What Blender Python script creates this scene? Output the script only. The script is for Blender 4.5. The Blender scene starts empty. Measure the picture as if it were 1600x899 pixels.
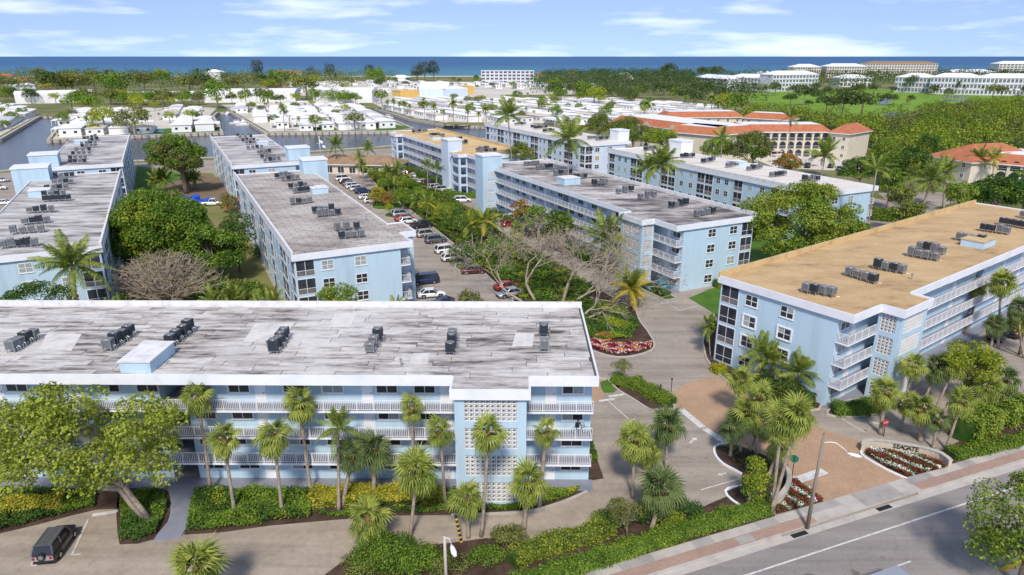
import bpy, math, random
import numpy as np
from mathutils import Vector, Matrix, Euler
R_ = math.radians
sc = bpy.context.scene
C = sc.collection
random.seed(7)
rng = np.random.default_rng(7)

# ------------------------------------------------------------------ camera
CAM_H, FPX = 38.0, 1067.0
PITCH = math.atan2(449.5 - 88.0, FPX)
cam_d = bpy.data.cameras.new('camera')
cam = bpy.data.objects.new('camera', cam_d)
C.objects.link(cam)
cam.location = (0, 0, CAM_H)
cam.rotation_euler = (math.pi / 2 - PITCH, 0, 0)
cam_d.sensor_width = 36.0
cam_d.lens = 36.0 * FPX / 1600.0
cam_d.clip_start = 0.5
cam_d.clip_end = 90000
sc.camera = cam

# ------------------------------------------------------------------ light
SUN_EL, SUN_AZ = R_(47), R_(181)      # azimuth measured clockwise from +Y (the view direction)
world = bpy.data.worlds.new('World')
sc.world = world
world.use_nodes = True
wn = world.node_tree
bg = wn.nodes['Background']
sky = wn.nodes.new('ShaderNodeTexSky')
sky.sky_type = 'NISHITA'
sky.sun_disc = False
sky.sun_elevation = SUN_EL
sky.sun_rotation = SUN_AZ
sky.altitude = 0
sky.air_density = 1.0
sky.dust_density = 0.1
sky.ozone_density = 2.0
_tc0 = wn.nodes.new('ShaderNodeTexCoord')
_va = wn.nodes.new('ShaderNodeVectorMath'); _va.operation = 'ADD'; _va.inputs[1].default_value = (0, 0, 0.20)
wn.links.new(_tc0.outputs['Generated'], _va.inputs[0])
_vn = wn.nodes.new('ShaderNodeVectorMath'); _vn.operation = 'NORMALIZE'
wn.links.new(_va.outputs[0], _vn.inputs[0]); wn.links.new(_vn.outputs[0], sky.inputs[0])
# drifting cloud banks, laid out on the sky by direction
tc = wn.nodes.new('ShaderNodeTexCoord')
sep = wn.nodes.new('ShaderNodeSeparateXYZ')
wn.links.new(tc.outputs['Generated'], sep.inputs[0])
def wmath(op, a, b=None):
    n = wn.nodes.new('ShaderNodeMath'); n.operation = op
    for i, v in enumerate((a, b)):
        if v is None: continue
        if isinstance(v, (int, float)): n.inputs[i].default_value = v
        else: wn.links.new(v, n.inputs[i])
    return n.outputs[0]
mp = wn.nodes.new('ShaderNodeMapping')
mp.inputs['Scale'].default_value = (6.0, 6.0, 44.0)
mp.inputs['Location'].default_value = (3.1, 1.7, 0.4)
wn.links.new(tc.outputs['Generated'], mp.inputs[0])
ns = wn.nodes.new('ShaderNodeTexNoise')
ns.inputs['Scale'].default_value = 1.0
ns.inputs['Detail'].default_value = 7
ns.inputs['Roughness'].default_value = 0.52
wn.links.new(mp.outputs[0], ns.inputs['Vector'])
rp = wn.nodes.new('ShaderNodeValToRGB')
rp.color_ramp.elements[0].position = 0.50
rp.color_ramp.elements[0].color = (0, 0, 0, 1)
rp.color_ramp.elements[1].position = 0.84
rp.color_ramp.elements[1].color = (1, 1, 1, 1)
wn.links.new(ns.outputs[0], rp.inputs[0])
mixc = wn.nodes.new('ShaderNodeMix'); mixc.data_type = 'RGBA'
wn.links.new(wmath('MULTIPLY', rp.outputs[0], 0.65), mixc.inputs['Factor'])
tint = wn.nodes.new('ShaderNodeMix'); tint.data_type = 'RGBA'; tint.blend_type = 'MULTIPLY'
tint.inputs['Factor'].default_value = 1.0
wn.links.new(sky.outputs[0], tint.inputs['A'])
tint.inputs['B'].default_value = (1.06, 0.95, 0.97, 1)
wn.links.new(tint.outputs['Result'], mixc.inputs['A'])
mixc.inputs['B'].default_value = (9.2, 9.3, 9.6, 1)
wn.links.new(mixc.outputs['Result'], bg.inputs['Color'])
bg.inputs['Strength'].default_value = 0.108

sun_d = bpy.data.lights.new('sun', 'SUN')
sun = bpy.data.objects.new('sun', sun_d)
C.objects.link(sun)
sun_d.energy = 2.3
sun_d.angle = R_(8.0)
sun_d.color = (1.0, 0.93, 0.83)
sdir = Vector((math.sin(SUN_AZ) * math.cos(SUN_EL), math.cos(SUN_AZ) * math.cos(SUN_EL), math.sin(SUN_EL)))
sun.rotation_euler = sdir.to_track_quat('Z', 'Y').to_euler()
sun.location = sdir * 200

sc.view_settings.view_transform = 'Standard'
sc.view_settings.look = 'None'
sc.view_settings.exposure = 0.78
sc.view_settings.gamma = 1.0
sc.view_settings.use_curve_mapping = False

# ------------------------------------------------------------------ survey: photo point on a level plane -> world
_s, _c = math.sin(PITCH), math.cos(PITCH)
def G(u, v, z=0.0):
    a = (u - 800) / FPX; b = (v - 449.5) / FPX
    dz = -_s - _c * b; dy = _c - _s * b
    t = (z - CAM_H) / dz
    return Vector((a * t, dy * t, z))
def Zat(v, y):
    b = (v - 449.5) / FPX
    return CAM_H + y * (-_s - _c * b) / (_c - _s * b)
def XAt(u, v, y):
    b = (v - 449.5) / FPX
    return (u - 800) / FPX * y / (_c - _s * b)

# ------------------------------------------------------------------ materials
def new_mat(name):
    m = bpy.data.materials.new(name); m.use_nodes = True
    nt = m.node_tree
    return m, nt, nt.nodes['Principled BSDF']
def node(nt, t, **kw):
    n = nt.nodes.new(t)
    for k, v in kw.items():
        if k.startswith('i_'): n.inputs[k[2:].replace('_', ' ')].default_value = v
        else: setattr(n, k, v)
    return n
def mixcol(nt, fac, a, b, blend='MIX'):
    n = nt.nodes.new('ShaderNodeMix'); n.data_type = 'RGBA'; n.blend_type = blend
    for s, v in (('Factor', fac), ('A', a), ('B', b)):
        if isinstance(v, (int, float)): n.inputs[s].default_value = v
        elif isinstance(v, tuple): n.inputs[s].default_value = (v + (1,))[:4]
        else: nt.links.new(v, n.inputs[s])
    return n.outputs['Result']
def noise(nt, vec, scale, detail=4, rough=0.6, dist=0.0):
    n = nt.nodes.new('ShaderNodeTexNoise')
    n.inputs['Scale'].default_value = scale; n.inputs['Detail'].default_value = detail
    n.inputs['Roughness'].default_value = rough; n.inputs['Distortion'].default_value = dist
    if vec is not None: nt.links.new(vec, n.inputs['Vector'])
    return n.outputs[0]
def ramp(nt, fac, stops):
    n = nt.nodes.new('ShaderNodeValToRGB')
    e = n.color_ramp.elements
    while len(e) < len(stops): e.new(0.5)
    for i, (p, c) in enumerate(stops):
        e[i].position = p; e[i].color = (c if isinstance(c, tuple) else (c, c, c)) + (1,)
    nt.links.new(fac, n.inputs[0])
    return n.outputs[0]
def wpos(nt, scale=(1, 1, 1), rot=0.0):
    g = nt.nodes.new('ShaderNodeNewGeometry')
    m = nt.nodes.new('ShaderNodeMapping')
    m.inputs['Scale'].default_value = scale
    m.inputs['Rotation'].default_value = (0, 0, rot)
    nt.links.new(g.outputs['Position'], m.inputs[0])
    return m.outputs[0]
def bump(nt, b, h, strength=0.3, dist=0.05):
    n = nt.nodes.new('ShaderNodeBump')
    n.inputs['Strength'].default_value = strength; n.inputs['Distance'].default_value = dist
    nt.links.new(h, n.inputs['Height']); nt.links.new(n.outputs[0], b.inputs['Normal'])

def plain(name, col, rough=0.7, metal=0.0, var=0.08, vs=0.6, streak=False, spec=0.3):
    m, nt, b = new_mat(name)
    v = wpos(nt, (1, 1, 0.12) if streak else (1, 1, 1))
    f = noise(nt, v, vs, 5, 0.65)
    lo = tuple(c * (1 - 2.2 * var) for c in col); hi = tuple(min(1, c * (1 + var)) for c in col)
    c = ramp(nt, f, [(0.25, lo), (0.5, col), (0.8, hi)])
    if streak: c = mixcol(nt, 0.16, c, ramp(nt, noise(nt, wpos(nt, (2.2, 2.2, 0.07)), 1.0, 5, 0.65), [(0.30, 0.72), (0.52, 1.0)]), 'MULTIPLY')
    nt.links.new(c, b.inputs['Base Color'])
    b.inputs['Roughness'].default_value = rough; b.inputs['Metallic'].default_value = metal
    b.inputs['Specular IOR Level'].default_value = spec
    return m
def shiny(name, col, rough=0.25, metal=0.0, coat=0.0):
    m, nt, b = new_mat(name)
    b.inputs['Base Color'].default_value = col + (1,)
    b.inputs['Roughness'].default_value = rough; b.inputs['Metallic'].default_value = metal
    b.inputs['Coat Weight'].default_value = coat
    return m

M = {}
M['blue'] = plain('blue_render', (0.475, 0.625, 0.73), 0.8, var=0.075, vs=0.5, streak=True)
M['paleblue'] = plain('pale_blue_render', (0.60, 0.69, 0.79), 0.8, var=0.05, vs=0.5, streak=True)
M['white'] = plain('white_paint', (0.80, 0.81, 0.83), 0.6, var=0.06, vs=0.4)
M['fascia'] = plain('white_fascia_paint', (0.77, 0.78, 0.81), 0.6, var=0.07, vs=0.35)
M['rail'] = plain('white_railing_paint', (0.78, 0.78, 0.79), 0.5, var=0.03)
M['glass'] = shiny('dark_window_glass', (0.035, 0.04, 0.048), 0.12)
M['glass'].node_tree.nodes['Principled BSDF'].inputs['Specular IOR Level'].default_value = 0.6
M['blind'] = plain('window_with_blind_behind', (0.34, 0.37, 0.36), 0.25, var=0.15, vs=1.2)
M['curtain'] = plain('ochre_curtain_behind_glass', (0.45, 0.28, 0.12), 0.3, var=0.2, vs=2)
M['screen'] = plain('dark_insect_screen', (0.04, 0.045, 0.058), 0.9, var=0.35, vs=0.7, spec=0.08)
M['screenlow'] = plain('grey_lower_screen', (0.17, 0.16, 0.16), 0.9, var=0.2, vs=1.1, spec=0.08)
M['concrete'] = plain('pale_concrete', (0.47, 0.43, 0.38), 0.85, var=0.14, vs=0.5)
M['corr'] = plain('grey_walkway_paint', (0.24, 0.25, 0.30), 0.7, var=0.1, vs=0.4)
M['block'] = plain('white_breeze_block', (0.74, 0.735, 0.72), 0.7, var=0.06, vs=0.9)
M['dark'] = plain('deep_shadow_blue_wall', (0.10, 0.15, 0.22), 0.8)
M['acgrey'] = plain('condenser_grey', (0.30, 0.31, 0.32), 0.45, 0.3, var=0.15, vs=3)
M['acdark'] = plain('condenser_dark', (0.055, 0.065, 0.08), 0.45, 0.2, var=0.2, vs=3)
M['acgrille'] = plain('fan_grille_black', (0.03, 0.032, 0.035), 0.6)
M['steel'] = plain('galvanised_steel', (0.42, 0.42, 0.43), 0.45, 0.6, var=0.1, vs=2)
M['bark'] = plain('grey_brown_bark', (0.24, 0.19, 0.145), 0.9, var=0.3, vs=2.5)
M['palmbark'] = plain('palm_trunk_bark', (0.35, 0.285, 0.22), 0.9, var=0.28, vs=3)
M['palebark'] = plain('bleached_bare_branch', (0.36, 0.305, 0.23), 0.9, var=0.25, vs=1.5)
M['boot'] = plain('brown_old_leaf_bases', (0.20, 0.115, 0.05), 0.95, var=0.4, vs=6)
M['wood'] = plain('weathered_pole_wood', (0.25, 0.205, 0.165), 0.9, var=0.2, vs=2, streak=True)
M['black'] = plain('black_rubber', (0.022, 0.022, 0.024), 0.7)
M['yellow'] = plain('yellow_road_paint', (0.70, 0.42, 0.05), 0.7)
M['mark'] = plain('white_road_paint', (0.62, 0.60, 0.58), 0.8, var=0.2, vs=2)
M['chrome'] = shiny('bright_wheel_metal', (0.55, 0.56, 0.58), 0.25, 0.9)
M['cream'] = plain('cream_stucco', (0.66, 0.60, 0.47), 0.85, var=0.08)
M['offwhite'] = plain('far_white_stucco', (0.80, 0.79, 0.78), 0.7, var=0.08, vs=0.1)
M['offgrey'] = plain('pale_grey_far_wall', (0.62, 0.64, 0.70), 0.7, var=0.06, vs=0.1)

# roofs -------------------------------------------------------------
def felt(name, light, mid, dark, rot, stretch, lo, hi, scale=0.35, grid=None, rand=0.0):
    """weathered flat roof: streaks of dirt that run along the felt, patchy wear"""
    m, nt, b = new_mat(name)
    v1 = wpos(nt, stretch, rot)
    if rand:
        oi0 = nt.nodes.new('ShaderNodeObjectInfo'); va = nt.nodes.new('ShaderNodeVectorMath'); va.operation = 'MULTIPLY_ADD'
        nt.links.new(oi0.outputs['Random'], va.inputs[0]); va.inputs[1].default_value = (7, 3, 0); nt.links.new(v1, va.inputs[2]); v1 = va.outputs[0]
    f1 = noise(nt, v1, scale, 7, 0.68, 0.15)
    v2 = wpos(nt)
    f2 = noise(nt, v2, 0.09, 4, 0.6)
    f3 = noise(nt, v2, 1.7, 5, 0.7)
    add = nt.nodes.new('ShaderNodeMath'); add.operation = 'MULTIPLY_ADD'
    nt.links.new(f2, add.inputs[0]); add.inputs[1].default_value = 0.55; nt.links.new(f1, add.inputs[2])
    c = ramp(nt, add.outputs[0], [(lo, dark), ((lo + hi) / 2, mid), (hi, light)])
    c = mixcol(nt, 0.35, c, ramp(nt, f3, [(0.3, 0.55), (0.62, 1.0)]), 'MULTIPLY')
    if rand:
        oi = nt.nodes.new('ShaderNodeObjectInfo')
        c = mixcol(nt, rand, c, ramp(nt, oi.outputs['Random'], [(0.0, 0.5), (0.5, 0.9), (1.0, 1.0)]), 'MULTIPLY')
    if grid:
        bt = nt.nodes.new('ShaderNodeTexBrick')
        vv = wpos(nt, (1, 1, 1), grid[2])
        nt.links.new(vv, bt.inputs['Vector'])
        bt.inputs['Scale'].default_value = 1.0
        bt.inputs['Brick Width'].default_value = grid[0]; bt.inputs['Row Height'].default_value = grid[1]
        bt.inputs['Mortar Size'].default_value = 0.10; bt.offset = 0.5
        bt.inputs['Color1'].default_value = (1, 1, 1, 1); bt.inputs['Color2'].default_value = (0.8, 0.78, 0.76, 1)
        bt.inputs['Mortar'].default_value = (0.42, 0.40, 0.38, 1)
        c = mixcol(nt, 0.7, c, bt.outputs[0], 'MULTIPLY')
    nt.links.new(c, b.inputs['Base Color'])
    b.inputs['Roughness'].default_value = 0.9
    bump(nt, b, f3, 0.2, 0.02)
    return m
AX = R_(116.6)
M['roofF'] = felt('weathered_white_felt', (0.66, 0.635, 0.595), (0.44, 0.405, 0.37), (0.10, 0.085, 0.075), 0.0, (0.30, 1.5, 1), 0.60, 0.84, 0.75, rand=0.35)
M['roofA'] = felt('grey_streaked_felt', (0.62, 0.60, 0.57), (0.40, 0.38, 0.36), (0.12, 0.11, 0.10), -R_(26.6), (0.25, 1.2, 1), 0.60, 0.88, 0.45)
M['roofB'] = felt('brown_grey_gridded_felt', (0.60, 0.555, 0.505), (0.44, 0.395, 0.355), (0.24, 0.205, 0.18), -R_(26.6), (0.5, 0.9, 1), 0.55, 0.9, 0.3, (2.4, 1.1, -R_(26.6)))
M['roofD'] = felt('dark_stained_felt', (0.62, 0.58, 0.54), (0.36, 0.33, 0.31), (0.10, 0.09, 0.085), -AX, (0.35, 1.0, 1), 0.66, 0.92, 0.3)
M['roofT'] = felt('tan_felt', (0.60, 0.42, 0.215), (0.50, 0.335, 0.165), (0.21, 0.14, 0.085), -R_(36.5), (0.35, 0.9, 1), 0.50, 0.90, 0.35)
M['roofC'] = felt('yellow_tan_felt', (0.68, 0.49, 0.235), (0.56, 0.38, 0.17), (0.30, 0.20, 0.11), -AX, (0.5, 0.9, 1), 0.45, 0.85, 0.3)
M['roofE'] = felt('pale_felt', (0.76, 0.70, 0.62), (0.66, 0.59, 0.51), (0.36, 0.32, 0.29), -AX, (0.5, 0.9, 1), 0.45, 0.85, 0.3)
M['tan'] = plain('tan_parapet_felt', (0.58, 0.42, 0.21), 0.9, var=0.15, vs=0.5)
M['parapet'] = plain('white_parapet_felt', (0.72, 0.71, 0.71), 0.85, var=0.12, vs=1.0)

# ground ------------------------------------------------------------
def soil(name, c1, c2, c3, s1=0.25, s2=3.0, rough=0.95, bs=0.2, wear=None):
    m, nt, b = new_mat(name)
    v = wpos(nt)
    f1 = noise(nt, v, s1, 6, 0.65, 0.3); f2 = noise(nt, v, s2, 5, 0.7)
    c = ramp(nt, f1, [(0.3, c1), (0.5, c2), (0.72, c3)])
    c = mixcol(nt, 0.45, c, ramp(nt, f2, [(0.25, 0.55), (0.6, 1.0)]), 'MULTIPLY')
    if wear is not None:
        f3 = noise(nt, wpos(nt, (0.05, 0.9, 1), -wear), 0.6, 4, 0.6, 0.4)
        c = mixcol(nt, 0.8, c, ramp(nt, f3, [(0.36, 0.74), (0.56, 1.0)]), 'MULTIPLY')
        f4 = noise(nt, v, 0.55, 3, 0.5)
        c = mixcol(nt, 0.9, c, ramp(nt, f4, [(0.26, 0.5), (0.33, 1.0)]), 'MULTIPLY')
        vo = nt.nodes.new('ShaderNodeTexVoronoi'); vo.feature = 'DISTANCE_TO_EDGE'; vo.inputs['Scale'].default_value = 0.16
        wv = nt.nodes.new('ShaderNodeMix'); wv.data_type = 'RGBA'; wv.inputs['Factor'].default_value = 0.03
        n2 = nt.nodes.new('ShaderNodeTexNoise'); n2.inputs['Scale'].default_value = 0.8; n2.inputs['Detail'].default_value = 6; nt.links.new(v, n2.inputs['Vector'])
        sc_ = nt.nodes.new('ShaderNodeVectorMath'); sc_.operation = 'MULTIPLY_ADD'; nt.links.new(n2.outputs[1], sc_.inputs[0]); sc_.inputs[1].default_value = (2.5, 2.5, 0); nt.links.new(v, sc_.inputs[2])
        nt.links.new(sc_.outputs[0], vo.inputs['Vector'])
        c = mixcol(nt, 0.16, c, ramp(nt, vo.outputs[0], [(0.004, 0.45), (0.012, 1.0)]), 'MULTIPLY')
    nt.links.new(c, b.inputs['Base Color']); b.inputs['Roughness'].default_value = rough
    b.inputs['Specular IOR Level'].default_value = 0.2
    bump(nt, b, f2, bs, 0.03)
    return m
M['asphalt'] = soil('aged_grey_asphalt', (0.31, 0.265, 0.22), (0.385, 0.33, 0.275), (0.43, 0.375, 0.315), 0.12, 2.2, bs=0.1, wear=R_(116))
M['asphaltF'] = soil('sandy_grey_asphalt', (0.31, 0.255, 0.20), (0.395, 0.33, 0.26), (0.45, 0.38, 0.305), 0.15, 1.6, bs=0.1, wear=R_(8))
M['road'] = soil('worn_road_asphalt', (0.25, 0.225, 0.205), (0.295, 0.268, 0.245), (0.335, 0.305, 0.28), 0.10, 4.0, bs=0.1, wear=R_(21.6))
M['grass'] = soil('mown_grass', (0.055, 0.125, 0.018), (0.08, 0.17, 0.022), (0.13, 0.20, 0.035), 0.3, 6.0)
M['golf'] = soil('bright_fairway', (0.13, 0.25, 0.022), (0.17, 0.30, 0.03), (0.22, 0.32, 0.05), 0.02, 0.3)
M['drylawn'] = soil('patchy_dry_lawn', (0.13, 0.17, 0.035), (0.21, 0.20, 0.07), (0.27, 0.20, 0.10), 0.25, 3.0)
M['mulch'] = soil('dark_bark_mulch', (0.045, 0.028, 0.02), (0.075, 0.048, 0.034), (0.12, 0.08, 0.055), 0.8, 7.0)
M['earth'] = soil('brown_bare_earth', (0.16, 0.105, 0.07), (0.23, 0.16, 0.105), (0.20, 0.17, 0.07), 0.2, 2.0)
M['land'] = soil('sandy_green_land', (0.10, 0.13, 0.035), (0.17, 0.18, 0.065), (0.33, 0.29, 0.19), 0.02, 0.25)
M['sand'] = soil('pale_park_paving', (0.52, 0.48, 0.40), (0.62, 0.58, 0.50), (0.68, 0.64, 0.58), 0.02, 0.3)
M['beach'] = plain('beach_sand', (0.60, 0.52, 0.38), 0.95)
def paver(name, c1, c2, mort, w, h, rot):
    m, nt, b = new_mat(name)
    bt = nt.nodes.new('ShaderNodeTexBrick')
    v = wpos(nt, (1, 1, 1), rot)
    nt.links.new(v, bt.inputs['Vector'])
    bt.inputs['Scale'].default_value = 1.0
    bt.inputs['Brick Width'].default_value = w; bt.inputs['Row Height'].default_value = h
    bt.inputs['Mortar Size'].default_value = 0.012
    bt.inputs['Color1'].default_value = c1 + (1,); bt.inputs['Color2'].default_value = c2 + (1,)
    bt.inputs['Mortar'].default_value = mort + (1,)
    f = noise(nt, wpos(nt), 0.25, 6, 0.65)
    c = mixcol(nt, 0.5, bt.outputs[0], ramp(nt, f, [(0.3, (0.6, 0.58, 0.56)), (0.6, (1.0, 0.95, 0.85))]), 'MULTIPLY')
    nt.links.new(c, b.inputs['Base Color']); b.inputs['Roughness'].default_value = 0.85
    bump(nt, b, bt.outputs[1], -0.4, 0.01)
    return m
M['paver'] = paver('clay_driveway_pavers', (0.43, 0.275, 0.175), (0.52, 0.355, 0.235), (0.36, 0.235, 0.15), 0.22, 0.11, R_(-20))
M['brickwalk'] = paver('red_brick_verge', (0.36, 0.20, 0.15), (0.42, 0.27, 0.21), (0.40, 0.34, 0.29), 0.22, 0.11, R_(-20.9))

# water ---------------------------------------------------------------
def water(name, near, far, y0, y1, rough, wscale, wstr):
    m, nt, b = new_mat(name)
    g = nt.nodes.new('ShaderNodeNewGeometry'); s = nt.nodes.new('ShaderNodeSeparateXYZ')
    nt.links.new(g.outputs['Position'], s.inputs[0])
    mr = nt.nodes.new('ShaderNodeMapRange')
    mr.inputs[1].default_value = y0; mr.inputs[2].default_value = y1
    nt.links.new(s.outputs[1], mr.inputs[0])
    f = noise(nt, wpos(nt, (0.25, 1, 1)), 0.004 if y1 > 2000 else 0.05, 6, 0.6)
    ad = nt.nodes.new('ShaderNodeMath'); ad.operation = 'MULTIPLY_ADD'
    nt.links.new(f, ad.inputs[0]); ad.inputs[1].default_value = 0.35; nt.links.new(mr.outputs[0], ad.inputs[2])
    sb = nt.nodes.new('ShaderNodeMath'); sb.operation = 'SUBTRACT'; nt.links.new(ad.outputs[0], sb.inputs[0]); sb.inputs[1].default_value = 0.175
    nt.links.new(ramp(nt, sb.outputs[0], [(0.0, near), (0.35, tuple((a + c) / 2 for a, c in zip(near, far))), (1.0, far)]), b.inputs['Base Color'])
    b.inputs['Roughness'].default_value = rough
    b.inputs['IOR'].default_value = 1.33
    h = noise(nt, wpos(nt, (0.6, 1, 1)), wscale, 4, 0.6)
    bump(nt, b, h, wstr, 0.3)
    return m
M['mud'] = soil('dark_wet_mud', (0.02, 0.028, 0.012), (0.035, 0.045, 0.018), (0.05, 0.06, 0.025), 0.05, 0.5)
M['canal'] = water('brackish_canal_water', (0.075, 0.07, 0.06), (0.05, 0.06, 0.075), 240, 420, 0.2, 0.8, 0.25)
M['canal'].node_tree.nodes['Principled BSDF'].inputs['Specular IOR Level'].default_value = 0.3
M['sea'] = water('open_sea_water', (0.075, 0.23, 0.30), (0.045, 0.125, 0.26), 1450, 3600, 0.55, 0.05, 0.4)
M['sea'].node_tree.nodes['Principled BSDF'].inputs['Specular IOR Level'].default_value = 0.15
M['homeroof'] = plain('warm_white_roof', (0.86, 0.845, 0.81), 0.6, var=0.05, vs=0.15)
M['greyroof'] = plain('pale_grey_roof', (0.58, 0.58, 0.58), 0.7, var=0.1, vs=0.3)
M['beigeroof'] = plain('beige_roof', (0.62, 0.54, 0.44), 0.7, var=0.1, vs=0.3)
M['seam'] = plain('dark_roof_seam', (0.09, 0.08, 0.075), 0.95)

# foliage -----------------------------------------------------------------
def leafm(name, dark, mid, light, accent=None, rough=0.55, trans=0.35):
    m, nt, b = new_mat(name)
    g = nt.nodes.new('ShaderNodeNewGeometry')
    oi = nt.nodes.new('ShaderNodeObjectInfo')
    f = noise(nt, wpos(nt), 0.7, 3, 0.6)
    a = nt.nodes.new('ShaderNodeMath'); a.operation = 'MULTIPLY_ADD'
    nt.links.new(g.outputs['Random Per Island'], a.inputs[0]); a.inputs[1].default_value = 0.45
    nt.links.new(f, a.inputs[2])
    a2 = nt.nodes.new('ShaderNodeMath'); a2.operation = 'MULTIPLY_ADD'
    nt.links.new(oi.outputs['Random'], a2.inputs[0]); a2.inputs[1].default_value = 0.22
    nt.links.new(a.outputs[0], a2.inputs[2])
    dark, mid, light = [tuple(min(.9, x * k_) for x in c_) for c_, k_ in ((dark, 1.25), (mid, 1.4), (light, 1.35))]
    st = [(0.46, dark), (0.74, mid), (1.0 if not accent else 0.93, light)]
    if accent: st.append((1.0, accent))
    c = ramp(nt, a2.outputs[0], st)
    nt.links.new(c, b.inputs['Base Color'])
    b.inputs['Roughness'].default_value = rough
    b.inputs['Specular IOR Level'].default_value = 0.25
    t = nt.nodes.new('ShaderNodeBsdfTranslucent'); nt.links.new(c, t.inputs[0])
    mx = nt.nodes.new('ShaderNodeMixShader'); mx.inputs[0].default_value = trans
    nt.links.new(b.outputs[0], mx.inputs[1]); nt.links.new(t.outputs[0], mx.inputs[2])
    nt.links.new(mx.outputs[0], nt.nodes['Material Output'].inputs[0])
    return m
M['lf_green'] = leafm('mid_green_leaf', (0.042, 0.092, 0.012), (0.098, 0.175, 0.02), (0.20, 0.285, 0.035))
M['lf_dark'] = leafm('deep_green_leaf', (0.018, 0.052, 0.010), (0.04, 0.095, 0.016), (0.09, 0.16, 0.028))
M['lf_olive'] = leafm('olive_leaf', (0.055, 0.075, 0.018), (0.12, 0.14, 0.032), (0.21, 0.22, 0.06))
M['lf_lime'] = leafm('yellow_green_leaf', (0.09, 0.13, 0.012), (0.20, 0.25, 0.02), (0.36, 0.38, 0.035))
M['lf_grape'] = leafm('sea_grape_leaf', (0.07, 0.105, 0.012), (0.165, 0.215, 0.022), (0.30, 0.34, 0.05))
M['lf_yellow'] = leafm('yellow_croton_leaf', (0.12, 0.14, 0.015), (0.36, 0.31, 0.03), (0.52, 0.43, 0.055), (0.56, 0.48, 0.11))
M['lf_fan'] = leafm('fan_palm_blade', (0.06, 0.085, 0.018), (0.15, 0.19, 0.032), (0.30, 0.33, 0.065), trans=0.3)
M['lf_fand'] = leafm('dark_fan_palm_blade', (0.035, 0.06, 0.022), (0.075, 0.115, 0.035), (0.15, 0.19, 0.06), trans=0.3)
M['lf_coco'] = leafm('feather_palm_leaflet', (0.04, 0.07, 0.014), (0.10, 0.145, 0.022), (0.23, 0.27, 0.04), trans=0.3)
M['lf_cocoy'] = leafm('yellowing_palm_leaflet', (0.10, 0.12, 0.015), (0.24, 0.24, 0.03), (0.48, 0.36, 0.04), (0.55, 0.38, 0.04), trans=0.3)
M['lf_bark'] = plain('twig_brown', (0.34, 0.275, 0.20), 0.9, var=0.25, vs=1.0)
M['lf_red'] = leafm('red_bloom', (0.07, 0.006, 0.009), (0.16, 0.008, 0.014), (0.30, 0.018, 0.022), trans=0.2)
M['lf_white'] = leafm('white_bloom', (0.30, 0.33, 0.24), (0.62, 0.60, 0.55), (0.80, 0.78, 0.75), trans=0.2)
M['lf_orange'] = leafm('orange_bloom', (0.30, 0.12, 0.03), (0.55, 0.27, 0.08), (0.70, 0.42, 0.18), trans=0.2)
M['lf_rust'] = leafm('rusty_leaf', (0.12, 0.06, 0.02), (0.28, 0.13, 0.03), (0.42, 0.22, 0.05), trans=0.25)
M['lf_mang'] = leafm('mangrove_leaf', (0.06, 0.10, 0.010), (0.155, 0.22, 0.016), (0.31, 0.36, 0.03), trans=0.3)
M['lf_far'] = leafm('distant_dark_leaf', (0.028, 0.055, 0.018), (0.055, 0.09, 0.026), (0.10, 0.135, 0.035), trans=0.3)
M['lf_pine'] = leafm('grey_green_needles', (0.022, 0.035, 0.022), (0.045, 0.06, 0.035), (0.08, 0.095, 0.05), trans=0.2)
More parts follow.
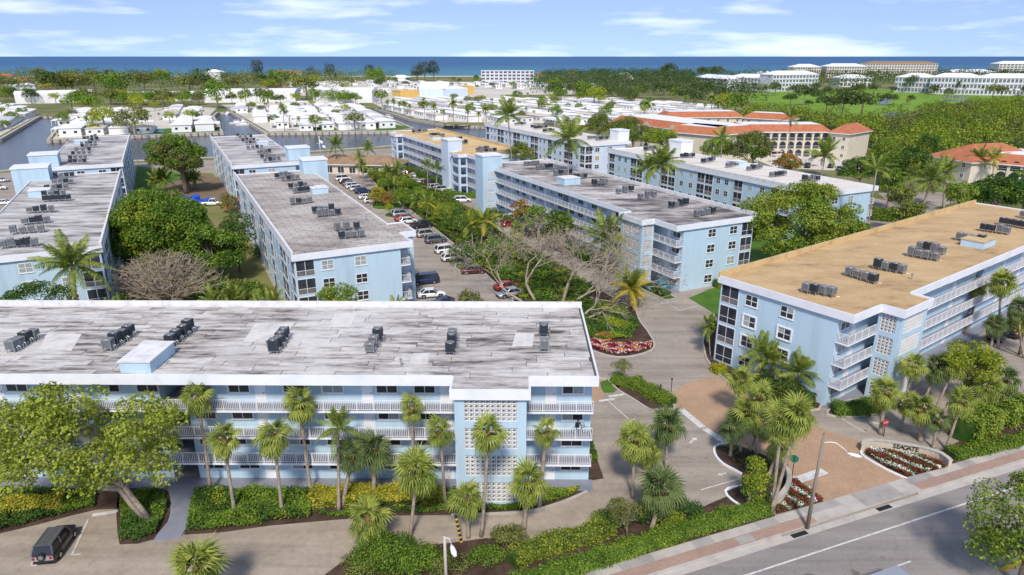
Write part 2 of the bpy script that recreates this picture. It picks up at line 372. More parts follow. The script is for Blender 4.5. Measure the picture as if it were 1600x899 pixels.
# ------------------------------------------------------------------ mesh helpers
BOXF = ((0, 3, 2, 1), (4, 5, 6, 7), (0, 1, 5, 4), (1, 2, 6, 5), (2, 3, 7, 6), (3, 0, 4, 7))
class MB:
    def __init__(s): s.v = []; s.f = []; s.m = []
    def box(s, x0, y0, z0, x1, y1, z1, m=0, skip=()):
        n = len(s.v)
        s.v += [(x0, y0, z0), (x1, y0, z0), (x1, y1, z0), (x0, y1, z0), (x0, y0, z1), (x1, y0, z1), (x1, y1, z1), (x0, y1, z1)]
        for i, f in enumerate(BOXF):
            if i in skip: continue
            s.f.append(tuple(n + k for k in f)); s.m.append(m)
    def prism(s, pts, z0, z1, m=0, mt=None, bottom=False):
        n = len(s.v); k = len(pts)
        ar = sum(pts[i][0] * pts[(i + 1) % k][1] - pts[(i + 1) % k][0] * pts[i][1] for i in range(k))
        if ar < 0: pts = pts[::-1]
        s.v += [(p[0], p[1], z0) for p in pts] + [(p[0], p[1], z1) for p in pts]
        s.f.append(tuple(range(n + k, n + 2 * k))); s.m.append(m if mt is None else mt)
        if bottom: s.f.append(tuple(range(n + k - 1, n - 1, -1))); s.m.append(m)
        for i in range(k):
            j = (i + 1) % k
            s.f.append((n + i, n + j, n + k + j, n + k + i)); s.m.append(m)
    def poly(s, pts, m=0):
        n = len(s.v); s.v += [tuple(p) for p in pts]; s.f.append(tuple(range(n, n + len(pts)))); s.m.append(m)
    def tube(s, path, rad, k=6, m=0, cap=True):
        """tapered tube along a list of points"""
        path = [Vector(p) for p in path]
        n0 = len(s.v); L = len(path)
        for i, p in enumerate(path):
            d = (path[min(i + 1, L - 1)] - path[max(i - 1, 0)]).normalized()
            a = d.cross(Vector((0, 0, 1)) if abs(d.z) < 0.9 else Vector((1, 0, 0))).normalized()
            b = d.cross(a)
            r = rad[i] if isinstance(rad, (list, tuple)) else rad
            for j in range(k):
                t = 2 * math.pi * j / k
                q = p + (a * math.cos(t) + b * math.sin(t)) * r
                s.v.append((q.x, q.y, q.z))
        for i in range(L - 1):
            for j in range(k):
                j2 = (j + 1) % k
                s.f.append((n0 + i * k + j2, n0 + i * k + j, n0 + (i + 1) * k + j, n0 + (i + 1) * k + j2)); s.m.append(m)
        if cap:
            s.f.append(tuple(n0 + (L - 1) * k + j for j in range(k - 1, -1, -1))); s.m.append(m)
            s.f.append(tuple(n0 + j for j in range(k))); s.m.append(m)
    def mesh(s, name, mats, smooth=False):
        me = bpy.data.meshes.new(name)
        me.from_pydata(s.v, [], s.f)
        for m in (mats if isinstance(mats, (list, tuple)) else [mats]): me.materials.append(m)
        if any(s.m): me.polygons.foreach_set('material_index', s.m)
        if smooth: me.polygons.foreach_set('use_smooth', [True] * len(s.f))
        me.update()
        return me
def link(name, data, parent=None, loc=(0, 0, 0), rz=0.0, scale=None):
    o = bpy.data.objects.new(name, data)
    C.objects.link(o)
    o.location = loc
    if rz: o.rotation_euler = (0, 0, rz)
    if scale is not None: o.scale = scale if isinstance(scale, (tuple, list, Vector)) else (scale,) * 3
    if parent is not None: o.parent = parent
    return o
def part(name, mb, mats, parent, smooth=False, **kw):
    return link(name, mb.mesh(name, mats, smooth), parent, **kw)
def tag(o, label, cat, group=None):
    o['label'] = label; o['category'] = cat
    if group: o['group'] = group
    return o
def thing(name, label, cat, loc=(0, 0, 0), rz=0.0, group=None, scale=None):
    return tag(link(name, None, None, loc, rz, scale), label, cat, group)
def structure(name, mb, mats, parent=None):
    o = part(name, mb, mats, parent)
    if parent is None: o['kind'] = 'structure'
    return o
def stuff(o, label=None):
    o['kind'] = 'stuff'
    if label: o['label'] = label
    return o
def quads_mesh(name, V, mats, midx=None, nper=4):
    """many loose leaf faces from an (n, nper, 3) array"""
    n = V.shape[0]
    me = bpy.data.meshes.new(name)
    me.vertices.add(n * nper); me.vertices.foreach_set('co', V.reshape(-1).astype(np.float32))
    me.loops.add(n * nper); me.loops.foreach_set('vertex_index', np.arange(n * nper, dtype=np.int32))
    me.polygons.add(n)
    me.polygons.foreach_set('loop_start', np.arange(0, n * nper, nper, dtype=np.int32))
    me.polygons.foreach_set('loop_total', np.full(n, nper, dtype=np.int32))
    for m in (mats if isinstance(mats, (list, tuple)) else [mats]): me.materials.append(m)
    if midx is not None: me.polygons.foreach_set('material_index', midx.astype(np.int32))
    me.update(calc_edges=True)
    return me
def leaves(P, N, size, jitter=0.6, aspect=0.6, up=0.3):
    """rhombus leaves at points P facing roughly along N"""
    n = len(P)
    D = N + rng.normal(0, jitter, (n, 3)); D[:, 2] += up
    D /= np.linalg.norm(D, axis=1, keepdims=True) + 1e-9
    T = np.cross(D, rng.normal(0, 1, (n, 3))); T /= np.linalg.norm(T, axis=1, keepdims=True) + 1e-9
    B = np.cross(D, T)
    s = (size * rng.uniform(0.65, 1.3, n))[:, None]
    a = T * s * 0.5; b = B * s * 0.5 * aspect
    bend = D * s * 0.12
    return np.stack([P - a - bend, P - b + bend * 0.5, P + a - bend, P + b + bend * 0.5], 1)
def sphere_pts(n):
    v = rng.normal(0, 1, (n, 3)); return v / np.linalg.norm(v, axis=1, keepdims=True)
def blob_leaves(blobs, per, size, jitter=0.6, aspect=0.6, shell=(0.72, 1.05), low=-0.55):
    """leaf clumps: blobs = list of (cx,cy,cz,r[,zs])"""
    out = []
    for bl in blobs:
        cx_, cy_, cz_, r = bl[:4]; zs = bl[4] if len(bl) > 4 else 0.8
        n = max(6, int(per * (r ** 2)))
        d = sphere_pts(int(n * 1.5)); d = d[d[:, 2] > low][:n]
        rr = rng.uniform(shell[0], shell[1], len(d))[:, None] * r
        P = d * rr * np.array([1, 1, zs]) + np.array([cx_, cy_, cz_])
        out.append(leaves(P, d, size, jitter, aspect))
    return np.concatenate(out, 0)
# ------------------------------------------------------------------ windows, screens, doors (shared meshes)
_cache = {}
def cached(key, fn):
    if key not in _cache: _cache[key] = fn()
    return _cache[key]
def frame_mesh(w, h, cols, rows, bw=0.06, out=0.06, sill=True, m='rail', rowcut=None, surround=0.0):
    def mk():
        b = MB()
        x0, x1 = -w / 2, w / 2
        if surround:
            s_ = surround
            b.box(x0 - s_, -out - 0.07, -s_, x0, 0, h + s_); b.box(x1, -out - 0.07, -s_, x1 + s_, 0, h + s_)
            b.box(x0, -out - 0.07, -s_, x1, 0, 0); b.box(x0, -out - 0.07, h, x1, 0, h + s_)
        b.box(x0, -out, 0, x0 + bw, 0, h); b.box(x1 - bw, -out, 0, x1, 0, h)
        b.box(x0 + bw, -out, 0, x1 - bw, 0, bw); b.box(x0 + bw, -out, h - bw, x1 - bw, 0, h)
        for i in range(1, cols):
            c = x0 + w * i / cols; b.box(c - bw * .45, -out + 0.004, bw, c + bw * .45, 0, h - bw)
        for j in range(1, rows):
            z = h * j / rows if rowcut is None else rowcut
            for i in range(cols):
                a = x0 + w * i / cols + (bw if i == 0 else bw * .45); e = x0 + w * (i + 1) / cols - (bw if i == cols - 1 else bw * .45)
                b.box(a, -out + 0.008, z - bw * .4, e, 0, z + bw * .4)
        if sill: b.box(x0 - 0.06, -out - 0.05, -0.07, x1 + 0.06, 0, -0.004)
        return b.mesh('frame', M[m])
    return cached(('fr', w, h, cols, rows, bw, out, sill, m, rowcut, surround), mk)
def pane_mesh(w, h, m):
    def mk():
        b = MB(); b.box(-w / 2, -0.03, 0, w / 2, -0.008, h); return b.mesh('pane', M[m])
    return cached(('pn', round(w, 3), round(h, 3), m), mk)
def window(parent, pos, rz, w=1.5, h=1.3, cols=2, rows=2, mats=('glass',), split=False, **kw):
    o = link('window', frame_mesh(w, h, cols, rows, **kw), parent, pos, rz)
    bw = kw.get('bw', 0.06)
    if split:
        for i in range(cols):
            for j in range(rows):
                pw, ph = w / cols - bw, h / rows - bw
                link('pane', pane_mesh(pw, ph, random.choice(mats)), o, (-w / 2 + w * (i + .5) / cols, 0, h * (j + .5) / rows - ph / 2))
    else:
        link('pane', pane_mesh(w - bw, h - bw, random.choice(mats)), o, (0, 0, bw / 2))
    return o
def screen_bay(parent, pos, rz, w=2.8, h=2.35, cols=2):
    o = link('balcony_screen', frame_mesh(w, h, cols, 2, bw=0.075, out=0.045, sill=False, rowcut=h * 0.36), parent, pos, rz)
    link('screen_panel', pane_mesh(w - .1, h * 0.64 - .08, 'screen'), o, (0, 0, h * 0.36 + .04))
    link('lower_panel', pane_mesh(w - .1, h * 0.36 - .05, random.choice(('screenlow', 'screenlow', 'screen'))), o, (0, 0, .02))
    return o
def door_mesh():
    b = MB(); b.box(-.5, -.05, 0, -.44, 0, 2.1); b.box(.44, -.05, 0, .5, 0, 2.1); b.box(-.44, -.05, 2.04, .44, 0, 2.1)
    b.box(-.44, -.03, 0, .44, 0, 2.04)
    return b.mesh('door', M['white'])
DOOR = door_mesh()
b = MB(); b.box(-.02, -.09, 0, .02, -.03, .12); HANDLE = b.mesh('handle', M['black'])
def door(parent, pos, rz, handle=True):
    o = link('door', DOOR, parent, pos, rz)
    if handle: link('handle', HANDLE, o, (.32, 0, .95))
    return o
def block_mesh():
    b = MB()
    for (x0, z0, x1, z1) in ((-.5, -.5, .5, -.42), (-.5, .42, .5, .5), (-.5, -.42, -.42, .42), (.42, -.42, .5, .42)):
        b.box(x0, 0, z0, x1, .22, z1)
    for k in range(8):
        a0, a1 = math.pi / 4 * k, math.pi / 4 * (k + 1)
        p = [(.33 * math.cos(a), .33 * math.sin(a) * (1 if True else 1)) for a in (a0, a1)]; q = [(.22 * math.cos(a), .22 * math.sin(a)) for a in (a0, a1)]
        if k in (4, 5): continue
        n = len(b.v)
        b.v += [(p[0][0], .03, p[0][1]), (p[1][0], .03, p[1][1]), (q[1][0], .03, q[1][1]), (q[0][0], .03, q[0][1]),
                (p[0][0], .2, p[0][1]), (p[1][0], .2, p[1][1]), (q[1][0], .2, q[1][1]), (q[0][0], .2, q[0][1])]
        for f in BOXF: b.f.append(tuple(n + i for i in f)); b.m.append(0)
    b.box(-.42, .04, -.05, -.3, .2, .05); b.box(.3, .04, -.05, .42, .2, .05); b.box(-.05, .04, .3, .05, .2, .42)
    return b.mesh('breeze_block', M['block'])
BLOCK = block_mesh()

# ------------------------------------------------------------------ blue four-storey apartment house
BW, FH, ROOFB, DECK = 17.0, 2.7, 10.8, 11.55
def apartment(label, org, ang, L=76.0, cor='S', roof='roofA', wall='blue', towers=(5.6,), elev=(), hatch=None, par='parapet',
              show_cor=False, show_screen=False, show_near=True, near='win', bal=0.3, baw=0.07, sheets=False, blocks=True, split=False, endwin=None, lobby=True):
    root = thing('apartment_building', label, 'apartment building', (org[0], org[1], 0), ang, 'blue apartment buildings of the complex')
    Y = (lambda d: d) if cor == 'S' else (lambda d: BW - d)
    co, cs = ((0.0, math.pi) if cor == 'S' else (math.pi, 0.0))     # rotation of items on corridor wall / opposite wall
    def box(b, x0, d0, z0, x1, d1, z1, m=0):
        y0, y1 = sorted((Y(d0), Y(d1))); b.box(x0, y0, z0, x1, y1, z1, m)
    wm = M[wall]
    w = MB()
    if lobby:
        box(w, 0, 1.5, 0, L / 2 - 1.2, BW, ROOFB - .01); box(w, L / 2 + 1.2, 1.5, 0, L, BW, ROOFB - .01); box(w, L / 2 - 1.2, 5, 0, L / 2 + 1.2, BW, ROOFB - .01)
    else: box(w, 0, 1.5, 0, L, BW, ROOFB - .01)
    part('wall', w, wm, root)
    if lobby:
        for k in range(1, 4):
            f = MB(); box(f, L / 2 - 1.2, 1.5, FH * k - .2, L / 2 + 1.2, 5, FH * k); part('landing', f, M['corr'], root)
    g = MB(); box(g, -.3, -.25, 0, L + .3, 1.5, .12); part('walkway', g, M['corr'], root)
    spans = [(0.0, L)]
    for t in towers:
        nx = []
        for a, e in spans:
            if t + 6.8 < a or t > e: nx.append((a, e)); continue
            if t + .35 - a > .3: nx.append((a, t + .35))
            if e - (t + 6.45) > .3: nx.append((t + 6.45, e))
        spans = nx
    for k in range(1, 4):
        z = FH * k
        s_ = MB(); box(s_, -.02, 0, z - .2, L + .02, 1.49, z)
        part('floor_slab', s_, [M['white']], root)
        s2 = MB(); box(s2, .03, .04, z + .002, L - .03, 1.49, z + .012); part('corridor_floor', s2, M['corr'], root)
        for a, e in spans:
            r = MB()
            box(r, a, .04, z + 1.02, e, .10, z + 1.07); box(r, a, .05, z + .10, e, .09, z + .14)
            n = max(1, round((e - a) / 1.5))
            for i in range(n + 1):
                x = a + (e - a) * i / n; box(r, max(a, x - .03), .035, z + .012, min(e, x + .03), .095, z + 1.019)
            n = int((e - a) / bal)
            for i in range(1, n):
                x = a + (e - a) * i / n; box(r, x - baw / 2, .06, z + .14, x + baw / 2, .08, z + 1.02)
            if a == 0:
                box(r, .04, .12, z + 1.02, .10, 1.49, z + 1.07); box(r, .05, .12, z + .10, .09, 1.49, z + .14)
                for i in range(int(1.3 / bal)): box(r, .06, .2 + i * bal, z + .14, .08, .2 + i * bal + baw, z + 1.02)
            part('railing', r, M['rail'], root)
    # roof: white fascia, felt deck, raised back edge
    r = MB(); ov = .35
    box(r, -ov, -ov, ROOFB, L + ov, BW + ov, DECK)
    lip = .2
    fr = [(-ov, L + ov)]
    for t in towers:
        nx = []
        for a, e in fr:
            if t >= e or t + 6.8 <= a: nx.append((a, e)); continue
            if t > a: nx.append((a, t))
            if t + 6.8 < e: nx.append((t + 6.8, e))
        fr = nx
    for a, e in fr: box(r, a, -ov, DECK, e, -ov + .18, DECK + lip)
    box(r, -ov, -ov + .18, DECK, -ov + .18, BW + ov - .3, DECK + lip); box(r, L + ov - .18, -ov + .18, DECK, L + ov, BW + ov - .3, DECK + lip)
    for t in towers:
        box(r, t, -2.9, ROOFB, t + 6.8, -ov - .002, DECK)
        box(r, t, -2.9, DECK, t + 6.8, -2.72, DECK + lip); box(r, t, -2.72, DECK, t + .18, -ov, DECK + lip); box(r, t + 6.62, -2.72, DECK, t + 6.8, -ov, DECK + lip)
    box(r, -ov, BW + ov - .3, DECK, L + ov, BW + ov, DECK + .7, 1)
    ro = part('roof', r, [M['fascia'], M[par]], root)
    d = MB(); zt = DECK + .005
    def sheet(b, x0, d0, x1, d1, z):
        y0, y1 = sorted((Y(d0), Y(d1))); b.poly([(x0, y0, z), (x1, y0, z), (x1, y1, z), (x0, y1, z)])
    sheet(d, -ov + .18, -ov + .18, L + ov - .18, BW + ov - .3, zt)
    part('felt_deck', d, M['seam' if sheets else roof], ro)
    for t in towers:
        d2 = MB(); sheet(d2, t + .18, -2.72, t + 6.62, -ov + .18 - .001, zt + .001); part('tower_deck', d2, M[roof], ro)
    if sheets:
        bx = MB(); bx.box(0, 0, 0, 1, 1, 1, skip=(0,)); bm_ = bx.mesh('roofing_sheet', M[roof])
        nrow = 16; dh = (BW + 2 * ov - .6) / nrow
        for i in range(nrow):
            x = sheets + random.uniform(-5, 0)
            while x < L:
                ln = random.uniform(4.5, 8.5); x1 = min(x + ln, L + ov - .3)
                if x1 - x > .8:
                    o = link('roofing_sheet', bm_, ro, (x, -ov + .2 + i * dh, DECK + .006), 0, (x1 - x - .05, dh - .035, random.uniform(.03, .06)))
                    o.rotation_euler = (0, R_(random.uniform(-.15, .15)), R_(random.uniform(-.2, .2)))
                x += ln
    # stair towers faced with pierced blocks
    for ti, t in enumerate(towers):
        x0, x1, f0 = t + .35, t + 6.45, -2.55
        tw = MB()
        def frame(b, axis, c0, c1, fixed, thick, z0, z1, op):
            """wall slab with four openings; axis 'x': runs along x at depth fixed; axis 'd': runs along depth at x fixed"""
            a, e = op
            def bb(p, q, za, zb):
                if axis == 'x': box(b, p, fixed, za, q, fixed + thick, zb)
                else: box(b, fixed, p, za, fixed + thick, q, zb)
            bb(c0, a, z0, z1); bb(e, c1, z0, z1)
            zs = [z0]
            for k in range(4): zs += [FH * k + .5, FH * k + 2.55]
            zs.append(z1)
            for i in range(0, len(zs), 2): bb(a, e, zs[i], zs[i + 1])
        frame(tw, 'x', x0, x1, f0, .25, 0, ROOFB, (x0 + .8, x1 - .75))
        frame(tw, 'd', f0 + .25, 0.0, x0, .25, 0, ROOFB, (f0 + .55, -.35))
        frame(tw, 'd', f0 + .25, 0.0, x1 - .25, .25, 0, ROOFB, (f0 + .55, -.35))
        for k in range(1, 4): box(tw, x0 + .25, f0 + .25, FH * k - .1, x1 - .25, 0, FH * k + .1)
        st = part('stair_tower', tw, wm, root)
        if blocks:
            def fill(n_c, n_r, org_, step, rz, cw, ch):
                for k in range(4):
                    for i in range(n_c):
                        for j in range(n_r):
                            p = (org_[0] + step[0] * (i + .5), org_[1] + step[1] * (i + .5), FH * k + .5 + ch * (j + .5))
                            link('breeze_block', BLOCK, st, p, rz, (cw, .6, ch))
            wf = x1 - .75 - x0 - .8; nc = round(wf / .46); cw = wf / nc; ch = 2.05 / 5
            sgn = 1 if cor == 'S' else -1
            if cor == 'S': fill(nc, 5, (x0 + .8, f0 + .04), (cw, 0), 0, cw, ch)
            else: fill(nc, 5, (x0 + .8, BW - f0 - .04), (cw, 0), math.pi, cw, ch)
            ws = -.35 - f0 - .55; ns_ = round(ws / .46); cs_ = ws / ns_
            if cor == 'S': fill(ns_, 5, (x0 + .04, f0 + .55), (0, cs_), -math.pi / 2, cs_, ch)
            else: fill(ns_, 5, (x0 + .04, BW - f0 - .55), (0, -cs_), -math.pi / 2, cs_, ch)
    for (ex0, ex1, d0, d1, zt_) in elev:
        e = MB(); box(e, ex0, d0, 0, ex1, d1, zt_)
        eo = part('lift_tower', e, wm if towers else M['white'], root)
        cp = MB(); box(cp, ex0 - .15, d0 - .15, zt_, ex1 + .15, d1 + .15, zt_ + .35); link('tower_cap', cp.mesh('tower_cap', M['fascia']), eo)
    if hatch:
        x, dd, lx, ld, hh = hatch
        h_ = MB(); box(h_, x - lx / 2, dd - ld / 2, DECK + .01, x + lx / 2, dd + ld / 2, DECK + hh)
        ho = part('roof_hatch', h_, wm, root)
        cp = MB(); box(cp, x - lx / 2 - .1, dd - ld / 2 - .1, DECK + hh, x + lx / 2 + .1, dd + ld / 2 + .1, DECK + hh + .12); part('hatch_lid', cp, M[par], ho)
    GM = ('glass', 'glass', 'glass', 'blind')
    if show_cor:
        x = 1.7; items = [('w', 1.7), ('d', 3.7)]
        base = 13.2; seq = [('d', 0), ('w', 1.9), ('w', 5.3), ('d', 7.1), ('w', 10.2), ('w', 13.7)]
        j = 0
        while base + 16.8 * (j // 6) + seq[j % 6][1] < L - 1:
            items.append((seq[j % 6][0], base + 16.8 * (j // 6) + seq[j % 6][1])); j += 1
        for k in range(4):
            z = FH * k + (.13 if k == 0 else .02)
            for t, x in items:
                if lobby and abs(x - L / 2) < 2.0: continue
                if any(tt - .2 < x < tt + 7 for tt in towers) and x > 5: continue
                y = Y(1.5)
                if t == 'd': door(root, (x, y, z), co, bal < .2)
                else: window(root, (x, y, z + 1.0), co, 1.95, .98, 2, 1, GM, split=(bal < .2), bw=.07)
    if show_screen:
        y = Y(BW)
        lay = [('s', 1.45, 2.6), ('w', 4.6), ('s', 8.6, 2.7), ('s', 11.5, 2.7), ('w', 15.3), ('w', 19), ('s', 22.6, 2.7), ('w', 26.4), ('w', 29.2), ('s', 32.4, 2.7), ('s', 35.3, 2.7), ('w', 38.9), ('w', 42.4),
               ('s', 46.4, 2.7), ('s', 49.3, 2.7), ('w', 53), ('w', 56.5), ('s', 60.3, 2.7), ('s', 63.2, 2.7), ('w', 67), ('w', 70), ('s', 73.8, 2.7)]
        for k in range(4):
            for it in lay:
                if it[1] > L - 1.2: continue
                if it[0] == 's': screen_bay(root, (it[1], y, FH * k + .25), cs, it[2])
                else: window(root, (it[1], y, FH * k + .95), cs, 1.35, 1.3, 2, 2, GM, bw=.07, out=.04, sill=False)
    if show_near:
        rz = -math.pi / 2
        for k in range(4):
            if near == 'win':
                screen_bay(root, (0, Y(BW - 1.45), FH * k + .25), rz, 2.6)
                for i, dd in enumerate((12.4, 7.6) if endwin is None else endwin):
                    ms = ('curtain',) if (near == 'win' and roof == 'roofE' and k == 2 and wall == 'paleblue') else GM
                    window(root, (0, Y(dd), FH * k + .8), rz, 1.75, 1.45, 2, 2, ms, split=split, bw=.09, surround=(.13 if split and k in (1, 2, 0) and (k, i) != (0, 0) else 0))

    root['frame'] = cor
    return root, Y

def local(org, ang, x, y, z=0):
    return Vector((org[0] + x * math.cos(ang) - y * math.sin(ang), org[1] + x * math.sin(ang) + y * math.cos(ang), z))
AA = R_(116.6)
SPEC = {
 'F': dict(label='long blue apartment house with white balconies and a streaked white roof', org=(-68.8, 54.45), ang=R_(-.5)),
}
F_ORG, F_ANG, F_L = (-68.8, 54.45), R_(-.5), 76.0
# the front house is counted from its far end so its stair tower sits near the entrance drive
rootF, YF = apartment('long blue apartment house with streaked white roof and palms before its balconies', F_ORG, F_ANG, cor='S', roof='roofF',
    towers=(76 - 12.4,), hatch=None, show_cor=False, show_near=False, bal=.16, baw=.04, sheets=2.0)
def f_facade():
    items = [('w', 1.7), ('d', 3.7)]
    seq = [('d', 0), ('w', 1.9), ('w', 5.3), ('d', 7.1), ('w', 10.2), ('w', 13.7)]
    for j in range(24): items.append((seq[j % 6][0], 13.2 + 16.8 * (j // 6) + seq[j % 6][1]))
    for k in range(4):
        for t, x in items:
            x = F_L - x
            if x < 1 or abs(x - F_L / 2) < 2: continue
            z = FH * k + (.13 if k == 0 else .02)
            if t == 'd': door(rootF, (x, 1.5, z), 0)
            else: window(rootF, (x, 1.5, z + 1.02), 0, 1.95, .98, 2, 1, ('glass', 'glass', 'blind'), split=True, bw=.07, surround=.07)
f_facade()
M['patch'] = plain('fresh_white_felt_patch', (0.64, 0.615, 0.575), 0.9, var=0.16, vs=0.7)
for q_ in (((380, 534), (399, 506), (461, 505), (447, 521), (420, 534)), ((514, 511), (523, 489), (558, 489), (548, 511)), ((800, 541), (806, 520), (835, 521), (832, 541)), ((60, 546), (74, 522), (128, 522), (112, 548)), ((640, 569), (646, 552), (672, 552), (668, 569))):
    pm_ = MB(); iv = Matrix.Rotation(-F_ANG, 4, 'Z'); pts_ = []
    for uv in q_:
        g_ = G(*uv, DECK + .08); v_ = iv @ Vector((g_.x - F_ORG[0], g_.y - F_ORG[1], 0)); pts_.append((v_.x, v_.y))
    pm_.prism(pts_, DECK + .06, DECK + .085); part('roof_patch', pm_, M['patch'], [c_ for c_ in rootF.children if c_.name.startswith('roof')][0])
hx = MB(); hx.box(-1.35, -2.2, 0, 1.35, 2.2, 1.05)
_h = G(232, 563, DECK + .3); 
ho = part('roof_hatch', hx, M['blue'], rootF)
_r = Matrix.Rotation(-F_ANG, 4, 'Z') @ Vector((_h.x - F_ORG[0], _h.y - F_ORG[1], 0))
ho.location = (_r.x, _r.y, DECK + .05); 
hx = MB(); hx.box(-1.45, -2.3, 0, 1.45, 2.3, .12); part('hatch_lid', hx, M['parapet'], ho, loc=(0, 0, 1.05))

R_ORG, R_ANG = (36.7, 68.6), R_(36.5)
rootR, YR = apartment('blue apartment house with tan flat roof beside the flower bed entrance', R_ORG, R_ANG, cor='S', roof='roofT', par='tan', towers=(5.6,),
    hatch=(43.0, 4.2, 4.4, 3.0, 1.0), show_cor=True, bal=.17, baw=.045, split=True)
B1_ORG = (-15.4, 99.5)
rootB1, YB1 = apartment('blue apartment house with brown gridded roof between the bare tree mound and the car park', B1_ORG, AA, cor='S', roof='roofB',
    elev=((70.5, 75.5, -3.2, 2.5, 14.6),), hatch=(46, 4.0, 3.4, 3.2, 1.1), show_screen=True)
B2_ORG = (-55.8, 181.7)
rootB2, YB2 = apartment('blue apartment house with streaked roof reaching the canal behind the clubhouse parking', B2_ORG, AA, cor='S', roof='roofA', L=72,
    elev=((3.5, 8.5, -3.2, 2.5, 14.6),), hatch=(43, 4.0, 3.4, 3.2, 1.0), show_screen=True, blocks=False)
A1_ORG = (-60.4, 96.6)
rootA1, YA1 = apartment('blue apartment house with streaked grey roof behind the tall feather palm', A1_ORG, AA, cor='N', roof='roofA',
    elev=((70.0, 76.0, -3.4, 3.5, 14.4),), hatch=(50, 4.0, 3.4, 3.6, 1.2), show_screen=True, blocks=False)
A2_ORG = (-101.4, 178.3)
rootA2, YA2 = apartment('blue apartment house with dark streaked roof standing at the wide canal corner', A2_ORG, AA, cor='N', roof='roofA', L=74,
    elev=((2.5, 8.5, -3.2, 3.0, 14.4),), hatch=(55, 4.0, 3.4, 3.6, 1.0), show_screen=True, blocks=False)
C2_ORG = (5.1, 198.2)
rootC2, YC2 = apartment('pale apartment house with yellow tan roof and a blank white end wall', C2_ORG, AA, cor='N', roof='roofC', par='tan', wall='paleblue',
    towers=(5.6, 64.0), elev=((14.0, 19.5, -2.6, 1.9, 14.6),), hatch=(45, 5.0, 3.4, 3.0, 1.0), show_cor=True, near='blank', blocks=False)
D1_ORG = (42.3, 116.8)
rootD1, YD1 = apartment('blue apartment house with dark stained roof and breeze block tower by the cyan car', D1_ORG, AA, cor='N', roof='roofD',
    towers=(5.6,), elev=(), hatch=(42, 4.5, 3.4, 4.0, 1.4), show_cor=True)
E2_ORG = (38.4, 226.8)
rootE2, YE2 = apartment('white ended apartment house with ochre curtains and rows of screened balconies', E2_ORG, AA, cor='S', roof='roofE', wall='paleblue',
    elev=((2.0, 7.0, -1.2, 3.0, 14.8),), hatch=(30, 6.0, 3.4, 3.4, 1.0), show_screen=True, blocks=False, towers=())
D2_ORG = (77.9, 145.2)
rootD2, YD2 = apartment('blue apartment house with grey roof and screened balconies behind the leafy tree', D2_ORG, AA, cor='S', roof='roofE',
    elev=((60.0, 65.5, -1.2, 3.0, 14.8),), hatch=(36, 5.0, 3.4, 3.6, 1.1), show_screen=True, blocks=False, towers=())
# lift tower with pierced panels at the far end of the stained-roof house
t0, t1, dl, dr = 70.0, 74.6, -3.4, 2.0
e = MB(); y0_, y1_ = sorted((YD1(dl), YD1(dr)))
e.box(t0, y0_, 0, t1, y1_, 14.4); eo = part('lift_tower', e, M['blue'], rootD1)
cp = MB(); cp.box(t0 - .15, y0_ - .15, 14.4, t1 + .15, y1_ + .15, 14.75); part('tower_cap', cp, M['fascia'], eo)
for k in range(4):
    for i in range(4):
        for j in range(5):
            link('breeze_block', BLOCK, eo, (t0 - .1, YD1(-1.1) - .46 * (i + .5) + 1.0, FH * k + .5 + .42 * (j + .5)), -math.pi / 2, (.46, .45, .42))
# ------------------------------------------------------------------ land, water, sky-side sea
def flat(name, pts, z, mat, side=None, depth=None):
    b = MB()
    pts = [(p[0], p[1]) for p in pts]
    if depth: b.prism(pts, z - depth, z, 1 if side else 0, 0)
    else:
        ar = sum(pts[i][0] * pts[(i + 1) % len(pts)][1] - pts[(i + 1) % len(pts)][0] * pts[i][1] for i in range(len(pts)))
        if ar < 0: pts = pts[::-1]
        b.poly([(x, y, z) for x, y in pts])
    return structure(name, b, [M[mat]] + ([M[side]] if side else []))
def PX(*uv, z=0): return [G(u, v, z) for u, v in uv]
def dense(pts, step=1.2, close=False):
    """Catmull-Rom through the points"""
    P = [Vector((p[0], p[1])) for p in pts]; n = len(P); out = []
    rngi = range(n if close else n - 1)
    for i in rngi:
        g = (lambda k: P[k % n]) if close else (lambda k: P[max(0, min(n - 1, k))])
        p0, p1, p2, p3 = g(i - 1), g(i), g(i + 1), g(i + 2)
        k = max(1, int((p2 - p1).length / step))
        for j in range(k):
            t = j / k
            out.append(0.5 * ((2 * p1) + (p2 - p0) * t + (2 * p0 - 5 * p1 + 4 * p2 - p3) * t * t + (3 * p1 - p0 - 3 * p2 + p3) * t ** 3))
    if not close: out.append(P[-1])
    return out
def strip(b, line, w, z0, z1, m=0, side=0):
    """raised strip of width w along a line (side: 0 centred, 1 to its left, -1 to its right)"""
    n = len(line); L_, R2 = [], []
    for i, p in enumerate(line):
        d = (line[min(i + 1, n - 1)] - line[max(i - 1, 0)]).normalized(); nn = Vector((-d.y, d.x))
        a, e = (w / 2, w / 2) if side == 0 else ((w, 0) if side == 1 else (0, w))
        L_.append(p + nn * a); R2.append(p - nn * e)
    for i in range(n - 1):
        k = len(b.v)
        q = [R2[i], R2[i + 1], L_[i + 1], L_[i]]
        b.v += [(v.x, v.y, z0) for v in q] + [(v.x, v.y, z1) for v in q]
        for fi in (1, 2, 4):
            b.f.append(tuple(k + j for j in BOXF[fi])); b.m.append(m)
        if i == 0: b.f.append(tuple(k + j for j in BOXF[5])); b.m.append(m)
        if i == n - 2: b.f.append(tuple(k + j for j in BOXF[3])); b.m.append(m)
def kerb(pts, w=.22, h=.15, mat='concrete', curve=True):
    b = MB(); line = dense(pts, .45) if curve else [Vector((p[0], p[1])) for p in pts]
    strip(b, line, w, 0, h)
    return structure('kerb', b, M[mat])

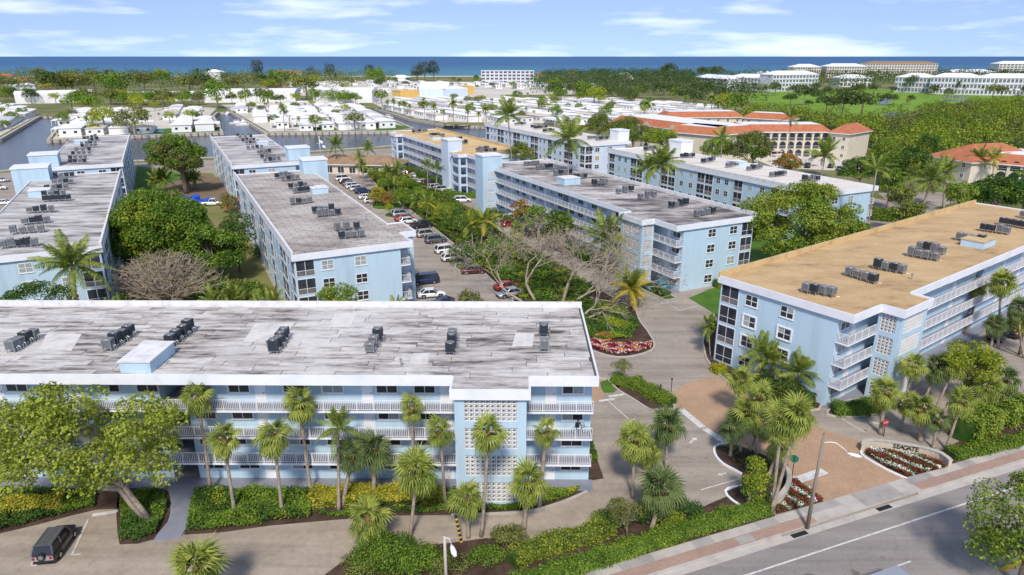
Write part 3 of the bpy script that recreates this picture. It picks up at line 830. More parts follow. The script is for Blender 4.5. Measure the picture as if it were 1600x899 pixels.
shore = [(-900, 430)] + PX((-150, 236), (0, 218), (62, 182), (105, 182), (75, 220), (205, 212.5), (347, 207), (333, 182), (340, 176), (362, 176), (415, 208), (520, 206.5), (620, 205), (645, 201),
        (578, 172), (586, 170), (640, 186), (700, 196), (765, 198), (870, 200), (870, 206), (760, 217), (620, 228), (480, 238), (330, 247), (210, 252), (60, 263), (0, 268), (-80, 275)) + [(-900, 245)]
land = flat('ground', [(-900, -160), (2600, -160), (2600, 1420), (-1700, 1420), (-1700, 900)] + shore, 0, 'land', 'concrete', 2.2)
b = MB(); b.poly([(-1000, 150, -1.25), (160, 150, -1.25), (160, 640, -1.25), (-1000, 640, -1.25)]); structure('canal_water', b, M['canal'])
b = MB(); b.poly([(-60000, 1300, -1.6), (60000, 1300, -1.6), (60000, 82000, -1.6), (-60000, 82000, -1.6)]); structure('sea', b, M['sea'])
flat('beach', [(-1700, 1395), (2600, 1395), (2600, 1445), (-1700, 1445)], .25, 'beach', depth=1.5)

# seawalls capped with concrete, piles standing in the water
def seawall(pts, cap=True):
    b = MB(); line = [Vector((p[0], p[1])) for p in pts]
    strip(b, line, 1.3, -1.9, .35)
    o = structure('seawall', b, M['concrete'])
    p_ = MB()
    for i in range(len(line) - 1):
        d = line[i + 1] - line[i]; n = int(d.length / 3.2)
        for k in range(n):
            q = line[i] + d * (k + .5) / n
            p_.box(q.x - .35, q.y - .9, -2, q.x + .35, q.y + .75, .1)
    part('pile', p_, M['wood'], o)['kind'] = 'stuff'
seawall(PX((-150, 236), (0, 218), (62, 182), (105, 182), (75, 220), (205, 212.5), (347, 207), (333, 182), (340, 176), (362, 176), (415, 208), (520, 206.5), (620, 205), (645, 201), (578, 172)))
seawall(PX((586, 170), (640, 186), (700, 196), (765, 198), (870, 200)))
seawall(PX((760, 217), (620, 228), (480, 238), (330, 247), (210, 252), (60, 263), (0, 268), (-80, 275)))
# pale paved ground under the park homes
flat('home_park_ground', PX((-200, 222), (-5, 215), (60, 180), (20, 164), (-200, 165)), .02, 'sand')
flat('home_park_ground', PX((82, 218), (200, 210), (340, 205), (326, 182), (340, 168), (110, 168), (112, 183)), .02, 'sand')
flat('home_park_ground', PX((366, 175), (420, 206), (520, 204.5), (615, 203), (636, 200), (570, 170), (560, 160), (345, 164)), .02, 'sand')
flat('home_park_ground', PX((600, 170), (650, 185), (705, 193), (870, 197), (1100, 205), (1150, 190), (1000, 155), (600, 140), (580, 160)), .02, 'sand')
flat('seaside_town_ground', PX((430, 150), (900, 148), (950, 130), (450, 126)), .03, 'sand')
flat('grass_bank', PX((690, 197), (765, 197.5), (870, 199), (1000, 205), (980, 199), (860, 193), (700, 191)), .05, 'drylawn')
flat('lawn', PX((225, 210), (345, 205), (337, 198), (238, 202)), .05, 'grass')
flat('lawn', PX((585, 204), (618, 203), (640, 200), (612, 193), (592, 197)), .05, 'grass')
flat('lawn', PX((470, 205), (530, 204), (520, 198), (480, 199)), .05, 'grass')
flat('swimming_pool', PX((236, 207), (255, 207), (256, 203), (240, 203)), .09, 'sea')
flat('grass_field', PX((780, 158), (860, 160), (850, 149), (790, 148)), .05, 'drylawn')
flat('mangrove_floor', PX((1368, 290), (1500, 262), (1620, 240), (1700, 200), (1660, 163), (1520, 162), (1440, 175), (1420, 186), (1360, 190), (1290, 186), (1175, 172), (1120, 196), (1235, 198), (1300, 214), (1372, 236)), .03, 'mud')
# golf course with ponds
flat('golf_course', PX((1180, 168), (1290, 180), (1370, 182), (1440, 172), (1500, 160), (1500, 146), (1330, 138), (1170, 145)), .06, 'golf')
flat('golf_course', PX((1170, 145), (1330, 138), (1600, 150), (1640, 158), (1500, 160), (1170, 158)), .05, 'golf')
for pp in (((1372, 163), (1376, 155), (1394, 151), (1400, 155), (1388, 160), (1382, 164)), ((1375, 183), (1420, 180), (1412, 176), (1384, 176)), ((1468, 159), (1510, 158), (1512, 156), (1472, 156)), ((1470, 152), (1510, 154), (1512, 151), (1480, 150))):
    flat('pond', PX(*pp), .1, 'canal')

# ------------------------------------------------------------------ the complex: asphalt, lawns, beds
flat('car_park', [(-150, 22), (125, 22), (150, 100), (150, 140), (118, 165), (60, 260)] + PX((760, 220), (620, 231), (480, 241), (330, 250), (210, 255), (60, 266), (0, 271), (-60, 277)) + [(-190, 180), (-150, 100)], .006, 'asphalt')
flat('front_drive', PX((-250, 990), (-250, 800), (0, 800), (905, 765), (935, 752), (925, 690), (1000, 690), (1060, 770), (1000, 830), (700, 990)), .012, 'asphaltF')
A, Bq, Dq, Rq = (lambda x, y: local(A1_ORG, AA, x, y)), (lambda x, y: local(B1_ORG, AA, x, y)), (lambda x, y: local(D1_ORG, AA, x, y)), (lambda x, y: local(R_ORG, R_ANG, x, y))
flat('lawn', [A(-24, -.4), A(172, -.4), Bq(158, 17.4), Bq(-1, 17.4), Bq(-1, 2.5), (-10, 73), (-60, 72.5)], .03, 'drylawn')
flat('lawn', [A(120, -.6), A(171, -.6), Bq(156, 24), Bq(120, 27)], .04, 'grass')
flat('lawn', [A(-1, -.5), (-60, 73), (-140, 73), A(-1, 30)], .03, 'drylawn')
flat('bare_earth', PX((255, 292), (262, 312), (330, 322), (372, 310), (362, 280), (300, 272)), .05, 'earth')
flat('lawn', [G(1076, 466), G(1110, 452), Dq(-1.2, 15), Dq(-1.2, -.5), Dq(30, -3), (118, 160), Rq(84, 18), Rq(-.5, 18), G(1119, 492)], .05, 'grass')
flat('garden_strip', [Dq(-1, -.3), Dq(80, -.3), local(D2_ORG, AA, 75, 17.3), local(D2_ORG, AA, -2, 17.3)], .03, 'drylawn')
flat('garden_strip', [local(C2_ORG, AA, 0, -.3), local(C2_ORG, AA, 76, -.3), local(E2_ORG, AA, 70, 17.3), local(E2_ORG, AA, -5, 17.3)], .03, 'drylawn')
flat('side_street', PX((1372, 302), (1500, 300), (1530, 306), (1440, 330), (1335, 352), (1330, 342), (1395, 322)), .02, 'asphalt')
flat('house_car_park', PX((1170, 245), (1210, 262), (1330, 268), (1335, 252), (1250, 240), (1185, 238)), .02, 'sand')

def bed(name, pts, mat='mulch', z=.10, curve=True, edge=True, kw=.22, kmat='concrete'):
    line = dense(pts, 1.0, True) if curve else [Vector((p[0], p[1])) for p in pts]
    o = flat(name, line, z, mat, depth=z - .001)
    if edge:
        b = MB(); strip(b, line + [line[0]], kw, 0, z + .06); part('kerb_edge', b, M[kmat], o)
    return o
# beds before the long front house
bed('planting_bed', PX((-80, 848), (0, 834), (60, 820), (112, 806), (150, 797), (186, 795), (186, 770), (100, 764), (-80, 764)), curve=False, edge=False)
bed('planting_bed', PX((187, 851), (215, 850), (246, 842), (262, 815), (266, 790), (262, 768), (190, 768)), edge=False)
bed('planting_bed', PX((288, 836), (350, 832), (420, 822), (520, 813), (620, 806), (705, 805), (770, 803), (830, 798), (880, 784), (914, 769), (905, 764), (822, 772), (822, 795), (722, 795), (722, 770), (600, 766), (400, 766), (302, 766), (306, 790)), curve=False, edge=False)
kerb(PX((705, 806), (770, 804), (830, 799), (880, 785), (917, 769)))
# footpath
flat('footpath', dense(PX((240, 846), (262, 818), (268, 790), (263, 768), (262, 762), (312, 762), (303, 772), (307, 792), (300, 815), (284, 838)), 1.0, True), .13, 'corr', depth=.12)
bed('planting_bed', PX((921, 596), (921, 640), (925, 690), (935, 725), (943, 748), (918, 752), (919, 690), (919, 600)), curve=False, edge=False)
flat('brick_path', PX((923, 593), (948, 594), (940, 610), (946, 622), (920, 630), (918, 610)), .02, 'paver')
bed('lawn_island', PX((938, 598), (952, 594), (968, 606), (958, 614), (944, 614)), 'grass', edge=False)
bed('planting_bed', PX((950, 593), (975, 593), (1000, 605), (1030, 620), (1052, 632), (1054, 640), (1040, 640), (1018, 642), (985, 622), (968, 612)))
kerb(PX((880, 590), (905, 588), (948, 593)))
# bed with flowers round the bare tree
bed('flower_bed', PX((905, 500), (912, 538), (935, 552), (965, 559), (995, 556), (1018, 548), (1022, 538), (1014, 522), (1000, 503), (985, 478), (940, 470), (900, 462), (840, 468), (800, 470), (840, 485)))
# car park islands and the long garden between the two parking rows
bed('garden_strip', PX((655, 338), (712, 384), (770, 440), (832, 488), (905, 505), (985, 480), (930, 450), (905, 437), (862, 408), (795, 375), (748, 338), (690, 300), (645, 281), (606, 262), (578, 252), (556, 256), (590, 291), (628, 320)), 'mulch', .085, False)
bed('island', PX((582, 326), (612, 328), (640, 322), (634, 312), (592, 312)), 'grass')
bed('island', PX((600, 338), (612, 341), (618, 334), (608, 333)), 'grass')
bed('island', PX((711, 419), (724, 425), (740, 424), (738, 414), (716, 413)), 'grass')
bed('island', PX((700, 312), (716, 317), (728, 311), (716, 308)), 'grass')
# along the stained-roof house, the pale house and the tan-roof house
bed('planting_bed', [Dq(13, 18.2), Dq(70, 18.2), Dq(70, 20.6), Dq(13, 20.6)], curve=False)
bed('planting_bed', [Dq(-2.5, 18.0), Dq(5.5, 18.0), Dq(5.5, 20.4), Dq(-2.5, 20.4)], 'grass', curve=False)
Cq = lambda x, y: local(C2_ORG, AA, x, y)
bed('planting_bed', [Cq(20, 18.2), Cq(70, 18.2), Cq(70, 21.0), Cq(20, 21.0)], curve=False)
bed('planting_bed', [Cq(-3, 2), Cq(12, 20.2), Cq(12, 23.5), Cq(4, 24), Cq(-4, 12)], 'grass', curve=True)
bed('planting_bed', PX((1118, 493), (1104, 510), (1098, 535), (1103, 560), (1116, 580), (1140, 600), (1180, 625), (1240, 648), (1280, 640), (1284, 630), (1115, 560), (1120, 520)), curve=False)
bed('planting_bed', PX((1292, 648), (1340, 652), (1390, 642), (1395, 632), (1370, 622), (1320, 628)))
# ------------------------------------------------------------------ brick entrance
flat('brick_driveway', PX((1052, 611), (1075, 598), (1112, 589), (1150, 600), (1200, 640), (1250, 655), (1290, 672), (1345, 690), (1352, 712), (1386, 731), (1418, 748), (1290, 786), (1262, 770), (1232, 745), (1150, 695), (1060, 640)), .022, 'paver')
def mark(name, a, e, w=.12, z=.03, mat='mark'):
    b = MB(); strip(b, [Vector(a[:2]), Vector(e[:2])], w, z - .003, z); return structure(name, b, M[mat])
for a, e in (((1064, 640), (1098, 668)), ((1101, 670), (1137, 694))): mark('concrete_band', G(*a), G(*e), .8, .03)
mark('concrete_band', G(1228, 757), G(1288, 736), 1.0, .03)
# ------------------------------------------------------------------ street
ROX, ROA = (24.8, 48.5), R_(21.6)
def RW(t, n, z=0): return local(ROX, ROA, t, n, z)
def band(name, t0, t1, n0, n1, z, mat, depth=None): return flat(name, [RW(t0, n0), RW(t1, n0), RW(t1, n1), RW(t0, n1)], z, mat, depth=depth)
band('road', -120, 400, -45, -.95, .012, 'road')
band('gutter', -120, 400, -.95, -.30, .03, 'concrete', .028)
swk = band('sidewalk', -120, 400, -.02, 2.0, .10, 'concrete', .09)
b = MB(); b.box(-120, -.30, 0, -2.6, -.02, .15); b.box(13.2, -.30, 0, 400, -.02, .15)
o = structure('street_kerb', b, M['concrete']); o.location = (*ROX, 0); o.rotation_euler = (0, 0, ROA)
band('brick_verge', -120, 1.6, .0, 1.05, .112, 'brickwalk'); band('brick_verge', 13.5, 400, .0, 1.05, .112, 'brickwalk')
slabm = {}
sm = MB(); sm.box(0, 0, 0, 1, 1, 1, skip=(0,)); slab_mesh = sm.mesh('concrete_slab', M['concrete'])
M['slab2'] = plain('grey_concrete', (0.36, 0.335, 0.31), 0.85, var=0.14, vs=0.5)
sm2 = MB(); sm2.box(0, 0, 0, 1, 1, 1, skip=(0,)); slab_mesh2 = sm2.mesh('concrete_slab', M['slab2'])
t = -45.0; alt = 0
while t < 75:
    ln = (3.9, 1.9, 4.6, 2.1, 3.0)[alt % 5]
    wide = 1.6 < t < 13.0
    o = link('concrete_slab', slab_mesh2 if alt % 2 else slab_mesh, None, RW(t, .02 if wide else 1.07, .101), ROA, (ln - .03, 1.96 if wide else .91, .012 + random.uniform(0, .008)))
    o.parent = swk; t += ln; alt += 1
mark('lane_line', RW(-120, -2.8), RW(400, -2.8), .16, .022)
for k in range(-3, 20): mark('lane_dash', RW(11 + k * 9.1, -6.35), RW(14 + k * 9.1, -6.35), .14, .022)
b = MB(); b.box(10.5, -13, 0, 120, -10.0, .15); b.box(10.5, -10.0, 0, 120, -9.6, .16, 1)
o = structure('median_kerb', b, [M['concrete'], M['yellow']]); o.location = (*ROX, 0); o.rotation_euler = (0, 0, ROA)
b = MB(); b.box(-6.5, .1, .113, -4.9, .95, .128); o = structure('utility_cover', b, M['slab2']); o.location = (*ROX, 0); o.rotation_euler = (0, 0, ROA)
for tt in (-1.0, 8.6):
    b = MB(); b.box(tt - .8, -.82, .031, tt + .8, -.36, .045)
    for i in range(10): b.box(tt - .75 + i * .155, -.78, .045, tt - .69 + i * .155, -.40, .055)
    o = structure('drain_grate', b, M['black']); o.location = (*ROX, 0); o.rotation_euler = (0, 0, ROA)
bed('street_bed', [RW(-60, 2.05), RW(-1.2, 2.05), G(1200, 790), G(1140, 775), G(1105, 790), G(1085, 800), G(1050, 812), G(1000, 812), G(905, 838), G(860, 855), G(760, 842), G(700, 850), G(560, 860), G(500, 905), G(480, 990)], 'mulch', .08, False, False)
flat('street_bed', [RW(14.5, 2.05), RW(120, 2.05), RW(120, 9), G(1600, 640), G(1480, 700)], .09, 'mulch', depth=.08)

# painted lines on the asphalt
for a, e in (((947, 624), (985, 658)), ((985, 658), (992, 655)), ((900, 598), (925, 594)), ((1095, 766), (1158, 748)), ((1040, 473), (1062, 486)), ((1062, 486), (1090, 478)), ((1000, 455), (1040, 476)), ((1020, 478), (1058, 470)),
             ((48, 885), (72, 838)), ((48, 885), (58, 884)), ((112, 868), (138, 812)), ((112, 868), (126, 866)), ((1315, 655), (1352, 676))):
    mark('parking_line', G(*a), G(*e), .12)
for k in range(1, 26):
    a = Bq(-8 + k * 2.75, -6.2 - 9.6); e = Bq(-8 + k * 2.75, -6.2 - 14.2); mark('parking_line', a, e, .11)
for k in range(22):
    a = Dq(2 + k * 2.75, 20.9); e = Dq(2 + k * 2.75, 25.6); mark('parking_line', a, e, .11)
    a = Cq(14 + k * 2.6, 21.2); e = Cq(14 + k * 2.6, 25.8); mark('parking_line', a, e, .11)
for p, rz in (((165, 803), R_(16)), ((948, 626), R_(16)), ((963, 619), R_(16))):
    b = MB(); b.prism([(-1, -.12), (1, -.12), (1, .12), (-1, .12)], .02, .14)
    o = structure('wheel_stop', b, M['mark']); q = G(*p); o.location = (q.x, q.y, 0); o.rotation_euler = (0, 0, rz)
def arrow(p, rz, s):
    b = MB(); b.poly([(x * s, y * s, 0) for x, y in ((-1, -.16), (.2, -.16), (.2, -.5), (1, 0), (.2, .5), (.2, .16), (-1, .16))])
    o = structure('pavement_arrow', b, M['mark']); q = G(*p, .032); o.location = q; o.rotation_euler = (0, 0, rz)
arrow((1083, 688), R_(48), .75); arrow((1128, 741), R_(200), .5); arrow((1371, 662), R_(150), .6)
# ------------------------------------------------------------------ roof condensers
ORD = ['first', 'second', 'third', 'fourth', 'fifth', 'sixth', 'seventh', 'eighth', 'ninth', 'tenth', 'eleventh', 'twelfth']
def ac_case(mat, h):
    b = MB(); a = .43
    b.box(-a + .03, -a + .03, .06, a - .03, a - .03, h - .08, 1)
    b.box(-a, -a, 0, a, a, .06); 
    for sx in (-1, 1):
        for sy in (-1, 1):
            x, y = sx * a, sy * a; b.box(min(x, x - sx * .07), min(y, y - sy * .07), .06, max(x, x - sx * .07), max(y, y - sy * .07), h - .10)
    n = int((h - .2) / .075)
    for i in range(n):
        z = .10 + i * .075
        b.box(-a + .07, -a + .005, z, a - .07, -a + .03, z + .035); b.box(-a + .07, a - .03, z, a - .07, a - .005, z + .035)
        b.box(-a + .005, -a + .07, z, -a + .03, a - .07, z + .035); b.box(a - .03, -a + .07, z, a - .005, a - .07, z + .035)
    b.box(-a, -a, h - .1, a, a, h)
    return b.mesh('air_conditioner', [M[mat], M['acgrille']])
def ac_fan():
    b = MB()
    b.tube([(0, 0, -.05), (0, 0, .008)], .34, 16, 0)
    for k in range(8):
        t = math.pi * k / 8; c, s = math.cos(t) * .33, math.sin(t) * .33
        b.tube([(-c, -s, .03), (c, s, .03)], .01, 4, 1)
    b.tube([(0, 0, 0), (0, 0, .05)], .07, 8, 1)
    b.tube([(.34 * math.cos(k * math.pi / 8), .34 * math.sin(k * math.pi / 8), .02) for k in range(17)], .025, 5, 1, cap=False)
    return b.mesh('fan_grille', [M['acgrille'], M['steel']])
def ac_stand():
    b = MB()
    for x in (-.36, .36):
        for y in (-.36, .36): b.box(x - .03, y - .03, -.4, x + .03, y + .03, -.03)
    b.box(-.5, -.40, -.05, .5, -.32, -.002); b.box(-.5, .32, -.05, .5, .40, -.002)
    b.tube([(.44, .1, .2), (.62, .12, .1), (.66, .15, -.38), (1.1, .3, -.40)], .035, 5); b.tube([(.44, -.1, .2), (.58, -.14, .05), (.6, -.2, -.38), (.9, -.6, -.40)], .03, 5)
    return b.mesh('stand', M['steel'])
ACV = [('grey', ac_case('acgrey', .82), .82), ('dark', ac_case('acdark', .86), .86), ('tall grey', ac_case('acgrey', 1.05), 1.05), ('tall dark', ac_case('acdark', 1.05), 1.05), ('low grey', ac_case('acgrey', .7), .7)]
FAN, STD = ac_fan(), ac_stand()
def condensers(where, rows, rz):
    for ri, (a, e, n) in enumerate(rows):
        pa, pe = G(a[0], a[1], DECK + .1), G(e[0], e[1], DECK + .1)
        for i in range(n):
            p = pa.lerp(pe, i / max(1, n - 1)) + Vector((random.uniform(-.08, .08), random.uniform(-.08, .08), 0))
            tone, me, h = random.choices(ACV, (4, 4, 1.5, 1.5, 2))[0]
            o = link('air_conditioner', me, None, (p.x, p.y, DECK + .42), rz + random.uniform(-.06, .06))
            tag(o, f'{tone} condenser, {ORD[i]} in the {ORD[ri]} row from the {where}', 'air conditioner', 'condensers on the flat roofs')
            link('fan_grille', FAN, o, (0, 0, h)); link('stand', STD, o)
W4 = 4
condensers('hidden end of the front roof', [((20, 549), (53, 530), 4), ((172, 547), (203, 526), 4), ((268, 540), (295, 519), 4), ((429, 551), (446, 530), 4), ((580, 551), (591, 533), 3), ((705, 553), (707, 532), 3), ((849, 547), (850, 524), 2)], F_ANG)
condensers('driveway on the tan roof', [((1259, 457), (1299, 463), 4), ((1326, 431), (1363, 442), 4), ((1370, 420), (1409, 427), 4), ((1422, 400), (1460, 407), 4), ((1436, 390), (1471, 397), 4), ((1498, 375), (1532, 381), 4), ((1537, 361), (1572, 366), 4), ((1566, 351), (1599, 357), 4), ((1597, 340), (1625, 346), 3)], R_ANG)
condensers('canal on the stained roof', [((822, 259), (840, 258), 4), ((841, 266), (860, 263), 4), ((868, 274), (890, 272), 4), ((895, 280), (914, 279), 4), ((928, 290), (946, 288), 4), ((967, 303), (986, 299), 3), ((1001, 311), (1021, 308), 3), ((1049, 325), (1071, 321), 4), ((1088, 339), (1113, 334), 4)], AA)
condensers('canal on the yellow roof', [((646, 208), (666, 206), 5), ((673, 213), (693, 214), 6), ((707, 221), (720, 219), 4), ((713, 225), (728, 225), 4), ((746, 237), (762, 234), 5), ((753, 239), (773, 237.5), 4)], AA)
condensers('canal on the cream roof', [((806, 196), (820, 195), 4), ((831, 200), (841, 199), 3), ((836, 202), (853, 200.5), 5), ((850, 207), (864, 206), 4), ((882, 211), (907, 212), 5), ((920, 218), (934, 217), 4), ((933, 220), (948, 218.5), 4)], AA)
condensers('canal on the pinkish roof', [((1008, 236), (1022, 234), 4), ((1033, 240), (1041, 239), 2), ((1066, 247), (1082, 246), 4), ((1098, 255), (1114, 252), 4), ((1137, 262), (1150, 260), 3), ((1170, 267), (1188, 264), 4), ((1206, 277), (1225, 274.5), 4), ((1256, 283), (1276, 283), 4)], AA)
condensers('lift tower on the gridded roof', [((433, 279), (454, 276), 4), ((443, 283), (465, 281), 4), ((455, 295), (478, 293), 4), ((461, 302), (487, 299), 5), ((458, 320), (484, 317), 4), ((492, 333), (518, 330), 4), ((500, 339), (528, 336), 4), ((527, 361), (557, 358), 3), ((534, 373), (564, 370), 4)], AA)
condensers('hatch side behind the feather palm', [((88, 279), (113, 277), 4), ((86, 288), (112, 287), 4), ((74, 298), (104, 296), 4), ((70, 309), (100, 306), 4), ((71, 315), (107, 313), 5), ((47, 333), (81, 331), 4), ((40, 351), (73, 348), 4), ((22, 366), (64, 363), 4), ((5, 388), (56, 384), 5)], AA)
condensers('canal on the corner roof', [((132, 219), (150, 216), 4), ((137, 222), (152, 220), 3), ((128, 227), (149, 226), 4), ((129, 231), (149, 230), 4), ((120, 238), (140, 237), 3), ((115, 243), (140, 242), 4), ((110, 250), (134, 249), 4), ((110, 256), (133, 255), 4)], AA)
condensers('canal on the clubhouse-side roof', [((372, 214), (388, 213), 3), ((376, 217), (392, 216), 3), ((380, 222), (397, 221.5), 4), ((386, 226), (403, 225), 4), ((388, 234), (409, 232), 4), ((404, 241), (421, 239), 4), ((410, 248), (428, 247), 4), ((415, 254), (436, 252), 4)], AA)
# vent pipes
for uv, wh in (((418, 545), 'white front roof'), ((627, 574), 'white front roof before the hatchless end'), ((1424, 437), 'tan roof beside the corridor edge'), ((573, 345), 'brown gridded roof by the raised edge')):
    b = MB(); q = G(*uv, DECK); b.tube([(0, 0, 0), (0, 0, .7)], .08, 8); b.tube([(0, 0, .7), (0, 0, .82)], .14, 8)
    o = part('vent_pipe', b, M['steel'], None); o.location = q; tag(o, f'thin grey vent pipe standing on the {wh}', 'vent pipe', 'roof vents')
# ------------------------------------------------------------------ palms
GA = 2.399963
def fan_frond(droop, mat, nb=15, pet=.85, bl=1.15):
    b = MB()
    b.tube([(0, 0, 0), (pet * .5, 0, .06), (pet, 0, 0)], [.03, .022, .015], 4, 0)
    for i in range(nb):
        t = (i / (nb - 1) - .5) * 2
        a = t * R_(118); ln = bl * (1 - .28 * abs(t)) * random.uniform(.92, 1.05)
        dx, dy = math.cos(a), math.sin(a); px_, py_ = -dy, dx
        w = .055
        z0, z1, z2 = 0, -.05 - droop * .12 + .05 * ((i % 2) * 2 - 1) * .4, -.20 - droop * .55 * random.uniform(.8, 1.2)
        c0 = (pet + dx * .06, dy * .06, z0); c1 = (pet + dx * ln * .55, dy * ln * .55, z1); c2 = (pet + dx * ln * (1 - .12 * droop), dy * ln * (1 - .12 * droop), z2)
        q = lambda c, k, dz=0: (c[0] + px_ * w * k, c[1] + py_ * w * k, c[2] + dz)
        b.poly([q(c0, -.4), q(c1, -1.25), q(c1, 0, .035), q(c0, .0, .02)]); b.poly([q(c0, .0, .02), q(c1, 0, .035), q(c1, 1.25), q(c0, .4)])
        b.poly([q(c1, -1.25), c2, q(c1, 0, .035)]); b.poly([q(c1, 0, .035), c2, q(c1, 1.25)])
    return b.mesh('frond', M[mat])
def feather_frond(ln, droop, mat, n=24, ll=.75, dead=False):
    b = MB()
    pts = []
    for i in range(9):
        t = i / 8
        pts.append(Vector((ln * (t - .12 * droop * t * t), 0, ln * (.22 * t - droop * .62 * t ** 2.1))))
    b.tube(pts, [.045 * (1 - .8 * i / 8) for i in range(9)], 4, 0)
    for i in range(n):
        t = .14 + .86 * i / (n - 1)
        k = min(7, int(t * 8)); f = t * 8 - k
        p = pts[k].lerp(pts[k + 1], f); d = (pts[k + 1] - pts[k]).normalized()
        l = ll * (math.sin(math.pi * (.12 + .80 * t)) * .85 + .2)
        for s in (-1, 1):
            o = (Vector((0, s, 0)) * .8 + d * .55 + Vector((0, 0, -.25 - .35 * random.random()))).normalized()
            m_ = p + o * l * .55 + Vector((0, 0, .02)); e = p + o * l + Vector((0, 0, -.18 * l))
            w = d * .045
            b.poly([tuple(p - w), tuple(m_ - w * 1.1), tuple(m_ + w * 1.1), tuple(p + w)]); b.poly([tuple(m_ - w * 1.1), tuple(e), tuple(m_ + w * 1.1)])
    return b.mesh('frond', M[mat])
FANF = [fan_frond(.35, 'lf_fan'), fan_frond(.8, 'lf_fan'), fan_frond(1.25, 'lf_fan'), fan_frond(1.7, 'lf_fan')]
FANFD = [fan_frond(.35, 'lf_fand'), fan_frond(.8, 'lf_fand'), fan_frond(1.25, 'lf_fand'), fan_frond(1.7, 'lf_fand')]
DEADF = fan_frond(.6, 'boot', 9)
COCF = [feather_frond(3.0, .25, 'lf_coco'), feather_frond(3.2, .6, 'lf_coco'), feather_frond(3.2, 1.0, 'lf_coco')]
COCY = [feather_frond(3.0, .25, 'lf_coco'), feather_frond(3.2, .6, 'lf_cocoy'), feather_frond(3.2, .95, 'lf_cocoy')]
def crown(parent, top, kind, n, s, tilt=0.0):
    fr = {'fan': FANF, 'fand': FANFD, 'coco': COCF, 'yellow': COCY}[kind]
    spread, pw = random.uniform(112, 142), random.uniform(.85, 1.2)
    for i in range(n):
        t = (i + .5) / n
        fan = kind in ('fan', 'fand')
        el = (76 - spread * t ** pw) if fan else (74 - 92 * t)
        az = i * GA + random.uniform(-.25, .25)
        k = min(len(fr) - 1, int(t * len(fr)))
        o = link('frond', fr[k], parent, (top[0], top[1], top[2] - t * (.35 if fan else .25) * s))
        o.rotation_euler = Euler((random.uniform(-.5, .5), -R_(el + random.uniform(-13, 13)), az + random.uniform(-.2, .2)), 'XYZ')
        o.scale = (s * random.uniform(.78, 1.16),) * 3
def palm(kind, base, top, s, label, group, n=None, tr=.15, boot=True, lean=.25, y=None):
    B_ = G(*base) if y is None else Vector((XAt(base[0], base[1], y), y, 0))
    z = Zat(top[1], B_.y); x = XAt(top[0], top[1], B_.y)
    if kind in ('fan', 'fand'): s *= .82
    root = thing({'fan': 'fan_palm', 'fand': 'fan_palm'}.get(kind, 'feather_palm'), label, 'palm tree', B_, 0, group)
    dx = x - B_.x; H = z - .25 * s
    b = MB(); path = []; rad = []
    for i in range(11):
        t = i / 10; c = t + lean * t * (1 - t)
        path.append((dx * c, random.uniform(-.02, .02), -.05 + (H + .05) * t)); rad.append(tr * (1.35 - .45 * min(1, t * 4) + (.06 if i % 2 else 0)) if t < .95 else tr * .9)
    b.tube(path, rad, 9, 0); part('trunk', b, M['palmbark'], root, True)
    if boot and kind in ('fan', 'fand'):
        b = MB(); b.tube([(dx, 0, H - 1.0 * s), (dx, 0, H - .45 * s), (dx, 0, H), (dx, 0, H + .3 * s)], [tr * 1.0, tr * 2.0, tr * 1.7, .05], 9)
        for i in range(14):
            a = i * GA; zz = H - .95 * s + i * .055 * s
            b.tube([(dx + math.cos(a) * tr, math.sin(a) * tr, zz), (dx + math.cos(a) * tr * 2.8, math.sin(a) * tr * 2.8, zz + .3 * s)], [.05, .03], 4)
        part('leaf_base', b, M['boot'], root)
    crown(root, (dx, 0, H + .15 * s), kind, (n or (34 if kind in ('fan', 'fand') else 22)) + random.randint(-10, -1) * (kind in ('fan', 'fand')), s)
    if kind in ('fan', 'fand'):
        for k in range(random.randint(0, 5)):
            o = link('dead_frond', DEADF, root, (dx, 0, H - .25 * s)); o.rotation_euler = Euler((random.uniform(-.4, .4), R_(random.uniform(62, 85)), random.uniform(0, 6.28)), 'XYZ'); o.scale = (s * random.uniform(.6, .85),) * 3
    return root
def merged_palm(kind, n, s, h, lean=0.6):
    """one-mesh palm for the distance: trunk plus fronds of flat ribs"""
    b = MB(); dx = random.uniform(-lean, lean)
    b.tube([(0, 0, 0), (dx * .3, 0, h * .5), (dx, 0, h)], [.2, .14, .11], 5, 0, cap=False)
    for i in range(n):
        t = (i + .5) / n; az = i * GA; el = R_((70 - 100 * t) if kind == 'coco' else (75 - 125 * t)); ln = s * random.uniform(.85, 1.1)
        d = Vector((math.cos(az), math.sin(az), 0)); prev = Vector((dx, 0, h)); side = Vector((-d.y, d.x, 0))
        K = 4
        for k in range(K):
            e2 = el - k * (R_(26) if kind == 'coco' else R_(16)); nx = prev + (d * math.cos(e2) + Vector((0, 0, math.sin(e2)))) * ln / K
            w0 = s * .16 * (.4, 1, .95, .7)[k]; w1 = s * .16 * (1, .95, .7, .12)[k]; dr = Vector((0, 0, -.5))
            for sg in (-1, 1):
                b.poly([tuple(prev), tuple(nx), tuple(nx + (side * sg + dr) * w1), tuple(prev + (side * sg + dr) * w0)], 1)
            prev = nx
    return b
def mp_mesh(kind, n, s, h, mat): return merged_palm(kind, n, s, h).mesh('palm', [M['palmbark'], M[mat]])
FARP = [mp_mesh('coco', 15, 2.9, 8.5, 'lf_coco') for _ in range(3)] + [mp_mesh('fan', 18, 2.1, 6.5, 'lf_fan') for _ in range(2)]
DARKP = [mp_mesh('coco', 13, 3.2, 9, 'lf_far') for _ in range(3)]

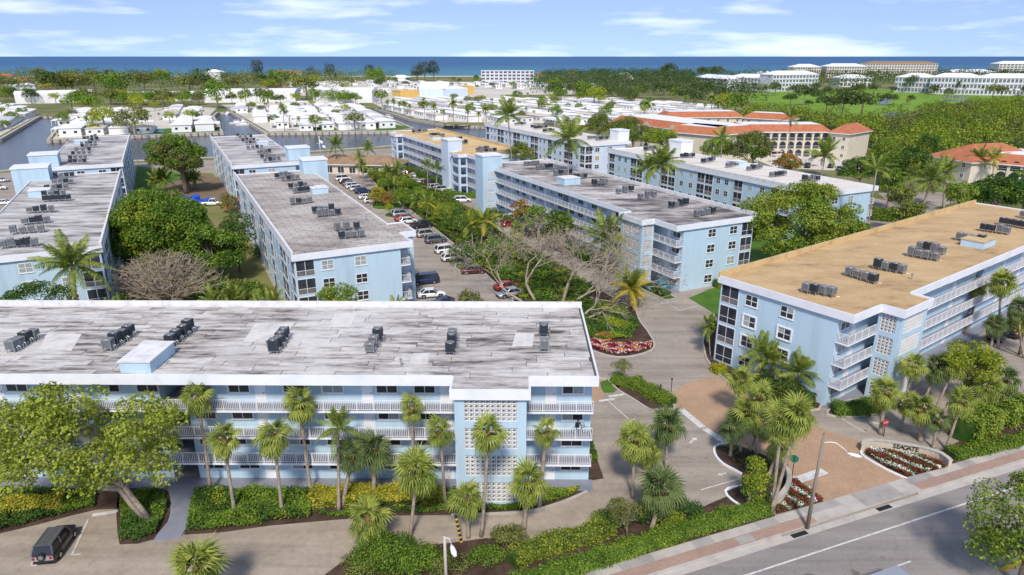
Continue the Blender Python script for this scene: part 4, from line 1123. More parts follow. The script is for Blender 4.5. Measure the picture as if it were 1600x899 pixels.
FR = 'fan palms before the long front house'
for base, top, s, lab, kw in [
    ((330, 770), (308, 618), 1.05, 'tall leaning fan palm beside the grey footpath before the front house', {}),
    ((367, 803), (349, 683), 1.05, 'second fan palm along from the grey footpath, rooted at the bed edge', {}),
    ((441, 802), (427, 677), 1.2, 'fan palm third from the footpath, full crown against the balconies', {}),
    ((486, 772), (467, 628), 1.15, 'tallest fan palm in mid row, brown leaf bases, crown at the third balcony', {}),
    ((533, 793), (549, 706), 1.2, 'dark fan palm with shaggy trunk at the start of the yellow hedge', {'kind': 'fand', 'tr': .2}),
    ((584, 778), (584, 700), 1.25, 'stocky fan palm with thick scaly trunk behind the yellow hedge', {'tr': .22, 'kind': 'fand'}),
    ((647, 768), (643, 634), .95, 'slim sparse fan palm standing close to the balconies', {'n': 24}),
    ((696, 790), (688, 670), 1.0, 'upright fan palm just before the pierced block tower', {'n': 28}),
    ((640, 840), (650, 732), 1.35, 'big light green fan palm with a split pale trunk on the drive edge', {'n': 42}),
    ((752, 838), (763, 672), 1.15, 'fan palm with orange brown neck covering the block tower', {}),
    ((732, 840), (729, 778), 1.1, 'short fan palm with striped guard nearby at the drive bend', {}),
    ((842, 792), (853, 672), .9, 'fan palm with rough trunk in front of the short end balconies', {'n': 26, 'tr': .2}),
    ((818, 826), (826, 750), 1.25, 'low bushy fan palm by the curved kerb under the end balconies', {'n': 40, 'tr': .2}),
    ((576, 858), (575, 806), 1.35, 'small loose fan palm rising out of the roadside bush', {'n': 22}),
    ((308, 960), (307, 885), 1.5, 'fan palm crown at the bottom edge below the footpath', {'n': 40}),
    ((989, 778), (991, 686), 1.25, 'tall fan palm by the parking bays with dense round crown', {'n': 40}),
    ((1041, 732), (1043, 662), 1.3, 'fan palm behind the dense round one near the white arrow', {'n': 40, 'kind': 'fand'}),
    ((1008, 735), (1014, 706), .95, 'short fan palm hiding between two tall ones by the parking bays', {'n': 26}),
    ((1018, 828), (1032, 762), 1.4, 'low blue green fan palm over the roadside shrubs', {'n': 40, 'kind': 'fand', 'tr': .2})]:
    k = kw.pop('kind', 'fan'); palm(k, base, top, s, lab, FR, **kw)
palm('coco', (527, 775), (527, 668), .72, 'dark feather palm in the row before the front house', 'feather palms of the complex', n=18, y=50.6)
MP = 'fan palms at the brick entrance'
for base, top, s, lab, kw in [
    ((1150, 652), (1158, 590), 1.2, 'fan palm standing at the brick drive edge by the tan-roof house', {}),
    ((1141, 714), (1146, 664), 1.15, 'fan palm on the mulch island tip, lowest crown of its clump', {'kind': 'fand'}),
    ((1156, 708), (1166, 640), 1.2, 'fan palm in the middle of the entrance island clump', {}),
    ((1170, 706), (1190, 658), 1.15, 'broad dark fan palm on the entrance island over the drive', {'kind': 'fand', 'n': 42}),
    ((1181, 712), (1188, 618), 1.15, 'tall fan palm at the back of the entrance island clump', {}),
    ((1200, 745), (1218, 690), 1.1, 'fan palm with brown shaggy neck on the entrance island', {'n': 28}),
    ((1203, 803), (1246, 645), 1.25, 'tall forked fan palm leaning over the brick drive', {'n': 46, 'lean': .5}),
    ((1206, 800), (1222, 655), 1.2, 'second stem of the leaning palms by the street hedge', {'n': 34, 'lean': .1}),
    ((1376, 678), (1384, 610), 1.2, 'shaggy fan palm behind the stop sign', {'tr': .22}),
    ((1406, 672), (1418, 628), 1.0, 'fan palm just behind the welcome wall lettering', {'n': 28}),
    ((1438, 690), (1441, 636), 1.15, 'thick fan palm over the curved welcome wall', {'tr': .22}),
    ((1478, 702), (1503, 625), 1.1, 'slim leaning fan palm at the end of the welcome wall', {'n': 30}),
    ((1410, 640), (1428, 570), 1.1, 'fan palm before the block tower of the tan-roof house', {}),
    ((1440, 632), (1466, 572), 1.2, 'fan palm with dark crown in the row along the tan-roof drive', {'kind': 'fand'}),
    ((1462, 640), (1492, 565), 1.25, 'bright fan palm third in the row along the tan-roof drive', {}),
    ((1500, 620), (1520, 590), 1.1, 'lower fan palm beside the yellow green tree', {}),
    ((1560, 640), (1572, 590), 1.25, 'fan palm at the picture edge beyond the yellow green tree', {'kind': 'fand'}),
    ((1458, 700), (1466, 655), .9, 'small dark fan palm between the welcome wall palms', {'kind': 'fand', 'n': 24}),
    ((1535, 650), (1545, 602), 1.1, 'fan palm with brown boots by the hedge corner', {}),
    ((1508, 524), (1531, 448), 1.0, 'tall slim fan palm against the tan-roof balconies', {'n': 30}),
    ((1560, 545), (1566, 440), 1.3, 'bushy fan palm beside the small flag at the balconies', {'n': 40}),
    ((1545, 560), (1556, 505), 1.1, 'lower fan palm under the flag by the dark cars', {'kind': 'fand'}),
    ((1600, 560), (1592, 480), 1.2, 'fan palm cut by the picture edge near the tan-roof house', {'kind': 'fand'})]:
    k = kw.pop('kind', 'fan'); palm(k, base, top, s, lab, MP, **kw)
FP = 'feather palms of the complex'
for base, top, s, lab, kw in [
    ((108, 475), (112, 412), 1.6, 'great feather palm before the end wall of the grey-roof house', {'y': 88.0, 'n': 24, 'tr': .28}),
    ((945, 432), (950, 372), 1.75, 'large feather palm with long drooping fronds by the stained-roof house', {'n': 20, 'tr': .22}),
    ((983, 480), (986, 449), 1.12, 'squat feather palm with yellowing lower fronds beside the cyan car', {'kind': 'yellow', 'n': 40, 'tr': .35}),
    ((1110, 556), (1108, 508), .62, 'triple young palm at the curved kerb of the tan-roof house, first stem', {'n': 16, 'tr': .08}),
    ((1116, 556), (1120, 510), .6, 'triple young palm at the curved kerb of the tan-roof house, dark second stem', {'n': 14, 'tr': .08}),
    ((1192, 600), (1190, 548), .85, 'feather palm before the end windows of the tan-roof house', {'n': 18, 'tr': .12}),
    ((1216, 606), (1205, 562), .85, 'feather palm with pale trunk under the end windows', {'n': 18, 'tr': .14}),
    ((1250, 620), (1250, 580), .9, 'feather palm with an orange fruit bunch at the tan-roof end wall', {'n': 20, 'tr': .12}),
    ((526, 270), (524, 226), 1.35, 'coconut palm standing before the clubhouse roof', {'n': 18}),
    ((572, 266), (575, 232), 1.15, 'coconut palm at the clubhouse corner', {'n': 18}),
    ((806, 258), (794, 178), 1.75, 'very tall coconut palm behind the yellow tan roof', {'y': 190.0, 'n': 22}),
    ((890, 290), (888, 216), 1.9, 'broad coconut palm before the screened balconies', {'y': 160, 'n': 20}),
    ((1030, 300), (1034, 254), 1.6, 'bushy feather palm between two apartment houses', {'y': 150, 'n': 26}),
    ((1012, 300), (1012, 262), 1.2, 'darker feather palm beside the bushy one', {'y': 150, 'n': 18}),
    ((1128, 270), (1128, 214), 1.2, 'slender palm before the orange tiled house wall', {'y': 210, 'n': 14}),
    ((1232, 262), (1236, 182), 1.3, 'tall bare trunk palm over the house car park', {'y': 215, 'n': 12}),
    ((1283, 277), (1290, 240), 1.9, 'coconut palm pair beside the cream end wall, broad one', {'n': 20}),
    ((1358, 352), (1370, 262), 1.2, 'leaning pole-like palm at the pale blue gable', {'y': 130, 'n': 12}),
    ((1440, 330), (1455, 280), 1.7, 'great feather palm before the tiled corner house', {'n': 26, 'tr': .3}),
    ((1474, 326), (1478, 268), 1.5, 'second great feather palm before the tiled corner house', {'n': 22, 'tr': .3}),
    ((1425, 318), (1428, 272), 1.1, 'thin feather palm by the side street', {'n': 16}),
    ((1530, 300), (1532, 246), 1.2, 'feather palm against the tiled roof slope', {'n': 18}),
    ((1552, 305), (1553, 246), 1.2, 'feather palm with dry fronds against the tiled roof', {'kind': 'yellow', 'n': 16}),
    ((620, 300), (622, 262), .9, 'feather palm at the pale house corridor near the white cars', {'n': 14}),
    ((668, 300), (668, 258), 1.0, 'feather palm against the pale balconies', {'n': 14}),
    ((680, 305), (683, 262), .8, 'slender feather palm against the pale balconies', {'n': 12}),
    ((560, 290), (561, 246), .8, 'tall thin palm in the car park garden near the clubhouse', {'n': 14}),
    ((569, 296), (566, 258), .8, 'thin palm in the car park garden, bent trunk', {'n': 14}),
    ((608, 300), (605, 268), .9, 'bent feather palm in the car park garden', {'n': 16}),
    ((616, 300), (617, 272), .9, 'straight feather palm in the car park garden', {'n': 16}),
    ((656, 334), (654, 312), .9, 'slim feather palm beside the topiary trees', {'n': 16}),
    ((666, 344), (668, 316), .8, 'yellowish feather palm beside the topiary trees', {'kind': 'yellow', 'n': 14}),
    ((739, 390), (737, 352), 1.0, 'pale stemmed feather palm among the white flowering trees', {'n': 18}),
    ((750, 388), (756, 344), 1.05, 'bright feather palm among the white flowering trees', {'kind': 'yellow', 'n': 18}),
    ((768, 374), (772, 348), .9, 'feather palm next to the red car in the far lot', {'n': 16}),
    ((862, 392), (866, 348), .8, 'triple stem palm against the stained-roof corridor', {'y': 132, 'n': 16}),
    ((880, 392), (884, 346), .8, 'dark triple stem palm against the stained-roof corridor', {'y': 132, 'n': 16})]:
    k = kw.pop('kind', 'coco'); palm(k, base, top, s, lab, FP, boot=False, **kw)
palm('fan', (811, 378), (808, 358), 1.35, 'fan palm at the edge of the far parking lot', FP, n=26)
palm('fand', (800, 396), (815, 386), 1.1, 'low fan palm leaning over the bare branches', FP, n=22)
# ------------------------------------------------------------------ broadleaf trees, bare trees, hedges
def limbs(b, p0, d, r, ln, depth, spread=.55, up=.1, k=5, m=0, kids=(2, 3), shrink=.72, tips=None, bend=.18):
    pts = [Vector(p0)]; dd = Vector(d).normalized(); n = 3
    for i in range(n):
        dd = (dd + Vector((random.uniform(-bend, bend), random.uniform(-bend, bend), random.uniform(-bend, bend) + up * .2))).normalized()
        pts.append(pts[-1] + dd * ln / n)
    b.tube(pts, [r, r * .9, r * .8, r * .66], max(3, k), m, cap=False)
    if depth <= 0:
        if tips is not None: tips.append(pts[-1])
        return
    for j in range(random.randint(*kids)):
        ax = Vector((random.gauss(0, 1), random.gauss(0, 1), random.gauss(0, .6))).normalized()
        nd = (dd + ax * spread + Vector((0, 0, up))).normalized()
        at = pts[-1] if j < 2 else pts[2]
        limbs(b, at, nd, r * random.uniform(.55, .7), ln * shrink * random.uniform(.8, 1.15), depth - 1, spread, up, k - 1, m, kids, shrink, tips, bend)
def crown_blobs(c, r, n, br, flat_=.75, low=-.35):
    out = []
    d = sphere_pts(n * 3); d = d[d[:, 2] > low][:n]
    for v in d:
        t = random.uniform(.62, .98); q = random.uniform(br * .75, br * 1.25)
        out.append((c[0] + v[0] * t * max(.3, r[0] - q * .6), c[1] + v[1] * t * max(.3, r[1] - q * .6), c[2] + v[2] * t * max(.3, r[2] - q * .5), q, flat_))
    return out
def tree(label, base, c, r, n, br, mat, leaf=.3, per=120, tr=.3, group=None, y=None, name='tree', low=-.35, mixm=None, bark='bark', jitter=.6, cat='tree', stems=1, cy=None):
    """base: photo point of the foot (or y given), c: photo point of crown centre, r: crown radii in metres"""
    B_ = G(*base) if y is None else Vector((XAt(base[0], base[1], y), y, 0))
    yy = B_.y if cy is None else cy
    cc = Vector((XAt(c[0], c[1], yy) - B_.x, yy - B_.y, Zat(c[1], yy)))
    root = thing(name, label, cat, B_, 0, group)
    blobs = crown_blobs(cc, r, n, br, low=low)
    V = blob_leaves(blobs, per, leaf, jitter)
    mi = None
    mats = [M[mat]]
    if mixm:
        mats.append(M[mixm[0]]); nv = len(V); Q = V[:, 0]; w_ = 2.4 / max(1.2, r[0] * .35)
        kk = np.sin(Q[:, 0] * w_ + 1.3 * np.sin(Q[:, 1] * w_)) + np.sin(Q[:, 1] * w_ * .9 + 2) + np.sin(Q[:, 2] * w_ * 1.2 + Q[:, 0] * w_ * .6) + rng.normal(0, 1.1, nv)
        if mixm[1] < .1: kk = rng.uniform(0, 1, nv)
        mi = (kk < np.quantile(kk, mixm[1])).astype(np.int32)
    link('crown', quads_mesh('crown', V, mats, mi), root)
    b = MB()
    for s_ in range(stems):
        off = Vector((random.uniform(-1, 1), random.uniform(-.5, .5), 0)) * (.35 * (stems > 1))
        fork = Vector((cc.x * .45, cc.y * .4, max(.6, cc.z - r[2] * .75))) + off * 2
        b.tube([off + Vector((0, 0, -.1)), off + fork * .5 + Vector((random.uniform(-.1, .1), 0, 0)), fork], [tr * 1.3, tr, tr * .85], 8)
        for bl in random.sample(blobs, min(len(blobs), 9 if r[0] > 3 else 5)):
            e = Vector(bl[:3]); mid = fork.lerp(e, .5) + Vector((random.uniform(-.3, .3), random.uniform(-.3, .3), random.uniform(-.2, .3)))
            b.tube([fork, mid, e], [tr * .55, tr * .35, tr * .12], 5, cap=False)
    part('trunk', b, M[bark], root, True)
    return root
# big sea-grape tree over the parking bay
tree('sprawling yellow green tree over the parked black car and footpath', (233, 812), (134, 688), (9.9, 5.2, 5.8), 104, 1.25, 'lf_grape', .29, 125, .22, low=-.8, stems=3, bark='palmbark', cy=49.5)
tree('great dark green tree between the two rows of apartment houses', (272, 398), (249, 360), (8.7, 8.0, 7.7), 120, 2.2, 'lf_green', .42, 95, .5, y=118.0, mixm=('lf_lime', .22), low=-.85)
tree('lower green tree joined to the great dark one near the white pickup', (335, 400), (334, 386), (5.8, 5.0, 4.6), 42, 1.7, 'lf_green', .40, 100, .35, y=115.0, mixm=('lf_dark', .35), low=-.9)
tree('tall airy tree standing by the canal lawn between the houses', (290, 303), (277, 243), (9.5, 7.0, 6.4), 64, 1.9, 'lf_green', .5, 75, .45, mixm=('lf_olive', .4), low=-.75, stems=3)
tree('large leafy tree with pale leaves beside the tan roof', (1245, 412), (1245, 348), (11.6, 7.5, 7.8), 120, 1.75, 'lf_grape', .40, 85, .4, y=120.0, mixm=('lf_green', .3), low=-.8, stems=2)
tree('tree hanging over the street at the bottom corner', (1600, 905), (1612, 822), (4.9, 4.0, 4.2), 42, 1.25, 'lf_green', .26, 120, .28, mixm=('lf_grape', .5), low=-.9, y=41.5)
tree('small olive grey tree on the lawn island by the brick path', (978, 598), (972, 573), (1.35, 1.3, .95), 16, .55, 'lf_olive', .13, 330, .09)
tree('loose yellow green tree by the street hedge and entrance island', (1166, 797), (1180, 748), (1.25, 1.2, 2.2), 26, .6, 'lf_lime', .18, 260, .08, low=-.9, mixm=('lf_green', .35))
tree('fine leaved pale shrub tree in the roadside bed', (980, 838), (978, 802), (1.9, 1.5, 1.5), 20, .7, 'lf_olive', .14, 260, .07, low=-.8, name='shrub_tree')
tree('bright yellow green tree beside the palms of the tan-roof drive', (1520, 640), (1520, 566), (3.2, 2.8, 2.6), 36, 1.0, 'lf_lime', .24, 170, .16, low=-.7)
tree('second bright tree at the frame edge near the tan-roof drive', (1592, 555), (1600, 505), (2.6, 2.2, 2.0), 22, .9, 'lf_lime', .24, 170, .14, low=-.7)
tree('round clipped orange green topiary by the car park', (589, 322), (590, 306), (2.9, 2.9, 2.5), 60, .75, 'lf_lime', .26, 150, .2, mixm=('lf_rust', .35), low=-.7)
tree('round clipped rusty topiary in the middle of three', (608, 324), (610, 310), (2.6, 2.6, 2.2), 50, .75, 'lf_olive', .26, 150, .2, mixm=('lf_rust', .35), low=-.7)
tree('broad clipped green topiary, third on the car park island', (629, 328), (629, 308), (2.8, 2.6, 2.9), 60, .75, 'lf_green', .26, 150, .2, low=-.7)
tree('small thin tree below the topiary island', (609, 338), (608, 326), (1.4, 1.4, 1.7), 14, .7, 'lf_lime', .22, 130, .08)
WT = 'white flowering trees in the car park garden'
for i, (ba, c_, r, lab) in enumerate([
    ((672, 342), (672, 322), 2.9, 'garden tree behind the silver parked cars, first in the row'), ((690, 352), (690, 332), 2.8, 'garden tree second in the row beside the parked cars'),
    ((708, 366), (706, 342), 3.0, 'garden tree with dense crown midway along the parked cars'), ((722, 372), (724, 350), 2.8, 'dark garden tree beside the bright feather palm'),
    ((700, 340), (704, 326), 2.6, 'garden tree on the far lot side, pale leaves'), ((735, 352), (736, 338), 2.2, 'rusty tipped garden tree by the far lot'),
    ((722, 416), (720, 396), 3.0, 'white flowering tree hiding the front of the white car'), ((772, 410), (768, 388), 2.9, 'white flowering tree beside the bare branches'),
    ((752, 420), (752, 404), 2.4, 'dark shrub tree below the pale stemmed palm'), ((795, 412), (792, 398), 2.6, 'green tree behind the twigs of the bare tree'),
    ((825, 420), (826, 402), 2.4, 'yellowish tree behind the bare tree'), ((640, 300), (632, 282), 3.0, 'tree in the garden strip near the pale house cars'), ((660, 318), (655, 302), 2.4, 'leafy tree at the end of the topiary island'),
    ((590, 285), (588, 272), 3.2, 'bushy tree in the garden strip near the clubhouse'), ((568, 280), (566, 264), 2.8, 'bushy tree hiding the clubhouse wall'), ((622, 290), (618, 284), 2.6, 'low bushy tree between two thin palms'),
    ((600, 300), (600, 288), 2.4, 'low dark tree behind the clipped topiary')]):
    tree(lab, ba, c_, (r, r * .95, r * .85), 24, .95, ('lf_green', 'lf_grape', 'lf_dark', 'lf_green')[i % 4], .26, 110, .12, WT, mixm=('lf_white', .03) if i in (6, 7, 3) else (('lf_rust', .3) if i == 5 else ('lf_lime', .2)), low=-.8)
for ba, c_, r, mat, lab, yy in [
    ((1175, 305), (1173, 230), (7.6, 6, 5.2), 'lf_olive', 'rounded olive tree before the orange tiled house', 215), ((1345, 300), (1342, 264), (5.5, 5, 4.0), 'lf_dark', 'dense round tree by the cream end wall', 178),
    ((990, 262), (985, 205), (8, 6, 5.5), 'lf_olive', 'shrubby olive tree beside the white lift tower', 262), ((935, 240), (935, 196), (7, 6, 5), 'lf_olive', 'dark olive tree at the grass bank', 300),
    ((1200, 230), (1120, 232), (6, 5, 3.8), 'lf_green', 'green hedge tree before the cream wall', 235), ((1040, 240), (1030, 215), (7, 5, 3.8), 'lf_grape', 'bright green bush tree behind the white lift tower', 255),
    ((1560, 330), (1556, 300), (7, 5, 4.6), 'lf_dark', 'dark blue green tree before the tiled corner house', 152), ((1600, 330), (1602, 296), (6, 5, 5), 'lf_dark', 'dark tree at the frame edge before the tiled corner house', 156),
    ((1235, 270), (1232, 254), (4.2, 4, 3.0), 'lf_rust', 'brown thin tree in the house car park', 200), ((880, 372), (873, 348), (3.6, 3, 3.4), 'lf_dark', 'dark leafy clump at the stained-roof corridor', 133),
    ((842, 345), (838, 338), (2.8, 2.4, 2.4), 'lf_green', 'bushy tree by the far lot kerb', 142), ((820, 340), (815, 328), (2.6, 2.4, 2.6), 'lf_rust', 'rusty bush by the block panel tower', 149),
    ((780, 330), (772, 290), (3.2, 3, 4.0), 'lf_dark', 'dark slender tree between two blue houses', 176), ((826, 234), (822, 246), (4, 3.5, 3.2), 'lf_olive', 'tree behind the white gable roof edge', 205),
    ((820, 265), (812, 238), (4, 4, 3.5), 'lf_olive', 'olive tree before the far screened balconies', 196)]:
    tree(lab, ba, c_, r, 36, r[0] * .28, mat, .42, 70, .25, 'trees around the apartment houses', y=yy, low=-.8, mixm=('lf_green', .3))
# leafless trees
def bare_tree(label, base, hs, mat='palebark', y=None, twig=0.0, wide=(1, 1)):
    B_ = G(*base) if y is None else Vector((XAt(base[0], base[1], y), y, 0))
    root = thing('bare_tree', label, 'bare tree', B_); tips = []
    b = MB()
    for (dx, dy, lean, r, ln, depth, spread, up, kids, shr) in hs:
        limbs(b, (dx, dy, -.1), lean, r, ln, depth, spread, up, 7, 0, kids, shr, tips)
    part('trunk', b, M[mat], root)
    if twig and tips:
        P = np.array([(t.x, t.y, t.z) for t in tips]); P = np.repeat(P, int(twig), 0) + rng.normal(0, .45, (len(P) * int(twig), 3)); 
        V = leaves(P, rng.normal(0, 1, P.shape), .38, .5, .16); link('twig', quads_mesh('twig', V, M['lf_bark']), root)['kind'] = 'stuff'
    return root
random.seed(21)
bt_ = bare_tree('big leafless grey tree in the flower bed behind the front house', (858, 478), [
    (-1.2, .5, (-.45, .1, 1), .19, 3.0, 7, .8, .02, (2, 3), .80), (1.4, -.2, (.25, .1, 1), .21, 3.2, 7, .8, .04, (2, 3), .80), (-2.5, .8, (-1, .3, .7), .15, 3.2, 6, .75, .0, (2, 3), .80), (2.2, .3, (1, .2, .75), .15, 3.4, 6, .75, .02, (2, 3), .80)], twig=3)
bt_.scale = (1.5, 1.35, 1.35)
bare_tree('drooping leafless limbs over the flower bed corner', (905, 500), [
    (0, 0, (.9, -.1, .5), .2, 2.6, 5, .75, -.08, (2, 3), .78), (.3, .5, (.8, .3, .7), .2, 2.8, 5, .7, -.04, (2, 3), .8), (.6, -.2, (.9, -.5, .35), .16, 2.2, 5, .8, -.12, (2, 3), .76)], twig=3)
def dome_tree(label, y, u, rx, ry, zt, n, mat):
    root = thing('bare_tree', label, 'bare tree', Vector((XAt(u, 470, y), y, 0))); b = MB(); tw = MB()
    for s_ in range(4): b.tube([(s_ * .5 - .8, 0, 0), (s_ * .9 - 1.4, random.uniform(-.5, .5), 2.0), (s_ * 1.6 - 2.4, random.uniform(-1, 1), 3.6)], [.3, .24, .18], 6)
    for i in range(n):
        a = i * GA; rr = math.sqrt((i + .5) / n); e = Vector((rx * rr * math.cos(a), ry * rr * math.sin(a), zt * (1 - .5 * rr ** 2.4) + random.uniform(-.4, .4)))
        st = Vector((e.x * .22, e.y * .2, 3.4)); m1 = st.lerp(e, .35) + Vector((random.uniform(-.6, .6), random.uniform(-.6, .6), random.uniform(.0, .9))); m2 = st.lerp(e, .72) + Vector((random.uniform(-.6, .6), random.uniform(-.6, .6), random.uniform(-.2, .7)))
        b.tube([st, m1, m2, e], [.15, .11, .075, .04], 5, cap=False)
        for k in range(13):
            p = m1.lerp(m2, random.random()) if k < 5 else m2.lerp(e, random.random()); d = Vector((random.gauss(0, 1), random.gauss(0, 1), random.gauss(.15, .4))).normalized(); l = random.uniform(.8, 2.0); q = p + d * l * .5 + Vector((0, 0, .1))
            tw.tube([p, q, q + (d + Vector((random.gauss(0, .5), random.gauss(0, .5), random.gauss(.1, .3)))).normalized() * l * .5], [.04, .03, .014], 3, cap=False)
    part('trunk', b, M[mat], root); part('twig', tw, M[mat], root)['kind'] = 'stuff'
    return root
dome_tree('wide leafless flat topped tree before the great dark green tree', 97.0, 262, 9.4, 6.5, 10.3, 100, 'lf_bark')
random.seed(99)
for ba, c_, r_, mt, lab, yy in [((1390, 300), (1392, 284), (4, 4, 3.6), 'lf_green', 'green tree between the cream gable and side street', 175), ((1425, 290), (1424, 262), (6, 5, 5), 'lf_dark', 'dark tree mass before the tiled corner house', 195), ((1405, 320), (1408, 305), (3.4, 3, 2.6), 'lf_olive', 'olive bush tree by the side street bend', 150),
    ((1500, 320), (1500, 300), (3.6, 3, 3), 'lf_green', 'green bush tree under the tiled corner house wall', 150), ((1380, 262), (1385, 240), (6, 6, 5.5), 'lf_green', 'broad tree at the mangrove edge behind the cream gable', 235), ((1440, 262), (1445, 236), (7, 6, 6), 'lf_dark', 'dark rounded tree at the mangrove edge by the tiled corner house', 225),
    ((1418, 345), (1420, 330), (3.4, 2.6, 2.6), 'lf_olive', 'loose bush behind the tan parapet by the street', 132), ((1340, 392), (1335, 370), (3.4, 3, 3), 'lf_green', 'green bushes continuing from the large leafy tree', 118)]:
    tree(lab, ba, c_, r_, 34, r_[0] * .3, mt, .4, 75, .22, 'trees around the apartment houses', y=yy, low=-.85, mixm=('lf_grape', .25))
# hedges and massed planting -------------------------------------------------
def hedge(label, line, w, h, mat, leaf=.16, per=110, mixm=None, name='hedge', curve=False, rough=.25, cat='hedge', group=None, core='lf_dark'):
    line = dense(line, 1.0) if curve else dense(line, 1.0) if len(line) > 2 else [Vector(line[0][:2]).lerp(Vector(line[1][:2]), i / 40) for i in range(41)]
    o0 = line[0]
    b = MB(); L2 = [p - o0 for p in line]
    strip(b, L2, w * .8, 0, h * .86)
    root = part(name, b, M[core], None); root.location = (o0.x, o0.y, .02)
    tag(root, label, cat, group)
    tot = sum((L2[i + 1] - L2[i]).length for i in range(len(L2) - 1))
    n = int(tot * (w + 2 * h) * per)
    cum = [0]
    for i in range(len(L2) - 1): cum.append(cum[-1] + (L2[i + 1] - L2[i]).length)
    t = rng.uniform(0, tot, n); idx = np.clip(np.searchsorted(cum, t) - 1, 0, len(L2) - 2)
    A_ = np.array([(p.x, p.y) for p in L2]); seg = A_[idx + 1] - A_[idx]; sl = np.linalg.norm(seg, axis=1, keepdims=True) + 1e-9
    f = ((t - np.array(cum)[idx]) / sl[:, 0])[:, None]; P2 = A_[idx] + seg * f; nn = np.stack([-seg[:, 1], seg[:, 0]], 1) / sl
    u = rng.uniform(0, w + 2 * h, n); P = np.zeros((n, 3)); N = np.zeros((n, 3))
    s1 = u < h; s2 = u > h + w; s3 = ~s1 & ~s2
    offs = np.where(s1, -w / 2, np.where(s2, w / 2, u - h - w / 2)); zz = np.where(s1, u, np.where(s2, u - h - w, h))
    bumpy = 1 + rough * np.sin(t * 1.9 + 1.3 * np.sin(t * .7)) * .5
    P[:, :2] = P2 + nn * (offs * bumpy)[:, None]; P[:, 2] = zz * bumpy; P += rng.normal(0, .06 + rough * .12, (n, 3)); P[:, 2] = np.maximum(P[:, 2], .03)
    N[:, :2] = nn * np.where(s1, -1, np.where(s2, 1, 0))[:, None]; N[:, 2] = np.where(s3, 1, .3)
    V = leaves(P, N, leaf); mats = [M[mat]]; mi = None
    if mixm: mats.append(M[mixm[0]]); mi = (rng.uniform(0, 1, n) < mixm[1]).astype(np.int32)
    link('foliage', quads_mesh('foliage', V, mats, mi), root)
    return root
def inside(P, poly):
    x, y = P[:, 0], P[:, 1]; ins = np.zeros(len(P), bool); n = len(poly)
    for i in range(n):
        x0, y0 = poly[i][0], poly[i][1]; x1, y1 = poly[(i + 1) % n][0], poly[(i + 1) % n][1]
        c = ((y0 > y) != (y1 > y)) & (x < (x1 - x0) * (y - y0) / (y1 - y0 + 1e-12) + x0); ins ^= c
    return ins
def cover(name, poly, h, mats, density, leaf=.18, label=None, z0=.1, seed=0, share=None, fq=1.0):
    """massed low planting over a bed: one object that nobody could count"""
    poly = [(p[0], p[1]) for p in poly]; xs = [p[0] for p in poly]; ys = [p[1] for p in poly]
    n = int((max(xs) - min(xs)) * (max(ys) - min(ys)) * density)
    P = np.stack([rng.uniform(min(xs), max(xs), n), rng.uniform(min(ys), max(ys), n), np.zeros(n)], 1); P = P[inside(P, poly)]; n = len(P)
    ph = rng.uniform(0, 6.28, 4)
    f = .5 + .22 * np.sin(P[:, 0] * 1.7 + ph[0] + np.sin(P[:, 1] * 2.1 + ph[1])) + .22 * np.sin(P[:, 1] * 1.9 + ph[2] + 1.4 * np.sin(P[:, 0] * 1.1 + ph[3]))
    P[:, 2] = z0 + h * (.35 + .75 * f) * np.sqrt(rng.uniform(.1, 1, n))
    N = rng.normal(0, .5, (n, 3)); N[:, 2] = 1
    V = leaves(P, N, leaf, .5)
    if len(mats) > 1:
        k = np.sin(P[:, 0] * .9 * fq + ph[1]) + np.sin(P[:, 1] * 1.1 * fq + ph[2] + P[:, 0] * .5 * fq)
        cuts = np.quantile(k + rng.normal(0, .35, n), np.cumsum(share or [1 / len(mats)] * len(mats))[:-1])
        mi = np.searchsorted(cuts, k + rng.normal(0, .35, n)).astype(np.int32)
    else: mi = None
    return stuff(link(name, quads_mesh(name, V, [M[m] for m in mats], mi)), label)
cover('bed_planting', PX((300, 790), (306, 770), (400, 770), (486, 772), (486, 812), (420, 820), (350, 830), (292, 834)), .95, ['lf_green', 'lf_dark', 'lf_lime'], 260, .2, share=[.55, .42, .03])
cover('bed_planting', PX((486, 806), (690, 795), (705, 803), (620, 805), (520, 812)), .7, ['lf_green', 'lf_dark'], 300, .16)
cover('bed_planting', PX((486, 772), (720, 770), (720, 792), (486, 796)), .8, ['lf_green', 'lf_dark'], 240, .2)
cover('bed_planting', PX((190, 800), (190, 772), (258, 772), (262, 795), (244, 838), (212, 848), (189, 849)), .7, ['lf_dark', 'lf_green', 'lf_lime'], 280, .2, share=[.55, .42, .03])
cover('bed_planting', PX((-80, 845), (0, 832), (60, 818), (112, 804), (150, 795), (150, 772), (-80, 772)), .9, ['lf_dark', 'lf_green'], 230, .2)
cover('bed_planting', PX((828, 797), (880, 783), (908, 768), (828, 774)), .9, ['lf_green', 'lf_lime'], 420, .2, share=[.92, .08])
cover('bed_planting', PX((722, 802), (820, 800), (822, 794), (722, 794)), .6, ['lf_green', 'lf_dark'], 420, .2)
cover('bed_planting', PX((919, 620), (924, 690), (934, 724), (922, 728), (920, 690)), .8, ['lf_dark', 'lf_green'], 420, .18)
hedge('bright yellow croton hedge before the front house between palm trunks', PX((486, 786), (560, 782), (620, 780), (692, 782)), 1.9, 1.1, 'lf_yellow', .2, 130, ('lf_lime', .3), core='lf_lime')
hedge('yellow croton hedge behind the black parked car', PX((-60, 812), (40, 800), (104, 790)), 1.6, 1.1, 'lf_yellow', .2, 130, ('lf_lime', .35), core='lf_lime')
hedge('long green hedge along the street sidewalk', PX((800, 926), (960, 872), (1080, 832), (1196, 800)), 1.5, .95, 'lf_green', .15, 210, ('lf_lime', .12))
